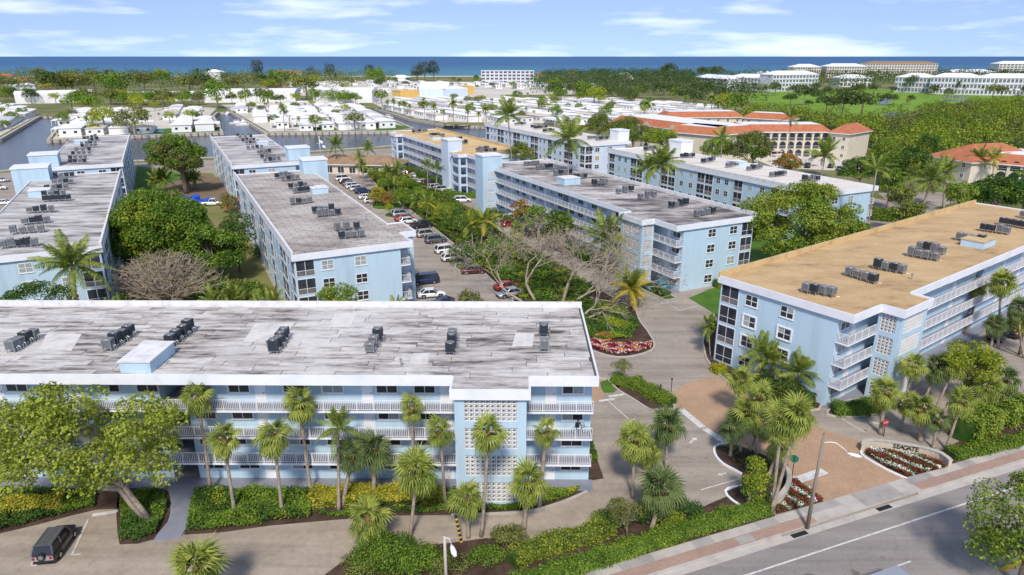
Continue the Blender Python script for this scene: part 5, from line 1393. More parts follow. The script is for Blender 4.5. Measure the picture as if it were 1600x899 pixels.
hedge('olive yellow hedge behind the long street hedge', PX((800, 885), (850, 862), (905, 848), (955, 830)), 1.5, 1.1, 'lf_lime', .18, 130, ('lf_olive', .4))
hedge('low green hedge beyond the welcome wall along the sidewalk', PX((1484, 716), (1540, 705), (1640, 682)), 1.3, .8, 'lf_green', .18, 170, ('lf_lime', .2))
hedge('tall mixed shrub hedge behind the low one by the welcome wall', PX((1500, 690), (1550, 665), (1640, 640)), 2.4, 2.4, 'lf_grape', .24, 90, ('lf_green', .5), rough=.5)
hedge('clipped hedge strip dividing the parking bays from the brick drive', PX((985, 600), (1005, 611), (1030, 625), (1050, 634)), 1.9, .9, 'lf_green', .15, 220, ('lf_lime', .2))
hedge('small clipped hedge round the olive grey tree', PX((956, 597), (972, 600), (984, 604)), 1.5, .9, 'lf_green', .15, 240)
hedge('low dark hedge at the block tower foot of the tan-roof house', PX((1300, 645), (1340, 645), (1388, 634)), 1.9, 1.0, 'lf_green', .17, 190, ('lf_dark', .4))
hedge('clipped box hedge under the end windows by the bright lawn', [Dq(-1.1, 1), Dq(-1.1, 8.5)], 1.3, 1.4, 'lf_green', .17, 170, ('lf_lime', .3), rough=.1)
hedge('clipped hedge beside the cyan car', [Dq(-1.5, 19.2), Dq(4.8, 19.2)], 1.3, .9, 'lf_dark', .17, 190, rough=.1)
hedge('tall clipped hedge along the side street', PX((1360, 342), (1400, 346), (1420, 350)), 4, 2.6, 'lf_dark', .3, 60, ('lf_lime', .3), rough=.1)
hedge('shrub row under the stained-roof corridor', [Dq(16, 19.4), Dq(40, 19.4), Dq(68, 19.4)], 1.9, 1.5, 'lf_dark', .25, 90, ('lf_green', .5), rough=.6)
hedge('shrub row under the pale corridor', [Cq(22, 19.6), Cq(45, 19.6), Cq(68, 19.6)], 2.2, 1.6, 'lf_dark', .3, 70, ('lf_green', .5), rough=.6)
hedge('green planting at the pale house corner near the white estate car', [Cq(-1, 14), Cq(4, 22), Cq(9, 22)], 2.2, 1.3, 'lf_green', .25, 90, rough=.4)
hedge('yellow flowering bush at the curved kerb', PX((1118, 578), (1128, 586)), 1.5, .9, 'lf_yellow', .2, 160, ('lf_lime', .5), core='lf_lime')
hedge('shrub mass under the feather palms of the tan-roof end wall', PX((1180, 608), (1230, 628), (1268, 640)), 2.6, 1.9, 'lf_dark', .25, 110, ('lf_rust', .12), rough=.5)
cover('island_planting', PX((1118, 700), (1150, 692), (1205, 725), (1230, 760), (1200, 790), (1160, 778), (1150, 760), (1170, 740)), .25, ['lf_green', 'lf_dark'], 30, .2)
cover('garden_planting', PX((658, 342), (712, 382), (770, 436), (832, 484), (900, 498), (930, 455), (862, 410), (795, 377), (748, 340), (690, 303), (645, 284), (606, 265), (578, 255), (560, 258), (592, 290), (630, 320)), 1.3, ['lf_green', 'lf_dark', 'lf_olive', 'lf_lime'], 55, .34, share=[.35, .35, .2, .1])
cover('bed_planting', PX((906, 500), (912, 530), (935, 535), (985, 530), (1000, 510), (975, 484), (935, 474), (900, 466), (850, 470)), .7, ['lf_dark', 'lf_green', 'lf_lime'], 130, .25, share=[.55, .35, .1])
cover('flowers', PX((913, 536), (935, 549), (965, 556), (995, 553), (1017, 545), (1018, 538), (990, 538), (960, 541), (930, 533)), .5, ['lf_red', 'lf_white', 'lf_red', 'lf_orange'], 330, .2, share=[.42, .22, .2, .16], fq=3.2)
cover('flowers', PX((925, 528), (945, 522), (958, 532), (948, 540), (930, 536)), .6, ['lf_orange', 'lf_rust'], 260, .2)
cover('undergrowth', [A(-2, -1), A(40, -1.5), A(46, -14), Bq(34, 26), Bq(20, 18), Bq(-1, 18), (-32, 73), (-62, 73)], 1.6, ['lf_dark', 'lf_green', 'lf_olive'], 22, .5)
# roadside shrubs
SH = 'rounded shrubs in the roadside bed'
for ba, r, h, mat, lab in [((605, 880), 3.2, 1.8, 'lf_green', 'largest rounded bush at the bottom edge by the small fan palm'), ((570, 890), 2.0, 1.2, 'lf_olive', 'brownish end of the bush row at the bottom edge'), ((655, 885), 2.2, 1.5, 'lf_green', 'green bush beside the largest one under the forked pale trunks'),
    ((795, 858), 1.9, 1.7, 'lf_olive', 'loose bush beside the leaning striped post'), ((760, 882), 1.6, 1.3, 'lf_green', 'low bush at the lamp post foot'), ((700, 890), 1.8, 1.0, 'lf_olive', 'straggling bush between the lamp post and the big bush'),
    ((1070, 812), 1.7, 1.7, 'lf_dark', 'dark green bush at the end of the shrub bed by the bays'), ((1045, 822), 1.5, 1.2, 'lf_lime', 'pale green bush below the blue green palm'), ((945, 822), 1.5, 1.3, 'lf_green', 'bush beside the fine leaved shrub tree'), ((1002, 815), 1.4, 1.5, 'lf_dark', 'shadowed bush behind the fine leaved shrub tree')]:
    q = G(*ba); root = thing('shrub', lab, 'shrub', q, 0, SH)
    bl = crown_blobs((0, 0, h * .45), (r, r * .8, h * .8), 22, r * .36, low=-.2)
    link('foliage', quads_mesh('foliage', blob_leaves(bl, 260, .16), [M[mat], M['lf_green']], None), root)
    b = MB()
    for i in range(5): b.tube([(0, 0, 0), (random.uniform(-1, 1) * r * .3, random.uniform(-1, 1) * r * .3, h * .4), (random.uniform(-1, 1) * r * .6, random.uniform(-1, 1) * r * .5, h * .8)], [.05, .035, .015], 4)
    part('stem', b, M['bark'], root)
# areca clumps: arching feather palms in a bunch
for uv, n, sc_, kind, lab, yy in [((385, 472), 9, .95, 'coco', 'dense clump of arching feather palms beside the leafless tree', 93), ((420, 476), 7, .95, 'yellow', 'yellow tinged feather palm clump at the brown-roof house wall', 91), ((350, 474), 5, .8, 'coco', 'low feather palm clump under the leafless tree', 92),
    ((552, 500), 6, .8, 'coco', 'feather palm clump under the end windows of the brown-roof house', 88), ((625, 500), 6, .75, 'yellow', 'palm clump before the block tower edge, yellow stems', 88), ((255, 305), 6, 1.0, 'coco', 'feather palm clump on the tree lawn near the blue covers', 200), ((300, 300), 6, 1.0, 'coco', 'feather palm clump by the bare earth patch', 205), ((200, 474), 5, .7, 'yellow', 'yellow leafed clump beside the great feather palm', 90)]:
    q = Vector((XAt(uv[0], uv[1], yy), yy, 0)); root = thing('palm_clump', lab, 'palm clump', q, 0, 'feather palm clumps')
    for k in range(n):
        dx, dy, hh = random.uniform(-2.2, 2.2), random.uniform(-1.2, 1.2), random.uniform(2.2, 5.2)
        b = MB(); b.tube([(dx * .5, dy * .5, 0), (dx * .8, dy * .8, hh * .5), (dx, dy, hh)], [.08, .07, .06], 5); part('trunk', b, M['palmbark'], root)
        crown(root, (dx, dy, hh), kind, 11, sc_ * random.uniform(.8, 1.05))
tree('green broadleaf bush before the brown-roof end wall', (530, 500), (527, 462), (3.1, 2.4, 2.0), 26, .95, 'lf_green', .26, 130, .12, y=87.5, low=-.8, mixm=('lf_lime', .3))
tree('fan leaved bush by the navy cars behind the front roof', (745, 480), (735, 468), (1.8, 1.6, 1.6), 18, .7, 'lf_olive', .3, 90, .1, y=87, low=-.7)
tree('dark bush at the wall of the grey-roof house behind the front roof', (60, 476), (60, 462), (5.0, 2, 2.2), 26, 1.0, 'lf_dark', .3, 100, .12, y=86, low=-.7)
tree('dark bushy tree against the brown-roof house wall', (372, 405), (372, 366), (3.0, 4, 4.2), 28, 1.2, 'lf_dark', .36, 90, .15, y=121, low=-.9)
tree('rounded dark shrub on the lawn by the brown-roof house', (404, 402), (404, 392), (2.6, 2.2, 1.8), 18, .9, 'lf_dark', .3, 90, .1, low=-.7)
tree('conical rusty evergreen at the brown-roof house corner', (358, 333), (360, 318), (2.6, 2.4, 3.2), 22, 1.0, 'lf_olive', .34, 80, .12, low=-.9, mixm=('lf_rust', .3))
# ------------------------------------------------------------------ vehicles
def paint(name, col, metal=0.15, rough=.3): return shiny(name, col, rough, metal, .6)
CARC = {'white': paint('white_car_paint', (.78, .78, .77), 0), 'silver': paint('silver_car_paint', (.50, .51, .53), .5), 'grey': paint('grey_car_paint', (.17, .175, .185), .5), 'black': paint('black_car_paint', (.018, .018, .022), .2),
        'navy': paint('navy_car_paint', (.02, .035, .10), .3), 'blue': paint('blue_car_paint', (.05, .14, .34), .3), 'red': paint('red_car_paint', (.42, .025, .02), .2), 'maroon': paint('maroon_car_paint', (.10, .018, .02), .3),
        'cyan': paint('cyan_car_paint', (.02, .36, .55), .2), 'beige': paint('beige_car_paint', (.46, .43, .37), .4)}
CARG = shiny('car_window_glass', (.02, .024, .03), .08)
LAMPW = shiny('clear_lamp_lens', (.75, .75, .72), .15); LAMPR = shiny('red_lamp_lens', (.35, .02, .015), .2)
#            length width  belt  roof  cabin bottom-front, top-front, top-rear, bottom-rear (fractions from the nose)
TYPES = {'sedan': (4.7, 1.82, .90, 1.43, .27, .42, .72, .87), 'suv': (4.7, 1.9, 1.05, 1.72, .25, .36, .90, .985), 'van': (5.0, 1.98, 1.08, 1.85, .17, .30, .93, .985),
         'pickup': (5.4, 1.95, 1.08, 1.80, .24, .34, .56, .62), 'sports': (4.6, 1.9, .86, 1.30, .34, .52, .72, .92), 'hatch': (4.2, 1.78, .95, 1.52, .24, .38, .86, .98)}
_vm = {}
def car_meshes(tp, color):
    if (tp, color) in _vm: return _vm[(tp, color)]
    L, W, bz, rz_, c0, c1, c2, c3 = TYPES[tp]; hw = W / 2
    b = MB(); secs = []
    for t, zt, wf, zb in ((0, .62, .80, .34), (.03, bz * .80, .90, .24), (.12, bz * .90, .97, .22), (c0, bz * .985, 1, .22), ((c0 + c3) / 2, bz, 1, .22), (.90, bz * 1.0, .98, .22), (.975, bz * .97, .92, .26), (1, bz * .80, .84, .36)):
        x = L / 2 - t * L; w = hw * wf
        secs.append([(x, -w * .93, zb), (x, -w, zb + .18), (x, -w, zt * .78), (x, -w * .90, zt), (x, w * .90, zt), (x, w, zt * .78), (x, w, zb + .18), (x, w * .93, zb)])
    n = 8
    for s_ in secs: b.v += s_
    for i in range(len(secs) - 1):
        for j in range(n):
            k = (j + 1) % n; b.f.append((i * n + j, i * n + k, (i + 1) * n + k, (i + 1) * n + j)); b.m.append(0)
    b.f.append(tuple(range(n - 1, -1, -1))); b.m.append(0); b.f.append(tuple((len(secs) - 1) * n + j for j in range(n))); b.m.append(0)
    b.box(-L / 2 - .03, -hw * .8, .3, -L / 2 + .1, hw * .8, .5, 1); b.box(L / 2 - .1, -hw * .8, .3, L / 2 + .03, hw * .8, .48, 1)
    for sx in (L * .31, -L * .29):
        for sy in (-1, 1):
            b.box(sx - .38, min(sy * hw * .985, sy * hw * 1.004), .22, sx + .38, max(sy * hw * .985, sy * hw * 1.004), .72, 1)
    if tp == 'pickup': b.box(-L / 2 + .12, -hw * .78, bz - .02, L / 2 - .64 * L, hw * .78, bz + .012, 1)
    body = b.mesh('car', [CARC[color], M['black']], True)
    g = MB(); xs = [L / 2 - c * L for c in (c0, c1, c2, c3)]; z0, z1 = bz * .97, rz_ - .04; wb, wt = hw * .90, hw * .74
    g.v += [(xs[0], -wb, z0), (xs[3], -wb, z0), (xs[3], wb, z0), (xs[0], wb, z0), (xs[1], -wt, z1), (xs[2], -wt, z1), (xs[2], wt, z1), (xs[1], wt, z1)]
    for f in ((0, 4, 5, 1), (1, 5, 6, 2), (2, 6, 7, 3), (3, 7, 4, 0), (4, 7, 6, 5)): g.f.append(f); g.m.append(0)
    glass = g.mesh('window_glass', CARG)
    r = MB()
    r.box(xs[2] - .03, -wt - .01, z1, xs[1] + .03, wt + .01, z1 + .05)
    for sy in (-1, 1):
        for (xa, xb_, w_) in ((xs[0], xs[1], .05), (xs[3], xs[2], .07), ((xs[0] + xs[3]) / 2 - .1, (xs[1] + xs[2]) / 2 - .05, .045)):
            r.tube([(xa, sy * (wb + .005), z0), (xb_, sy * (wt + .005), z1 + .02)], w_, 4)
    roof = r.mesh('roof', CARC[color])
    _vm[(tp, color)] = (body, glass, roof); return _vm[(tp, color)]
b = MB(); b.tube([(0, -.11, 0), (0, .11, 0)], .33, 14); TYRE = b.mesh('tyre', M['black'])
b = MB(); b.tube([(0, -.118, 0), (0, .118, 0)], .20, 12); RIM = b.mesh('rim', M['chrome'])
b = MB(); b.box(-.04, -.17, -.07, .05, .17, .07); HL = b.mesh('headlight', LAMPW)
b = MB(); b.box(-.05, -.12, -.12, .04, .12, .12); TL = b.mesh('tail_light', LAMPR)
b = MB(); b.box(-.08, -.1, -.07, .08, .1, .07); MIR = b.mesh('mirror', M['black'])
def car(uv, hd, tp, color, label, pos=None, cat='car', group='vehicles in the car parks'):
    p = pos or G(*uv); L, W, bz = TYPES[tp][:3]
    body, glass, roof = car_meshes(tp, color)
    o = tag(link({'pickup': 'pickup_truck', 'van': 'minivan'}.get(tp, 'parked_car'), body, None, (p[0], p[1], .025), hd), label, cat, group)
    link('window_glass', glass, o); link('roof', roof, o)
    for sx in (L * .31, -L * .29):
        for sy in (-1, 1):
            w = link('wheel', TYRE, o, (sx, sy * (W / 2 - .09), .33)); link('rim', RIM, w)
    for sy in (-1, 1):
        link('headlight', HL, o, (L / 2 - .12, sy * W * .33, bz * .70)); link('tail_light', TL, o, (-L / 2 + .02, sy * W * .36, bz * .74)); link('mirror', MIR, o, (L * .5 - TYPES[tp][5] * L + .25, sy * (W / 2 + .06), bz * 1.02))
    return o
H1, H2 = R_(26.6), R_(206.6)
for uv, hd, tp, col, lab in [
    ((536, 282), H1, 'van', 'white', 'white van at the clubhouse end of the parking row'), ((541, 287), H1, 'hatch', 'maroon', 'maroon car squeezed between white van and grey car'), ((547, 290), H1, 'sedan', 'grey', 'grey sedan beside the maroon car'),
    ((552, 294), H1, 'suv', 'white', 'white sport utility next to the grey sedan'), ((559, 298), H1, 'suv', 'white', 'second white sport utility beside the navy one'), ((567, 302), H1, 'suv', 'navy', 'navy sport utility at the end of the far row'),
    ((573, 311), H1, 'sedan', 'white', 'white sedan half behind the round topiary'), ((580, 317), H1, 'hatch', 'white', 'white hatchback under the clipped topiary'), ((644, 314), H1, 'hatch', 'white', 'white car glimpsed behind the broad clipped topiary'),
    ((627, 338), H1, 'suv', 'silver', 'silver sport utility above the red car'), ((632, 345), H1, 'sedan', 'red', 'red sedan beside the silver sport utility'), ((638, 349), H1, 'hatch', 'white', 'white hatchback between the red and black cars'),
    ((659, 356), H1, 'pickup', 'black', 'black pickup parked at the garden kerb'), ((667, 370), H1, 'suv', 'beige', 'pale beige sport utility by the garden kerb'), ((681, 379), H1, 'suv', 'grey', 'dark grey sport utility by the garden kerb'),
    ((697, 395), H1, 'suv', 'white', 'white sport utility in front of the flowering tree'), ((706, 407), H1, 'hatch', 'white', 'white hatchback hidden by the flowering tree'), ((740, 427), R_(10), 'sedan', 'maroon', 'maroon sedan behind the bare branches'),
    ((793, 452), R_(22), 'sedan', 'red', 'red sedan under the bare tree'), ((797, 463), R_(206), 'sedan', 'silver', 'silver sedan with its windscreen towards the wall'), ((664, 443), R_(200), 'van', 'navy', 'dark navy minivan at the brown-roof block tower'),
    ((674, 464), R_(14), 'sedan', 'white', 'white coupe parked behind the front roof'), ((689, 477), R_(190), 'sports', 'navy', 'navy convertible with dark soft top just behind the front roof'),
    ((627, 271), H1, 'hatch', 'white', 'white car first in the pale house row'), ((635, 270), H1, 'sedan', 'silver', 'silver car second in the pale house row'), ((643, 274), H1, 'hatch', 'red', 'bright red hatchback before the pale corridor'),
    ((649, 277), H1, 'sedan', 'white', 'white sedan beside the bright red hatchback'), ((662, 287), H1, 'sedan', 'white', 'white sedan beside the maroon estate'), ((670, 289), H1, 'suv', 'maroon', 'maroon estate before the pale corridor'),
    ((679, 290), H1, 'suv', 'black', 'black estate before the pale corridor'), ((681, 296), H1, 'suv', 'white', 'white sport utility first of a pair by the pale lift tower'), ((691, 299), H1, 'suv', 'white', 'white sport utility second of the pair, by the shrubs'),
    ((723, 316), R_(8), 'suv', 'white', 'long white estate parked alone at the pale house corner'), ((776, 343), H2, 'sedan', 'navy', 'navy car behind the block panel tower'), ((789, 346), H2, 'suv', 'white', 'white car beside the red hatchback in the far lot'),
    ((797, 354), H1, 'hatch', 'red', 'red hatchback in the far lot'), ((835, 369), H1, 'suv', 'maroon', 'dark maroon sport utility facing the stained-roof corridor'), ((852, 373), H1, 'suv', 'black', 'black sport utility facing the stained-roof corridor'),
    ((884, 387), H1, 'hatch', 'silver', 'silver hatchback beside the blue sedan'), ((896, 393), H1, 'sedan', 'blue', 'blue sedan under the large feather palm'), ((953, 418), H1, 'sedan', 'black', 'black car between feather palm and bare branches'),
    ((1029, 452), R_(196), 'sports', 'cyan', 'bright cyan sports coupe by the clipped hedge'),
    ((-3, 297), R_(20), 'suv', 'white', 'white sport utility at the frame edge beyond the grey roof'), ((8, 320), R_(20), 'sedan', 'white', 'white sedan at the frame edge beside the grey roof'), ((2, 285), R_(20), 'sedan', 'silver', 'silver car near the canal edge'),
    ((1262, 262), R_(60), 'suv', 'black', 'black car under the carport roofs of the tiled house'), ((1298, 262), R_(60), 'sedan', 'black', 'black sedan by the cream gable'), ((1311, 266), R_(60), 'sedan', 'grey', 'grey sedan by the cream gable'), ((1180, 258), R_(60), 'sedan', 'white', 'white car peeking past the rounded olive tree'),
    ((1560, 530), R_(36), 'sedan', 'black', 'black car behind the tan-roof drive palms'), ((1588, 524), R_(36), 'suv', 'black', 'second black car by the frame edge behind palms'), ((332, 321), R_(8), 'pickup', 'white', 'white pickup beside the blue covered boats')]:
    car(uv, hd, tp, col, lab)
car(None, R_(201.6), 'van', 'silver', 'silver van on the street cut by the picture edge', pos=G(1374, 938))
# black sport utility with the spare wheel on its tail
p = G(89, 858)
jeep = car(None, R_(98), 'suv', 'black', 'old black sport utility with spare wheel parked under the tree', pos=p)
jeep.scale = (.88, .92, .98)
for ch in jeep.children:
    if ch.name.startswith('roof'): ch.data = car_meshes('suv', 'grey')[2]
w = link('spare_wheel', TYRE, jeep, (-2.42, 0, .95)); w.rotation_euler = (0, 0, R_(90)); rm = link('rim', RIM, w)
b = MB(); b.box(-2.37, -.86, .55, -2.30, .86, .92); part('silver_tailgate', b, CARC['silver'], jeep)
for yy_ in (-.6, .6):
    b = MB(); b.box(-1.9, yy_ - .025, 1.76, .6, yy_ + .025, 1.80); part('roof_rail', b, M['steel'], jeep)
# blue covered boats on the lawn
M['tarp'] = plain('blue_tarpaulin', (.015, .07, .48), .5, var=.25, vs=1.2)
for uv, L_, rz, lab in (((296, 314), 5.5, R_(15), 'blue covered boat next to the tree mass'), ((314, 319), 6.5, R_(10), 'longer blue covered boat beside the white pickup')):
    b = MB(); q = G(*uv); n = 8
    for i in range(6):
        t = i / 5; hw = 1.15 * math.sin(math.pi * (.18 + .70 * t)); h = 1.5 + .35 * math.sin(t * 9)
        b.v += [(L_ * (t - .5), -hw, .1), (L_ * (t - .5), -hw * .95, h * .6), (L_ * (t - .5), 0, h), (L_ * (t - .5), hw * .95, h * .6), (L_ * (t - .5), hw, .1)]
    for i in range(5):
        for j in range(4): b.f.append((i * 5 + j, (i + 1) * 5 + j, (i + 1) * 5 + j + 1, i * 5 + j + 1)); b.m.append(0)
    b.f.append((0, 1, 2, 3, 4)); b.f.append((29, 28, 27, 26, 25)); b.m += [0, 0]
    root = thing('covered_boat', lab, 'boat', q, rz, 'covered boats'); part('tarpaulin', b, M['tarp'], root)
    b = MB(); b.box(-L_ / 2, -.5, .0, L_ / 2, .5, .25); part('trailer', b, M['steel'], root)
# canal boats
def boat(uv, rz, L_, lab):
    q = G(uv[0], uv[1], -1.2); root = thing('motor_boat', lab, 'boat', q, rz, 'boats moored in the canal'); b = MB()
    b.v += [(-L_ / 2, -1.1, 0), (-L_ / 2, 1.1, 0), (L_ * .2, 1.2, 0), (L_ / 2, 0, .1), (L_ * .2, -1.2, 0), (-L_ / 2, -1.3, 1), (-L_ / 2, 1.3, 1), (L_ * .2, 1.4, 1.1), (L_ * .55, 0, 1.3), (L_ * .2, -1.4, 1.1)]
    for i in range(5): b.f.append((i, (i + 1) % 5, 5 + (i + 1) % 5, 5 + i)); b.m.append(0)
    b.f.append((5, 6, 7, 8, 9)); b.m.append(0)
    part('hull', b, M['white'], root)
    b = MB(); b.box(-L_ * .2, -.8, 1, L_ * .15, .8, 1.9); b.box(-L_ * .25, -.95, 2.3, L_ * .15, .95, 2.4)
    for x in (-L_ * .22, L_ * .12):
        for y in (-.85, .85): b.box(x - .04, y - .04, 1, x + .04, y + .04, 2.3)
    part('cabin', b, M['offwhite'], root)
for uv, rz, L_, lab in (((371, 194), R_(20), 9, 'white motor boat in the middle of the narrow basin'), ((382, 196.5), R_(15), 9, 'white motor boat by the basin wall with a canopy'), ((358, 179), R_(80), 7, 'small white boat at the basin head'), ((381, 192), R_(100), 8, 'white boat tied behind the canopy boat'), ((606, 185), R_(140), 8, 'white boat in the palm lined canal')):
    boat(uv, rz, L_, lab)
# ------------------------------------------------------------------ street furniture
def tube_path(name, pts, r, mat, parent, k=8):
    b = MB(); b.tube(pts, r, k); return part(name, b, mat, parent, True)
def lamp_head(parent, at, rz):
    b = MB(); b.tube([(-.1, 0, .02), (.15, 0, .0), (.5, 0, -.02), (.78, 0, 0)], [.06, .16, .19, .08], 10); o = part('lamp_head', b, M['white'], parent, True); o.location = at; o.rotation_euler = (0, R_(8), rz); o.scale = (1.25, 1.1, .7)
    b = MB(); b.tube([(.1, 0, -.13), (.62, 0, -.13)], .12, 8); l = part('lens', b, LAMPW, o)
# wooden pole with curved lamp arm
pb = G(1261, 826); ht = Zat(678, pb.y); dx = XAt(1288, 678, pb.y) - pb.x
root = thing('utility_pole', 'weathered leaning wooden pole with a curved lamp arm over the brick drive', 'utility pole', pb)
tube_path('pole', [(0, 0, -.1), (dx * .5, 0, ht * .5), (dx, 0, ht)], [.17, .15, .12], M['wood'], root)
az = Zat(692, pb.y); ex = XAt(1326, 711, pb.y) - pb.x; ez = Zat(709, pb.y)
tube_path('lamp_arm', [(dx * .92, 0, az), (dx * .92 + .6, 0, az + .06), (dx * .92 + 1.1, 0, az - .02), ((dx * .92 + 1.1) * .4 + ex * .6, 0, az * .45 + ez * .55), (ex, 0, ez)], .035, M['white'], root, 6)
lamp_head(root, (ex, 0, ez), R_(-15))
pb = Vector((XAt(697, 905, 40.6), 40.6, 0)); ht = Zat(838, pb.y)
root = thing('street_lamp', 'pale concrete lamp post with white lamp head among the roadside bushes', 'street lamp', pb)
tube_path('pole', [(0, 0, 0), (0, 0, ht)], [.14, .10], M['concrete'], root)
ex, ez = XAt(706, 852, pb.y) - pb.x, Zat(852, pb.y)
tube_path('lamp_arm', [(0, 0, ht - .12), (ex * .6, 0, ht - .2), (ex, 0, ez)], .03, M['white'], root, 6); lamp_head(root, (ex, -.1, ez), R_(-70))
# striped guy guard
g0, top = G(721, 848), (712, 806); z_ = Zat(806, g0.y); dx = XAt(712, 806, g0.y) - g0.x
root = thing('guy_wire_guard', 'leaning black and yellow striped guard at the drive bend', 'guy guard', g0)
for i in range(12):
    t0, t1 = i / 12, (i + 1) / 12
    tube_path('stripe', [(dx * t0, 0, z_ * t0), (dx * t1, 0, z_ * t1)], .12, M['black'] if i % 2 else M['yellow'], root)
tube_path('wire', [(dx, 0, z_), (dx * 2.2, .2, z_ * 2.6)], .015, M['steel'], root, 4)
# octagonal signs
def octagon(b, r, y0, y1, m=0):
    pts = [(r * math.cos(R_(22.5 + 45 * k)), r * math.sin(R_(22.5 + 45 * k))) for k in range(8)]; n = len(b.v)
    b.v += [(x, y0, z) for x, z in pts] + [(x, y1, z) for x, z in pts]
    b.f.append(tuple(n + k for k in range(8))); b.m.append(m); b.f.append(tuple(n + 15 - k for k in range(8))); b.m.append(m)
    for k in range(8): b.f.append((n + (k + 1) % 8, n + k, n + 8 + k, n + 8 + (k + 1) % 8)); b.m.append(m)
def text(name, s, size, mat, parent, loc, rot, ext=.01, align='CENTER', bold=0.0):
    c = bpy.data.curves.new(name, 'FONT'); c.body = s; c.size = size; c.extrude = ext; c.align_x = align; c.align_y = 'CENTER'; c.offset = bold
    c.materials.append(mat); t_ = bpy.data.objects.new('tmp', c); C.objects.link(t_)
    me = bpy.data.meshes.new_from_object(t_.evaluated_get(bpy.context.evaluated_depsgraph_get())); bpy.data.objects.remove(t_)
    o = link(name, me, parent, loc); o.rotation_euler = rot; return o
M['signred'] = plain('sign_red', (.45, .03, .03), .4); M['signgreen'] = plain('sign_back_green', (.02, .17, .12), .5)
q = G(1381, 683); hz = Zat(660.5, q.y); dx = XAt(1384, 660, q.y) - q.x
root = thing('stop_sign', 'red octagonal stop sign at the end of the tan-roof drive', 'stop sign', q, 0)
tube_path('post', [(0, .06, 0), (dx, .06, hz + .3)], .04, M['black'], root, 6)
b = MB(); octagon(b, .40, -.02, .02); so = part('sign_plate', b, M['signred'], root, loc=(dx, 0, hz)); so.rotation_euler = (0, 0, R_(18))
text('lettering', 'STOP', .27, M['white'], so, (0, -.026, 0), (R_(90), 0, 0), .003)
q = G(1236, 752); hz = Zat(717, q.y); dx = XAt(1241, 717, q.y) - q.x
root = thing('road_sign', 'octagonal sign with green back standing by the flower bed', 'road sign', q, 0)
tube_path('post', [(0, -.05, 0), (dx, -.05, hz + .35)], .035, M['black'], root, 6)
b = MB(); octagon(b, .42, -.02, .02); so = part('sign_plate', b, M['signgreen'], root, loc=(dx, 0, hz)); so.rotation_euler = (0, 0, R_(-25))
for uv, lab in (((1031, 622), 'short black garden lamp post in the hedge beside the brick drive'), ((1048, 618), 'taller black post at the end of the dividing hedge')):
    q = G(*uv); root = thing('garden_post', lab, 'lamp post', q, 0); h_ = 1.5 if uv[0] < 1040 else 2.0
    tube_path('post', [(0, 0, 0), (0, 0, h_)], .045, M['black'], root, 6); b = MB(); b.tube([(0, 0, 0), (0, 0, .22), (0, 0, .3)], [.09, .1, .03], 8); part('lamp', b, M['black'], root, loc=(0, 0, h_))
# welcome wall with lettering, striped flower beds
M['wall'] = plain('cream_wall_render', (.56, .48, .37), .85, var=.12, vs=.8)
def wall_run(label, px, h, name='garden_wall', w=.3):
    line = dense(PX(*px), .5); o0 = line[0].copy(); b = MB(); strip(b, [p - o0 for p in line], w, 0, h)
    root = thing(name, label, 'garden wall', (o0.x, o0.y, 0)); part('wall', b, M['wall'], root)
    b = MB(); strip(b, [p - o0 for p in line], w + .14, h, h + .09); part('coping', b, M['concrete'], root); return root, line
root, line = wall_run('curved cream wall lettered SEAGATE behind the striped flower bed', ((1347, 707), (1349, 701), (1360, 699), (1387, 702), (1413, 706), (1440, 711), (1468, 720), (1483, 732)), .85, 'welcome_wall')
o0 = line[0]
ua, ue = G(1393, 703.2), G(1432, 709.6); d_ = (ue - ua); n_ = 7
cum = [0.0]
for i in range(len(line) - 1): cum.append(cum[-1] + (line[i + 1] - line[i]).length)
def on_line(s):
    for i in range(len(line) - 1):
        if cum[i + 1] >= s:
            t = (s - cum[i]) / (cum[i + 1] - cum[i]); return line[i].lerp(line[i + 1], t), (line[i + 1] - line[i]).normalized()
    return line[-1], (line[-1] - line[-2]).normalized()
near = lambda P_: min(range(len(line)), key=lambda i: (line[i] - Vector(P_[:2])).length)
sa, se = cum[near(ua)], cum[near(ue)]
for i, ch in enumerate('SEAGATE'):
    p, d = on_line(sa + (se - sa) * i / 6); nn = Vector((d.y, -d.x))
    if nn.y > 0: nn = -nn
    q = p + nn * .17; text('letter', ch, .66, M['black'], root, (q.x - o0.x, q.y - o0.y, .52), (R_(90), 0, math.atan2(-nn.x, nn.y) + math.pi), .02, bold=.012)
wall_run('low curved cream wall round the mulch island by the street', ((1213, 727), (1224, 738), (1231, 753), (1229, 772), (1214, 792)), .95)
kerb(PX((1346, 702), (1345, 708), (1352, 716), (1386, 735), (1417, 749)), .2, .14, 'white')
kerb(PX((1159, 742), (1145, 734), (1130, 726), (1120, 716), (1115.5, 707), (1117, 699.5), (1124, 695.5), (1136, 694.5)), .22, .16, 'white')
kerb(PX((1159, 760), (1148, 762), (1138, 764.5), (1133, 769), (1136, 776), (1145, 784), (1156, 791)), .22, .16, 'white')
flat('mulch_island', dense(PX((1118, 701), (1140, 695), (1165, 702), (1205, 718), (1222, 740), (1227, 760), (1212, 788), (1160, 790), (1136, 769), (1160, 760), (1160, 742), (1131, 726)), 1, True), .12, 'mulch', depth=.11)
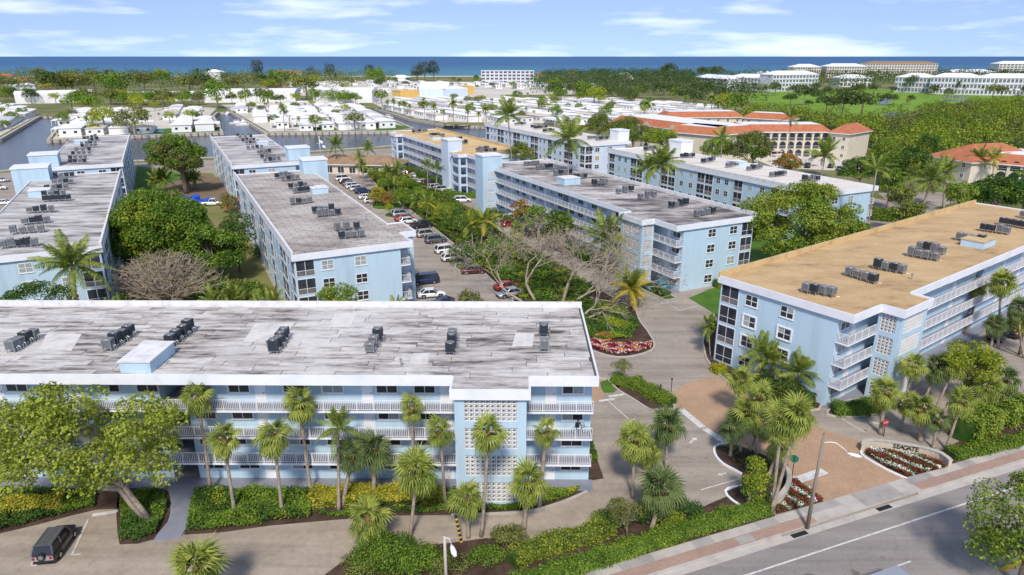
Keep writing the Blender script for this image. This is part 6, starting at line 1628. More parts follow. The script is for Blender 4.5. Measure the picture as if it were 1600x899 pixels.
def flower_stripes(name, poly, ang, width, dens, mats, z0=.12):
    poly = [(p[0], p[1]) for p in poly]; xs = [p[0] for p in poly]; ys = [p[1] for p in poly]
    n = int((max(xs) - min(xs)) * (max(ys) - min(ys)) * dens)
    P = np.stack([rng.uniform(min(xs), max(xs), n), rng.uniform(min(ys), max(ys), n), np.zeros(n)], 1); P = P[inside(P, poly)]; n = len(P)
    s = (P[:, 0] * -math.sin(ang) + P[:, 1] * math.cos(ang)) / width + rng.normal(0, .10, n) + .18 * np.sin(P[:, 0] * 2.3)
    k = ((s % 2) > 1.25).astype(int); edge = (s % 1 < .18) | (s % 1 > .82)
    mi = np.where(rng.uniform(0, 1, n) < np.where(edge, .6, .3), 2, k); P[:, 2] = z0 + rng.uniform(.05, .34, n)
    N = rng.normal(0, .4, (n, 3)); N[:, 2] = 1
    return stuff(link(name, quads_mesh(name, leaves(P, N, .15, .4, .8), [M[m] for m in mats], mi.astype(np.int32))))
fb = PX((1352, 710), (1358, 703), (1385, 706), (1412, 710), (1440, 715), (1466, 723), (1478, 732), (1418, 747), (1386, 732))
flat('flower_bed', fb, .13, 'mulch', depth=.12)
da = G(1362, 704); de = G(1430, 742); sang = math.atan2(de.y - da.y, de.x - da.x)
flower_stripes('flowers', fb, sang + .25, .80, 420, ('lf_red', 'lf_white', 'lf_dark'))
fb2 = PX((1232, 748), (1244, 752), (1286, 784), (1240, 797), (1212, 804), (1214, 794), (1230, 778))
flat('flower_bed', fb2, .135, 'mulch', depth=.12)
flower_stripes('flowers', fb2, sang + .1, .72, 420, ('lf_red', 'lf_white', 'lf_dark'))
b = MB(); b.tube([(0, 0, 0), (0, 0, .35), (0, 0, .42)], [.42, .42, .2], 12); o = part('irrigation_dome', b, plain('pale_green_plastic', (.30, .42, .34), .5), None); o.location = G(1211, 778, .12); tag(o, 'pale green plastic dome on the mulch inside the low curved wall', 'cover dome')
# small flag at the balcony
q = local(R_ORG, R_ANG, 40.8, -.25, 8.6); root = thing('flag', 'small striped flag hung at the tan-roof house balcony', 'flag', q, R_ANG)
tube_path('pole', [(0, .2, -.1), (.0, -.5, 1.0)], .02, M['white'], root, 4)
for i in range(7):
    b = MB(); b.box(-.02, -.62 + 0, .9 - i * .14 - .14, .02, .1, .9 - i * .14); part('stripe', b, M['signred'] if i % 2 == 0 else M['white'], root)
b = MB(); b.box(-.025, -.62, .35, .025, -.25, .9); part('canton', b, CARC['navy'], root)
# flagpole on the waterfront
q = G(501, 243); ht = Zat(213, q.y); root = thing('flagpole', 'white flagpole with two pale flags beside the canal', 'flagpole', q, 0); tube_path('pole', [(0, 0, 0), (0, 0, ht)], .12, M['white'], root, 6)
tube_path('yard_arm', [(-1.3, 0, ht * .62), (1.3, 0, ht * .62)], .06, M['white'], root, 4)
for x, z in ((.1, ht * .80), (1.0, ht * .55)):
    b = MB(); b.poly([(x, 0, z), (x + 1.2, .2, z - .5), (x + 1.2, .2, z - 1.4), (x, 0, z - .9)]); b.poly([(x, .02, z - .9), (x + 1.2, .22, z - 1.4), (x + 1.2, .22, z - .5), (x, .02, z)]); part('flag_cloth', b, M['white'], root)
# person leaning on the rail
def person(loc, rz, label):
    J = {'pel': (0, 0, .95), 'ch': (.0, -.12, 1.30), 'nk': (0, -.20, 1.46), 'hd': (0, -.25, 1.60), 'tp': (0, -.26, 1.72),
         'lh': (-.10, 0, .90), 'lk': (-.11, -.03, .50), 'la': (-.11, .03, .09), 'lt': (-.12, -.14, .03), 'rh': (.10, 0, .90), 'rk': (.11, .02, .50), 'ra': (.12, .08, .09), 'rt': (.13, -.09, .03),
         'ls': (-.20, -.15, 1.40), 'le': (-.27, -.30, 1.16), 'lw': (-.20, -.50, 1.12), 'rs': (.20, -.15, 1.40), 're': (.30, -.30, 1.16), 'rw': (.22, -.52, 1.12)}
    rad = {'pel': .15, 'ch': .15, 'nk': .055, 'hd': .095, 'tp': .06, 'lh': .09, 'lk': .06, 'la': .042, 'lt': .035, 'rh': .09, 'rk': .06, 'ra': .042, 'rt': .035, 'ls': .06, 'le': .045, 'lw': .032, 'rs': .06, 're': .045, 'rw': .032}
    E = [('pel', 'ch'), ('ch', 'nk'), ('nk', 'hd'), ('hd', 'tp'), ('pel', 'lh'), ('lh', 'lk'), ('lk', 'la'), ('la', 'lt'), ('pel', 'rh'), ('rh', 'rk'), ('rk', 'ra'), ('ra', 'rt'), ('ch', 'ls'), ('ls', 'le'), ('le', 'lw'), ('ch', 'rs'), ('rs', 're'), ('re', 'rw')]
    for s, w in (('l', 'lw'), ('r', 'rw')):
        for f in range(5):
            x, y, z = J[w]; o = (f - 2) * .022
            J[f'{s}f{f}'] = (x + o, y - (.16 if 0 < f < 4 else .12), z - .02 - (.05 if f in (0, 4) else .03)); rad[f'{s}f{f}'] = .010; E.append((w, f'{s}f{f}'))
    ks = list(J); me = bpy.data.meshes.new('person'); me.from_pydata([J[k] for k in ks], [(ks.index(a), ks.index(e)) for a, e in E], [])
    o = link('person', me, None, loc, rz); tag(o, label, 'person')
    md = o.modifiers.new('Skin', 'SKIN'); sv = me.skin_vertices[0].data
    for i, k in enumerate(ks): sv[i].radius = (rad[k], rad[k])
    sv[0].use_root = True; ss = o.modifiers.new('Subsurf', 'SUBSURF'); ss.levels = 1; ss.render_levels = 2
    m, nt, b_ = new_mat('dark_clothes_and_skin')
    tc_ = nt.nodes.new('ShaderNodeTexCoord'); sp = nt.nodes.new('ShaderNodeSeparateXYZ'); nt.links.new(tc_.outputs['Object'], sp.inputs[0])
    nt.links.new(ramp(nt, sp.outputs[2], [(0, (.03, .03, .035)), (.88, (.02, .02, .025))]), b_.inputs['Base Color']); b_.inputs['Roughness'].default_value = .8
    me.materials.append(m)
    b = MB(); b.tube([(0, -.235, 1.60), (0, -.235, 1.66), (0, -.235, 1.73), (0, -.22, 1.765)], [.105, .118, .095, .02], 10); part('hair', b, M['black'], o, True)
    skin_ = plain('warm_skin', (.42, .25, .17), .6); b = MB(); b.tube([(0, -.335, 1.55), (0, -.35, 1.60), (0, -.335, 1.66)], [.05, .07, .05], 8); b.box(-.012, -.43, 1.585, .012, -.41, 1.615); part('face', b, skin_, o, True)
    return o
person(local(F_ORG, F_ANG, 74.7, .55, 5.415), R_(8), 'person in dark clothes leaning on the third storey balcony rail')
# bicycle behind the same rail
q = local(F_ORG, F_ANG, 75.0, .95, 5.415); root = thing('bicycle', 'dark bicycle parked behind the third storey end rail', 'bicycle', q, R_(4))
for x in (-.5, .5):
    b = MB(); b.tube([(x + .33 * math.cos(a * math.pi / 8), 0, .34 + .33 * math.sin(a * math.pi / 8)) for a in range(17)], .022, 5, cap=False); part('wheel', b, M['black'], root)
b = MB()
for a, e in (((-.5, 0, .34), (-.15, 0, .85)), ((-.5, 0, .34), (.0, 0, .30)), ((0, 0, .30), (-.17, 0, .88)), ((0, 0, .3), (.36, 0, .82)), ((-.13, 0, .8), (.38, 0, .84)), ((.5, 0, .34), (.34, 0, .98))): b.tube([a, e], .018, 5)
part('frame', b, M['black'], root); b = MB(); b.box(-.28, -.06, .88, -.05, .06, .93); part('saddle', b, M['black'], root); b = MB(); b.tube([(.33, -.25, 1.0), (.33, .25, 1.0)], .014, 5); part('handlebar', b, M['black'], root)
# ------------------------------------------------------------------ clubhouse, tiled houses
def hip(b, x0, y0, x1, y1, z, h, ov=.5, m=0, ins=None):
    x0 -= ov; y0 -= ov; x1 += ov; y1 += ov; n = len(b.v); i = ins if ins is not None else min(x1 - x0, y1 - y0) / 2
    if x1 - x0 >= y1 - y0: r = [(x0 + i, (y0 + y1) / 2), (x1 - i, (y0 + y1) / 2)]
    else: r = [((x0 + x1) / 2, y0 + i), ((x0 + x1) / 2, y1 - i)]
    b.v += [(x0, y0, z), (x1, y0, z), (x1, y1, z), (x0, y1, z), (r[0][0], r[0][1], z + h), (r[1][0], r[1][1], z + h)]
    fs = ((0, 1, 5, 4), (1, 2, 5), (2, 3, 4, 5), (3, 0, 4)) if x1 - x0 >= y1 - y0 else ((0, 1, 4), (1, 2, 5, 4), (2, 3, 5), (3, 0, 4, 5))
    for f in fs: b.f.append(tuple(n + k for k in f)); b.m.append(m)
    b.box(x0, y0, z - .25, x1, y1, z - .002, 1)
def tilem(name, c1, c2, rot):
    m, nt, b = new_mat(name); w_ = nt.nodes.new('ShaderNodeTexWave'); w_.inputs['Scale'].default_value = 1.1; w_.inputs['Distortion'].default_value = .5
    nt.links.new(wpos(nt, (1, 1, 1), rot), w_.inputs['Vector']); f = noise(nt, wpos(nt), .5, 5, .7)
    c = mixcol(nt, .35, ramp(nt, f, [(.3, c1), (.7, c2)]), ramp(nt, w_.outputs[1], [(0, .45), (.5, 1.0)]), 'MULTIPLY'); nt.links.new(c, b.inputs['Base Color']); b.inputs['Roughness'].default_value = .8
    bump(nt, b, w_.outputs[1], .4, .05); return m
M['tile'] = tilem('orange_clay_tile', (.38, .115, .05), (.54, .20, .09), R_(-20)); M['brownroof'] = plain('brown_shingle', (.30, .20, .125), .9, var=.2, vs=.5)
ca, ce = G(484, 272), G(628, 274); ca.z = ce.z = 0
ca = G(484, 271); ce = G(622, 274); d = ce - ca; L_ = d.length; an = math.atan2(d.y, d.x)
root = thing('clubhouse', 'low clubhouse with brown shingle roof at the end of the car park', 'clubhouse', ca, an)
b = MB(); b.box(0, 0, 0, L_, 11, 3.1); part('wall', b, M['cream'], root)
b = MB(); hip(b, 0, 0, L_, 11, 3.35, 2.4, .9); part('roof', b, [M['brownroof'], M['white']], root)
for i in range(7):
    x = L_ * (.1 + .13 * i); link('window', frame_mesh(2.3, 2.2, 2, 1, bw=.1), root, (x, 0, .3)); link('pane', pane_mesh(2.1, 2.0, 'glass'), root.children[-1], (0, 0, .1))
def arch_bay(w, h):
    def mk():
        b = MB(); n = 10
        b.v += [(-w / 2, -.12, 0), (w / 2, -.12, 0)]; pts = [(w / 2 * math.cos(math.pi * k / n), h - w / 2 + w / 2 * math.sin(math.pi * k / n)) for k in range(n + 1)]
        b.v += [(x, -.12, z) for x, z in pts]; b.f.append(tuple(range(len(b.v)))); b.m.append(0); b.tube([(-w / 2, -.16, 1), (w / 2, -.16, 1)], .05, 4, 1); b.tube([(-w / 2, -.16, .5), (w / 2, -.16, .5)], .03, 4, 1)
        return b.mesh('arched_opening', [M['glass'], M['white']])
    return cached(('arch', w, h), mk)
def tiled_wing(label, a, e, depth, z=10.0, bays=None, rh=2.6, flat_=True, base=True, gables=0):
    """wing whose front eave runs from photo point a to e (at eave height); depth away from the camera"""
    A_, E_ = G(*a, z), G(*e, z); d = E_ - A_; L_ = d.length; an = math.atan2(d.y, d.x)
    root = thing('tiled_house', label, 'apartment house', (A_.x, A_.y, 0), an, 'cream houses with orange tiled roofs')
    b = MB(); b.box(0, 0, 0, L_, depth, z - .3); part('wall', b, M['cream'], root)
    b = MB(); ov = .8
    if flat_:
        b.v += [(-ov, -ov, z), (L_ + ov, -ov, z), (L_ + ov, depth + ov, z), (-ov, depth + ov, z), (2.6, 2.6, z + rh), (L_ - 2.6, 2.6, z + rh), (L_ - 2.6, depth - 2.6, z + rh), (2.6, depth - 2.6, z + rh)]
        for f in ((0, 1, 5, 4), (1, 2, 6, 5), (2, 3, 7, 6), (3, 0, 4, 7)): b.f.append(f); b.m.append(0)
        b.f.append((4, 5, 6, 7)); b.m.append(1); b.box(-ov, -ov, z - .3, L_ + ov, depth + ov, z - .003, 1)
    else: hip(b, 0, 0, L_, depth, z, rh, ov)
    part('roof', b, [M['tile'], M['white']], root)
    if bays:
        for k in range(3):
            for i in range(bays): link('arched_opening', arch_bay(L_ / bays * .72, 2.75), root, (L_ * (i + .5) / bays, 0, .4 + k * 3.15))
        for i in range(bays + 1):
            b = MB(); x = L_ * i / bays; b.box(x - .35, -.35, 0, x + .35, -.02, z - .31); part('pier', b, M['cream'], root)
    else:
        for k in range(3):
            for i in range(max(2, int(L_ / 4.5))):
                x = L_ * (i + .5) / max(2, int(L_ / 4.5)); window(root, (x, 0, .9 + k * 3.15), 0, 1.2, 1.4, 2, 1, ('glass',), bw=.1)
    for i in range(gables):
        x = L_ * (i + .6) / gables; g = MB(); g.box(x - 2.6, -1.2, 0, x + 2.6, -.02, z - .35); part('bay', g, M['cream'], root)
        g = MB(); g.v += [(x - 3.1, -1.6, z - .2), (x + 3.1, -1.6, z - .2), (x, -1.6, z + 2.0), (x - 3.1, 2.2, z + .1), (x + 3.1, 2.2, z + .1), (x, 2.6, z + 2.0)]
        g.f += [(0, 1, 2), (0, 2, 5, 3), (2, 1, 4, 5)]; g.m += [1, 0, 0]; part('gable_roof', g, [M['tile'], M['cream']], root)
        for k in range(3): link('arched_opening', arch_bay(2.9, 2.7), root, (x, -1.2, .4 + k * 3.15))
    return root
tiled_wing('long cream wing with gabled bays and orange tile roof behind the white roofs', (958, 189), (1119, 211), 22, gables=4)
tiled_wing('cream wing with arched galleries facing the carports', (1153, 206), (1297, 206), 16, bays=11)
tiled_wing('cream corner pavilion with hipped orange roof beside the mangroves', (1297, 207), (1328, 209.5), 18, flat_=False, rh=3.2)
tiled_wing('blank cream gable wing joining the two tiled wings', (1119, 212), (1153, 207), 20, flat_=True)
tiled_wing('rear tiled wing with white flat roof beyond the courtyard', (1040, 184), (1160, 183), 14, z=9.5)
tiled_wing('rear tiled wing towards the mangroves', (1162, 184), (1232, 188), 12, z=9.5)
tiled_wing('cream corner house with hipped orange roof at the side street', (1452, 243), (1519, 254), 26, z=9.0, flat_=False, rh=4.2)
tiled_wing('second cream house with white flat roof and arched porch at the frame edge', (1519, 252), (1640, 262), 22, z=8.5, bays=6)
# carport canopies
for a, e, lab in (((1205, 236), (1222, 236), 'small pale carport roof by the arches'), ((1237, 231), (1268, 233), 'pale carport roof before the arches'), ((1205, 242), (1270, 250), 'long pinkish carport roof over the parked cars'), ((1318, 251), (1330, 262), 'pale carport by the cream gable')):
    A_, E_ = G(*a, 2.8), G(*e, 2.8); d = E_ - A_; root = thing('carport', lab, 'carport', (A_.x, A_.y, 0), math.atan2(d.y, d.x), 'carports')
    b = MB(); L_ = d.length; b.box(-.3, -.3, 2.6, L_ + .3, 5.8, 2.75); part('canopy', b, plain('pinkish_canopy', (.66, .55, .52), .8), root)
    for x in np.linspace(.3, L_ - .3, max(2, int(L_ / 5) + 1)):
        for y in (.2, 5.2):
            b = MB(); b.box(x - .08, y - .08, 0, x + .08, y + .08, 2.6); part('post', b, M['white'], root)
# ------------------------------------------------------------------ park homes and the seaside town
def home_meshes(w, l, h, rh, porch, rm='homeroof'):
    b = MB(); b.box(-w / 2, -l / 2, 0, w / 2, l / 2, h); wl = b.mesh('park_home', M['offwhite'])
    b = MB(); o = .35
    b.v += [(-w / 2 - o, -l / 2 - o, h), (w / 2 + o, -l / 2 - o, h), (w / 2 + o, l / 2 + o, h), (-w / 2 - o, l / 2 + o, h), (0, -l / 2 - o, h + rh), (0, l / 2 + o, h + rh)]
    for f in ((0, 1, 4), (1, 2, 5, 4), (2, 3, 5), (3, 0, 4, 5), (3, 2, 1, 0)): b.f.append(f); b.m.append(0)
    if porch: b.box(-w / 2 - 2.6, -l / 2 + 1, h - .3, -w / 2 - .36, l / 2 - 3, h - .15); b.box(-w / 2 - 2.55, -l / 2 + 1.05, 0, -w / 2 - 2.4, -l / 2 + 1.2, h - .3); b.box(-w / 2 - 2.55, l / 2 - 3.3, 0, -w / 2 - 2.4, l / 2 - 3.1, h - .3)
    rf = b.mesh('roof', M[rm])
    b = MB()
    for y in np.arange(-l / 2 + 2, l / 2 - 1, 3.1):
        for s in (-1, 1): b.box(min(s * w / 2, s * (w / 2 + .05)), y - .5, 1.2, max(s * w / 2, s * (w / 2 + .05)), y + .5, 2.0)
    for x in (-w / 4, w / 4): b.box(x - .5, -l / 2 - .05, 1.1, x + .5, -l / 2, 2.0)
    return wl, rf, b.mesh('window', M['glass'])
HOMES = [home_meshes(6.2, 16, 2.8, .3, False), home_meshes(7.6, 17, 2.9, .45, False), home_meshes(5.2, 15.5, 2.7, .25, True), home_meshes(7.2, 15, 3.0, .6, True), home_meshes(7.6, 17, 2.9, .45, False), home_meshes(6.2, 16, 2.8, .3, False), home_meshes(6.8, 16, 2.9, .5, True, 'greyroof'), home_meshes(7.0, 15, 2.9, .7, False, 'beigeroof')]
ORDX = ORD + ['thirteenth', 'fourteenth', 'fifteenth', 'sixteenth', 'seventeenth', 'eighteenth', 'nineteenth', 'last']
def homes(poly, ang, dx, dy, label, group, name='park_home', back=None, jit=.7, skip=.06, scale=1.22):
    poly = [(p[0], p[1]) for p in poly]; cx_ = sum(p[0] for p in poly) / len(poly); cy_ = sum(p[1] for p in poly) / len(poly); cnt = 0
    ca_, sa_ = math.cos(ang), math.sin(ang); R0 = 420
    cells = [(i, j) for i in range(-int(R0 / dx), int(R0 / dx)) for j in range(-int(R0 / dy), int(R0 / dy)) if inside(np.array([[cx_ + ca_ * i * dx - sa_ * j * dy, cy_ + sa_ * i * dx + ca_ * j * dy, 0]]), poly)[0]]
    i0, j0 = min(c_[0] for c_ in cells), min(c_[1] for c_ in cells)
    for i in range(-int(R0 / dx), int(R0 / dx)):
        for j in range(-int(R0 / dy), int(R0 / dy)):
            x = cx_ + ca_ * i * dx - sa_ * j * dy; y = cy_ + sa_ * i * dx + ca_ * j * dy
            if not inside(np.array([[x, y, 0]]), poly)[0] or random.random() < skip: continue
            wl, rf, wn_ = random.choice(HOMES)
            o = link(name, wl, None, (x + random.uniform(-jit, jit), y + random.uniform(-jit, jit), .03), ang + random.choice((0, 0, 0, math.pi)) + random.uniform(-.03, .03), scale * random.uniform(.92, 1.08))
            tag(o, label if back is None else f'{label}, {ORDX[min(19, i - i0)]} along in the {ORDX[min(19, j - j0)]} row from the {back}', name.replace('_', ' '), group); link('roof', rf, o); link('window', wn_, o)['kind'] = 'stuff'; cnt += 1
    return cnt
nh = homes(PX((-120, 228), (-8, 212), (52, 181), (10, 168), (-120, 172)), R_(26), 10.8, 21, 'white park home', 'park homes on the canal corner bank', back='canal corner')
nh += homes(PX((92, 214), (200, 207), (235, 206), (215, 176), (118, 176)), R_(24), 10.8, 20.5, 'white park home', 'park homes on the pool peninsula', back='pool peninsula tip')
nh += homes(PX((272, 205), (330, 203), (325, 190), (300, 170), (262, 170)), R_(22), 10.8, 20.5, 'white park home', 'park homes beside the boat basin', back='boat basin corner')
nh += homes(PX((378, 176), (424, 203), (520, 202), (606, 201), (622, 196), (566, 171), (480, 166), (370, 168)), R_(20), 11, 20.5, 'white park home', 'park homes behind the middle canal', back='middle canal')
nh += homes(PX((612, 172), (655, 184), (712, 191), (868, 195), (1010, 196), (960, 172), (850, 160), (720, 157), (610, 158)), R_(28), 12.2, 22, 'white park home', 'park homes in the dense field', back='palm bank')
nh += homes(PX((880, 162), (960, 170), (1080, 184), (1150, 186), (1080, 168), (960, 158)), R_(30), 15, 24, 'white park home', 'park homes at the wood edge', back='tiled houses')
nt_ = homes(PX((440, 149), (640, 146), (720, 138), (900, 140), (830, 132), (560, 130), (450, 131)), R_(15), 24, 26, 'pale seaside house', 'houses of the seaside town', 'seaside_house', back='beach town edge', jit=4, skip=.25, scale=1.35)
# long sheds, halls and the big far blocks
def long_hall(label, a, e, h, depth, mat='offwhite', roofm='white', curve=0.0, floors=0, bays=0, rh=1.2, cat='building', name='long_hall', hipped=False, gl='glass'):
    A_, E_ = G(*a), G(*e); d = E_ - A_; L_ = d.length; root = thing(name, label, cat, (A_.x, A_.y, 0), math.atan2(d.y, d.x), None)
    b = MB(); b.box(0, 0, 0, L_, depth, h); part('wall', b, M[mat], root)
    b = MB()
    if hipped: hip(b, 0, 0, L_, depth, h + .3, rh, .6)
    else:
        n = 8
        for i in range(n + 1):
            t = i / n; b.v += [(-.4, depth * t, h + .05 + rh * math.sin(math.pi * t)), (L_ + .4, depth * t, h + .05 + rh * math.sin(math.pi * t))]
        for i in range(n): b.f.append((2 * i, 2 * i + 1, 2 * i + 3, 2 * i + 2)); b.m.append(0)
        b.f.append(tuple(2 * i for i in range(n, -1, -1))); b.f.append(tuple(2 * i + 1 for i in range(n + 1))); b.m += [0, 0]
    part('roof', b, [M[roofm], M[roofm]], root)
    if floors:
        fh = h / floors; bw_ = L_ / bays; wm_ = frame_mesh(bw_ * .74, fh * .66, 2, 1, bw=.2, out=.25, sill=False, m='offwhite'); pm = pane_mesh(bw_ * .70, fh * .62, gl)
        for k in range(floors):
            for i in range(bays):
                w_ = link('window', wm_, root, (bw_ * (i + .5), 0, fh * k + fh * .2)); link('pane', pm, w_, (0, 0, .1))
            b = MB(); b.box(-.3, -.5, fh * (k + 1) - .35, L_ + .3, -.002, fh * (k + 1) - .12); part('ledge', b, M['offwhite'], root)
    return root
for a, e, h, dp, lab in (((25, 163), (145, 160), 8, 22, 'long white shed behind the canal corner trees'), ((191, 158.5), (300, 157.5), 5.5, 25, 'long white shed behind the clipped green hedge'), ((320, 161), (462, 160), 9, 26, 'long white shed behind the spreading green tree'), ((490, 161), (582, 161), 10, 30, 'big white hall end with an oval hedge before it')):
    long_hall(lab, a, e, h, dp, rh=2.2, name='long_shed', cat='shed')
long_hall('white arched roof hall with pale blue end in the park home field', (656, 155), (700, 155), 9, 34, 'paleblue', 'white', rh=6, name='arched_hall', cat='hall')
long_hall('pale blue flat hall attached to the arched one', (698, 155.5), (731, 154), 9, 40, 'paleblue', 'white', rh=2, name='arched_hall', cat='hall')
M['ochre'] = plain('ochre_wall', (.70, .45, .14), .8)
long_hall('yellow building before the arched hall', (626, 153), (656, 152), 6, 20, 'ochre', 'ochre', rh=.5); long_hall('small yellow building beyond the blue hall', (727, 147.5), (741, 147), 8, 22, 'ochre', 'ochre', rh=.5)
long_hall('low villa with brown roof and yellow wall behind the sheds', (410, 146), (458, 145), 5, 25, 'cream', 'brownroof', rh=5, hipped=True)
long_hall('white modern apartment block on the dune with dark balconies', (752, 131), (834, 131), 18, 24, 'offgrey', 'white', floors=4, bays=12, rh=.3, name='beach_block')
for a, e, h, fl, by, lab in (((1085, 136), (1135, 141), 12, 3, 9, 'white beach condominium first of the long terrace by the fairway'), ((1135, 140), (1205, 143), 14, 3, 13, 'white beach condominium middle of the long terrace by the fairway'), ((1205, 143.5), (1276, 142), 18, 4, 14, 'tallest white condominium of the long terrace by the fairway'),
    ((1396, 144), (1450, 146), 16, 3, 10, 'white condominium at the far fairway bend'), ((1450, 147), (1530, 149), 17, 3, 14, 'long white condominium behind the fairway pond'), ((1530, 149), (1625, 150), 17, 3, 15, 'white condominium running out of frame by the fairway')):
    long_hall(lab, a, e, h, 22, 'offgrey', 'white', floors=fl, bays=by, rh=4, hipped=True, name='condominium', cat='apartment building')
long_hall('white clubhouse with long verandas behind the fairway trees', (1311, 136), (1360, 136), 11, 26, 'offwhite', 'white', floors=2, bays=8, rh=4, hipped=True, name='golf_clubhouse', cat='clubhouse')
for a, e, h, fl, by, m_, rm, lab in (((1238, 122), (1281, 122), 19, 4, 12, 'cream', 'white', 'cream seaside block with white hipped roof first of three'), ((1290, 122), (1352, 122), 20, 4, 16, 'cream', 'white', 'longer cream seaside block with white roof'), ((1352, 122), (1462, 122), 25, 6, 26, 'cream', 'brownroof', 'great beige beach hotel with dark roof'), ((1558, 118), (1640, 118), 23, 5, 14, 'cream', 'white', 'beige tower block at the frame edge by the sea'), ((1484, 121), (1556, 121), 9, 2, 14, 'offwhite', 'white', 'low white beach house row beside the tower block')):
    long_hall(lab, a, e, h, 30, m_, rm, floors=fl, bays=by, rh=5 if rm == 'white' else 4, hipped=True, name='seaside_block', cat='apartment building')
for i in range(5): 
    long_hall(f'white pointed tent roof, {ORD[i]} in the row by the sea', (1184 + i * 11.5, 121.5), (1194 + i * 11.5, 121.5), 7, 12, 'offwhite', 'white', rh=5, hipped=True, name='tent_roof', cat='pavilion')
for a, e, h, m_, rm, lab in (((-5, 134), (32, 133), 11, 'cream', 'tile', 'large red roofed villa at the shore edge'), ((38, 134), (58, 133), 6, 'cream', 'tile', 'small red roofed house beside the large villa'), ((24, 141), (56, 140), 5, 'offwhite', 'white', 'white flat house below the red roofed villas'), ((320, 128), (346, 128), 14, 'offwhite', 'white', 'white house standing clear on the dune'), ((425, 121), (472, 121), 9, 'cream', 'brownroof', 'long low beach house behind dark trees'),
    ((835, 123), (852, 123), 7, 'cream', 'tile', 'orange roofed beach house beside the modern block'), ((888, 121), (902, 121), 10, 'cream', 'tile', 'orange roofed house among the dark trees'), ((964, 124), (990, 124), 7, 'offwhite', 'white', 'white flat villa in the dark wood'), ((610, 127), (640, 127), 5, 'offwhite', 'white', 'white roofed pavilion at the shore beside the pines')):
    long_hall(lab, a, e, h, 20, m_, rm, rh=4, hipped=True, name='villa', cat='house')
# ------------------------------------------------------------------ distant trees
def crown_mesh(r, h, nb, leaf, mat, per=26, low=-.5, tr=.35, squash=.8):
    bl = crown_blobs((0, 0, h), r, nb, r[0] * .36, squash, low); V = blob_leaves(bl, per, leaf, .7)
    b = MB(); b.tube([(0, 0, -.2), (0, 0, h)], [tr, tr * .5], 5)
    tv = np.array(b.v); me = quads_mesh('tree', np.concatenate([V, np.array([[b.v[i] for i in f] for f in b.f if len(f) == 4])], 0), [M[mat], M['bark']], np.concatenate([np.zeros(len(V)), np.ones(sum(1 for f in b.f if len(f) == 4))]))
    return me
DIST = {'far': [crown_mesh((6, 6, 4.5), 6.5, 20, 1.0, 'lf_far', 7) for _ in range(3)], 'mang': [crown_mesh((6, 6, 4.2), 6, 20, 1.0, 'lf_mang', 7) for _ in range(3)], 'olive': [crown_mesh((5.5, 5.5, 4.4), 6, 18, .9, 'lf_olive', 8) for _ in range(2)],
        'green': [crown_mesh((6, 6, 4.4), 6.2, 20, .9, 'lf_green', 8) for _ in range(3)], 'lime': [crown_mesh((5, 5, 4), 5.6, 18, .8, 'lf_lime', 9) for _ in range(2)], 'pine': [crown_mesh((6.5, 6.5, 8.5), 10.5, 34, .9, 'lf_pine', 6, low=-.8, squash=1.0, tr=.7) for _ in range(3)]}
def put(kind, uv, s, label, group, name='tree', cat='tree', z=0):
    q = G(*uv); me = random.choice(DIST[kind]) if kind in DIST else random.choice({'palm': FARP, 'dpalm': DARKP}[kind])
    o = link(name, me, None, q, random.uniform(0, 6.28), (s * random.uniform(.9, 1.12), s * random.uniform(.9, 1.12), s * random.uniform(.85, 1.15))); tag(o, label, cat, group); return o
def scatter(poly, n, kinds, smin, smax, label, group, palm_label=None, mind=6):
    poly = [(p[0], p[1]) for p in PX(*poly)]; xs = [p[0] for p in poly]; ys = [p[1] for p in poly]; done = []; tries = 0
    while len(done) < n and tries < n * 60:
        tries += 1; x, y = random.uniform(min(xs), max(xs)), random.uniform(min(ys), max(ys))
        if not inside(np.array([[x, y, 0]]), poly)[0] or any(abs(x - a) + abs(y - e) < mind for a, e in done): continue
        done.append((x, y)); k = random.choice(kinds); pal = k in ('palm', 'dpalm')
        me = random.choice(DIST[k]) if not pal else random.choice(FARP if k == 'palm' else DARKP); s = random.uniform(smin, smax)
        o = link('palm' if pal else 'tree', me, None, (x, y, 0), random.uniform(0, 6.28), (s, s, s * random.uniform(.85, 1.15)))
        col_ = {'far': 'dark green', 'olive': 'olive', 'lime': 'yellow green', 'green': 'mid green', 'palm': 'light', 'dpalm': 'dark', 'pine': 'grey green'}[k]; sz_ = ['small', 'middling', 'large'][min(2, int(3 * (s - smin) / (smax - smin + 1e-6)))]
        lb_ = label.replace('small ', ''); lb_ = (lb_.replace('tree', 'palm') if pal else lb_)
        tag(o, f'{sz_} {col_} {lb_}', 'palm tree' if pal else 'tree', (group + ', palms') if pal else group)
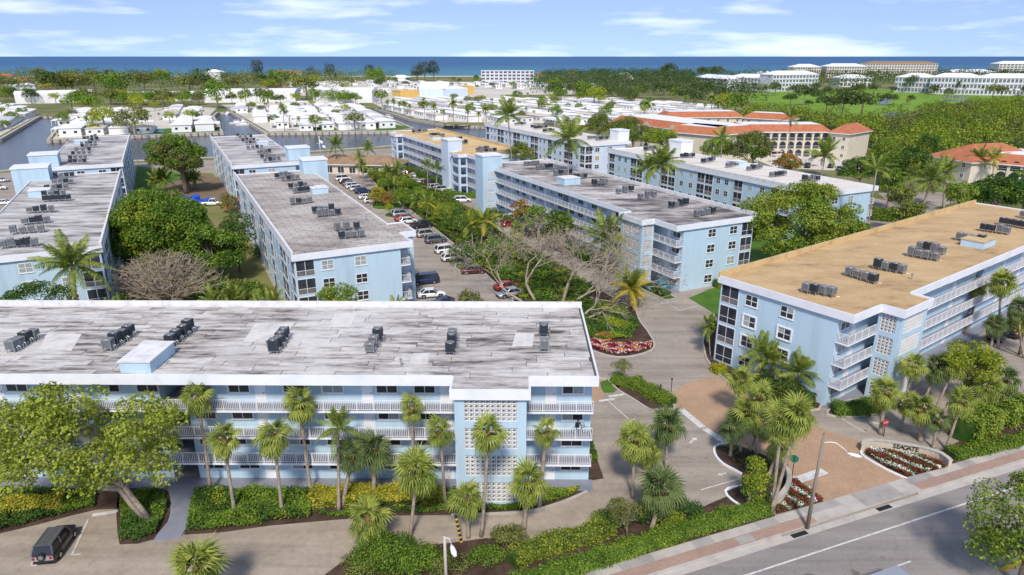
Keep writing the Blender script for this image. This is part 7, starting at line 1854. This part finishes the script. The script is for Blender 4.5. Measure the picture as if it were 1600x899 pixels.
# trees that stand out
for uv, s, k, lab in [((404, 127), 1.7, 'pine', 'tall grey green pine on the shore by the white dune house'), ((487, 126), 1.25, 'pine', 'slim shore pine, first of two on the skyline'), ((516, 125), 1.45, 'pine', 'broad shore pine, second of two on the skyline'), ((578, 125), 1.45, 'pine', 'lone shore pine on the skyline behind the big hall'), ((652, 127), 1.6, 'pine', 'shore pine at the edge of the triple clump'), ((664, 127), 1.8, 'pine', 'tallest shore pine in the triple clump'), ((678, 127), 1.7, 'pine', 'last shore pine in the triple clump'), ((940, 124), 1.1, 'pine', 'dark narrow pine above the wood by the sea'),
    ((341, 170), 2.0, 'green', 'wide spreading green tree beside the long white shed'), ((298, 150), 2.2, 'olive', 'yellow olive tree behind the long shed, tallest'), ((366, 150), 2.0, 'olive', 'olive tree behind the shed next to the villa'), ((480, 156), 2.4, 'olive', 'big olive tree between two white sheds'), ((177, 160), 2.2, 'green', 'dark green tree between the two long sheds'), ((175, 140), 2.2, 'lime', 'pale green tree before the dunes'), ((150, 148), 2.2, 'olive', 'long olive tree mass, seaward end'), ((125, 150), 2.2, 'olive', 'long olive tree mass, middle'), ((105, 150), 2.0, 'olive', 'long olive tree mass by the yellow tree'),
    ((213, 212), 1.6, 'olive', 'broad olive tree at the pool lawn'), ((165, 206), 1.5, 'lime', 'orange tinted tree among the peninsula homes'), ((385, 163), 1.2, 'green', 'rounded tree by the shed corner'), ((420, 165), 1.0, 'green', 'clipped round tree before the long shed'), ((555, 204), 1.2, 'olive', 'shrubby tree among homes at the middle canal'), ((1045, 126), 2.4, 'far', 'domed dark tree on the sea skyline'), ((1100, 124), 2.2, 'far', 'broad dark dome of trees beside the tents'), ((1120, 124), 2.4, 'far', 'tallest dark dome beside the tents'),
    ((928, 168), 1.9, 'lime', 'bright yellow green tree among the white homes'), ((1255, 165), 1.5, 'far', 'dark palm-like tree on the fairway'), ((1340, 152), 1.3, 'far', 'tree at the fairway pond'), ((1424, 145), 1.6, 'far', 'broad tree before the white condominium'), ((1550, 155), 1.5, 'olive', 'olive tree before the white condominium row'), ((1290, 180), 1.3, 'far', 'rounded dark bush on the fairway edge'), ((1315, 185), 1.5, 'far', 'large dark bush on the fairway edge'), ((1345, 186), 1.9, 'far', 'largest dark tree at the fairway edge'), ((1275, 146), 1.1, 'far', 'tree at the condominium corner'), ((1130, 178), 1.7, 'lime', 'lime green tree behind the tiled wing'), ((1148, 186), 1.5, 'green', 'green tree behind the tiled wing')]:
    put(k, uv, s, lab, 'trees that stand out in the distance', 'pine_tree' if k == 'pine' else 'tree')
q = put('lime', (72, 147), 1.7, 'bright yellow flowering tree behind the canal trees', 'trees that stand out in the distance')
q.data = crown_mesh((5.5, 5.5, 3.6), 5.4, 18, .9, 'lf_yellow', 8)
for i, uv in enumerate([(606, 176), (616, 178), (625, 181), (632, 180), (641, 184), (664, 189), (679, 193), (693, 197), (709, 199), (731, 199), (748, 198), (760, 200), (589, 172), (597, 173)]):
    put('palm', uv, 1.25 * random.uniform(.9, 1.2), f'palm along the canal bank, {["first","second","third","fourth","fifth","sixth","seventh","eighth","ninth","tenth","eleventh","twelfth","thirteenth","fourteenth"][i]} of the row', 'palms along the canal bank', 'palm', 'palm tree')
for i, uv in enumerate([(139, 208), (414, 175), (445, 206), (468, 205), (490, 204), (402, 162), (303, 198), (1010, 190), (1072, 180), (1085, 180), (1100, 182), (1195, 150), (1203, 151), (1246, 160), (965, 262), (1415, 175)]):
    put('palm', uv, 1.1 * random.uniform(.9, 1.25), 'single palm standing among the distant homes', 'single distant palms', 'palm', 'palm tree')
for uv, s, lab in (((1110, 190), 1.7, 'great palm in the courtyard of the tiled wings'), ((1120, 191), 1.5, 'second great palm in the courtyard of the tiled wings'), ((1134, 191), 1.4, 'yellowish palm in the courtyard of the tiled wings')): put('palm', uv, s, lab, 'palms of the tiled courtyard', 'palm', 'palm tree')
scatter([(95, 178), (60, 170), (140, 162), (250, 162), (330, 168), (200, 178)], 26, ['green', 'olive', 'lime', 'green'], .8, 1.5, 'tree in the belt before the long white sheds', 'trees before the long white sheds')
scatter([(30, 166), (160, 165), (320, 167), (470, 165), (600, 166), (600, 162), (30, 163)], 26, ['green', 'olive', 'lime', 'far', 'palm'], .7, 1.3, 'tree along the foot of the long white sheds', 'trees at the foot of the sheds', mind=10)
scatter([(-60, 165), (60, 168), (60, 150), (-60, 150)], 14, ['far', 'green', 'olive'], .8, 1.4, 'tree at the frame edge before the red villas', 'trees before the red villas')
scatter([(0, 152), (480, 152), (600, 140), (600, 128), (0, 128)], 62, ['far', 'olive', 'olive', 'lime', 'green', 'dpalm', 'palm'], 1.2, 2.3, 'tree in the dark belt between sheds and shore', 'trees between sheds and shore', mind=12)
scatter([(430, 150), (760, 146), (840, 136), (740, 127), (440, 128)], 46, ['far', 'dpalm', 'dpalm', 'green'], .5, .9, 'tree among the pale houses of the seaside town', 'trees in the seaside town', mind=10)
scatter([(85, 215), (330, 204), (325, 190), (200, 175), (110, 182)], 22, ['palm', 'olive', 'lime', 'green'], .45, .85, 'small tree between the peninsula park homes', 'garden trees on the pool peninsula')
scatter([(-50, 222), (0, 213), (50, 182), (10, 172), (-50, 190)], 12, ['palm', 'lime', 'green'], .5, .9, 'small tree among the canal corner homes', 'garden trees on the canal corner')
scatter([(385, 180), (425, 204), (610, 202), (560, 170), (380, 168)], 26, ['palm', 'olive', 'lime', 'green'], .4, .75, 'small tree between homes of the middle bank', 'garden trees on the middle bank')
scatter([(620, 172), (720, 193), (1000, 200), (1120, 190), (1000, 160), (760, 154)], 60, ['palm', 'green', 'olive', 'palm', 'lime'], .5, .95, 'small tree in the dense park home field', 'garden trees in the dense field')
scatter([(855, 160), (960, 165), (1100, 172), (1140, 160), (1080, 150), (860, 147)], 36, ['far', 'far', 'green', 'palm'], .9, 1.6, 'tree at the wood edge behind the park homes', 'trees at the wood edge', mind=10)
scatter([(1180, 166), (1300, 176), (1500, 158), (1600, 156), (1600, 146), (1180, 150)], 20, ['far', 'far', 'dpalm', 'olive'], .6, 1.1, 'tree standing about the fairways', 'trees of the golf course', mind=14)
scatter([(1230, 128), (1600, 130), (1640, 119), (1230, 119)], 34, ['far', 'dpalm', 'far'], .8, 1.5, 'dark tree between the seaside blocks', 'trees of the seaside blocks', mind=14)
scatter([(1180, 150), (1290, 152), (1400, 150), (1620, 153), (1620, 149), (1400, 146), (1280, 147), (1180, 145)], 30, ['far', 'dpalm', 'far', 'olive'], .7, 1.2, 'tree close before the long condominium fronts', 'trees before the condominiums', mind=14)
# woods that read as one mass
def wood(name, poly, n, leaf, mats, h, r, per, label):
    poly = [(p[0], p[1]) for p in PX(*poly)]; xs = [p[0] for p in poly]; ys = [p[1] for p in poly]
    P = np.stack([rng.uniform(min(xs), max(xs), n), rng.uniform(min(ys), max(ys), n)], 1); P = P[inside(np.c_[P, np.zeros(len(P))], poly)]
    bl = [(x, y, h * random.uniform(.45, 1.25), r * random.uniform(.5, 1.35), .8) for x, y in P]
    parts_ = []; mi = []
    for k in range(len(mats)):
        sub = bl[k::len(mats)]; v_ = blob_leaves(sub, per, leaf, .6, low=-.15); parts_.append(v_); mi.append(np.full(len(v_), k))
    return stuff(link(name, quads_mesh(name, np.concatenate(parts_, 0), [M[m_] for m_ in mats], np.concatenate(mi))), label)
wood('mangrove_wood', [(1368, 292), (1500, 262), (1620, 240), (1660, 204), (1640, 172), (1520, 172), (1440, 187), (1420, 197), (1360, 200), (1290, 197), (1175, 182), (1120, 198), (1235, 200), (1300, 216), (1366, 240)], 1700, .85, ['lf_mang', 'lf_grape', 'lf_mang', 'lf_green', 'lf_mang', 'lf_olive'], 6.2, 5.2, 6.5, 'yellow green mangrove wood behind the tiled houses')
wood('dark_wood', [(830, 150), (1000, 160), (1180, 168), (1180, 150), (1085, 139), (1080, 122), (960, 119), (850, 122), (835, 132)], 1500, 1.7, ['lf_far'], 9, 9, .55, 'dark wood between the park homes and the sea')
wood('dark_wood', [(1085, 140), (1280, 146), (1400, 142), (1660, 150), (1660, 119), (1000, 118), (1000, 130)], 1500, 2.0, ['lf_far'], 8, 10, .32, 'dark trees massed around the condominiums')
wood('dark_wood', [(-100, 150), (480, 150), (620, 135), (620, 123), (-100, 122)], 1300, 1.7, ['lf_far', 'lf_olive', 'lf_far'], 10, 10, .40, 'dark trees massed before the shore')
wood('clipped_green_screen', [(186, 165), (258, 165), (258, 160), (186, 160)], 60, .9, ['lf_green'], 6, 5, 6, 'clipped green screen before a long shed')
wood('clipped_green_screen', [(273, 165), (300, 165), (300, 160), (273, 160)], 34, .9, ['lf_green'], 6, 5, 6, 'second clipped green screen before a long shed')
wood('clipped_green_screen', [(492, 163), (548, 163), (548, 160), (492, 160)], 46, .9, ['lf_green'], 6, 5, 6, 'oval green hedge before the big hall')
bpy.context.view_layer.update()
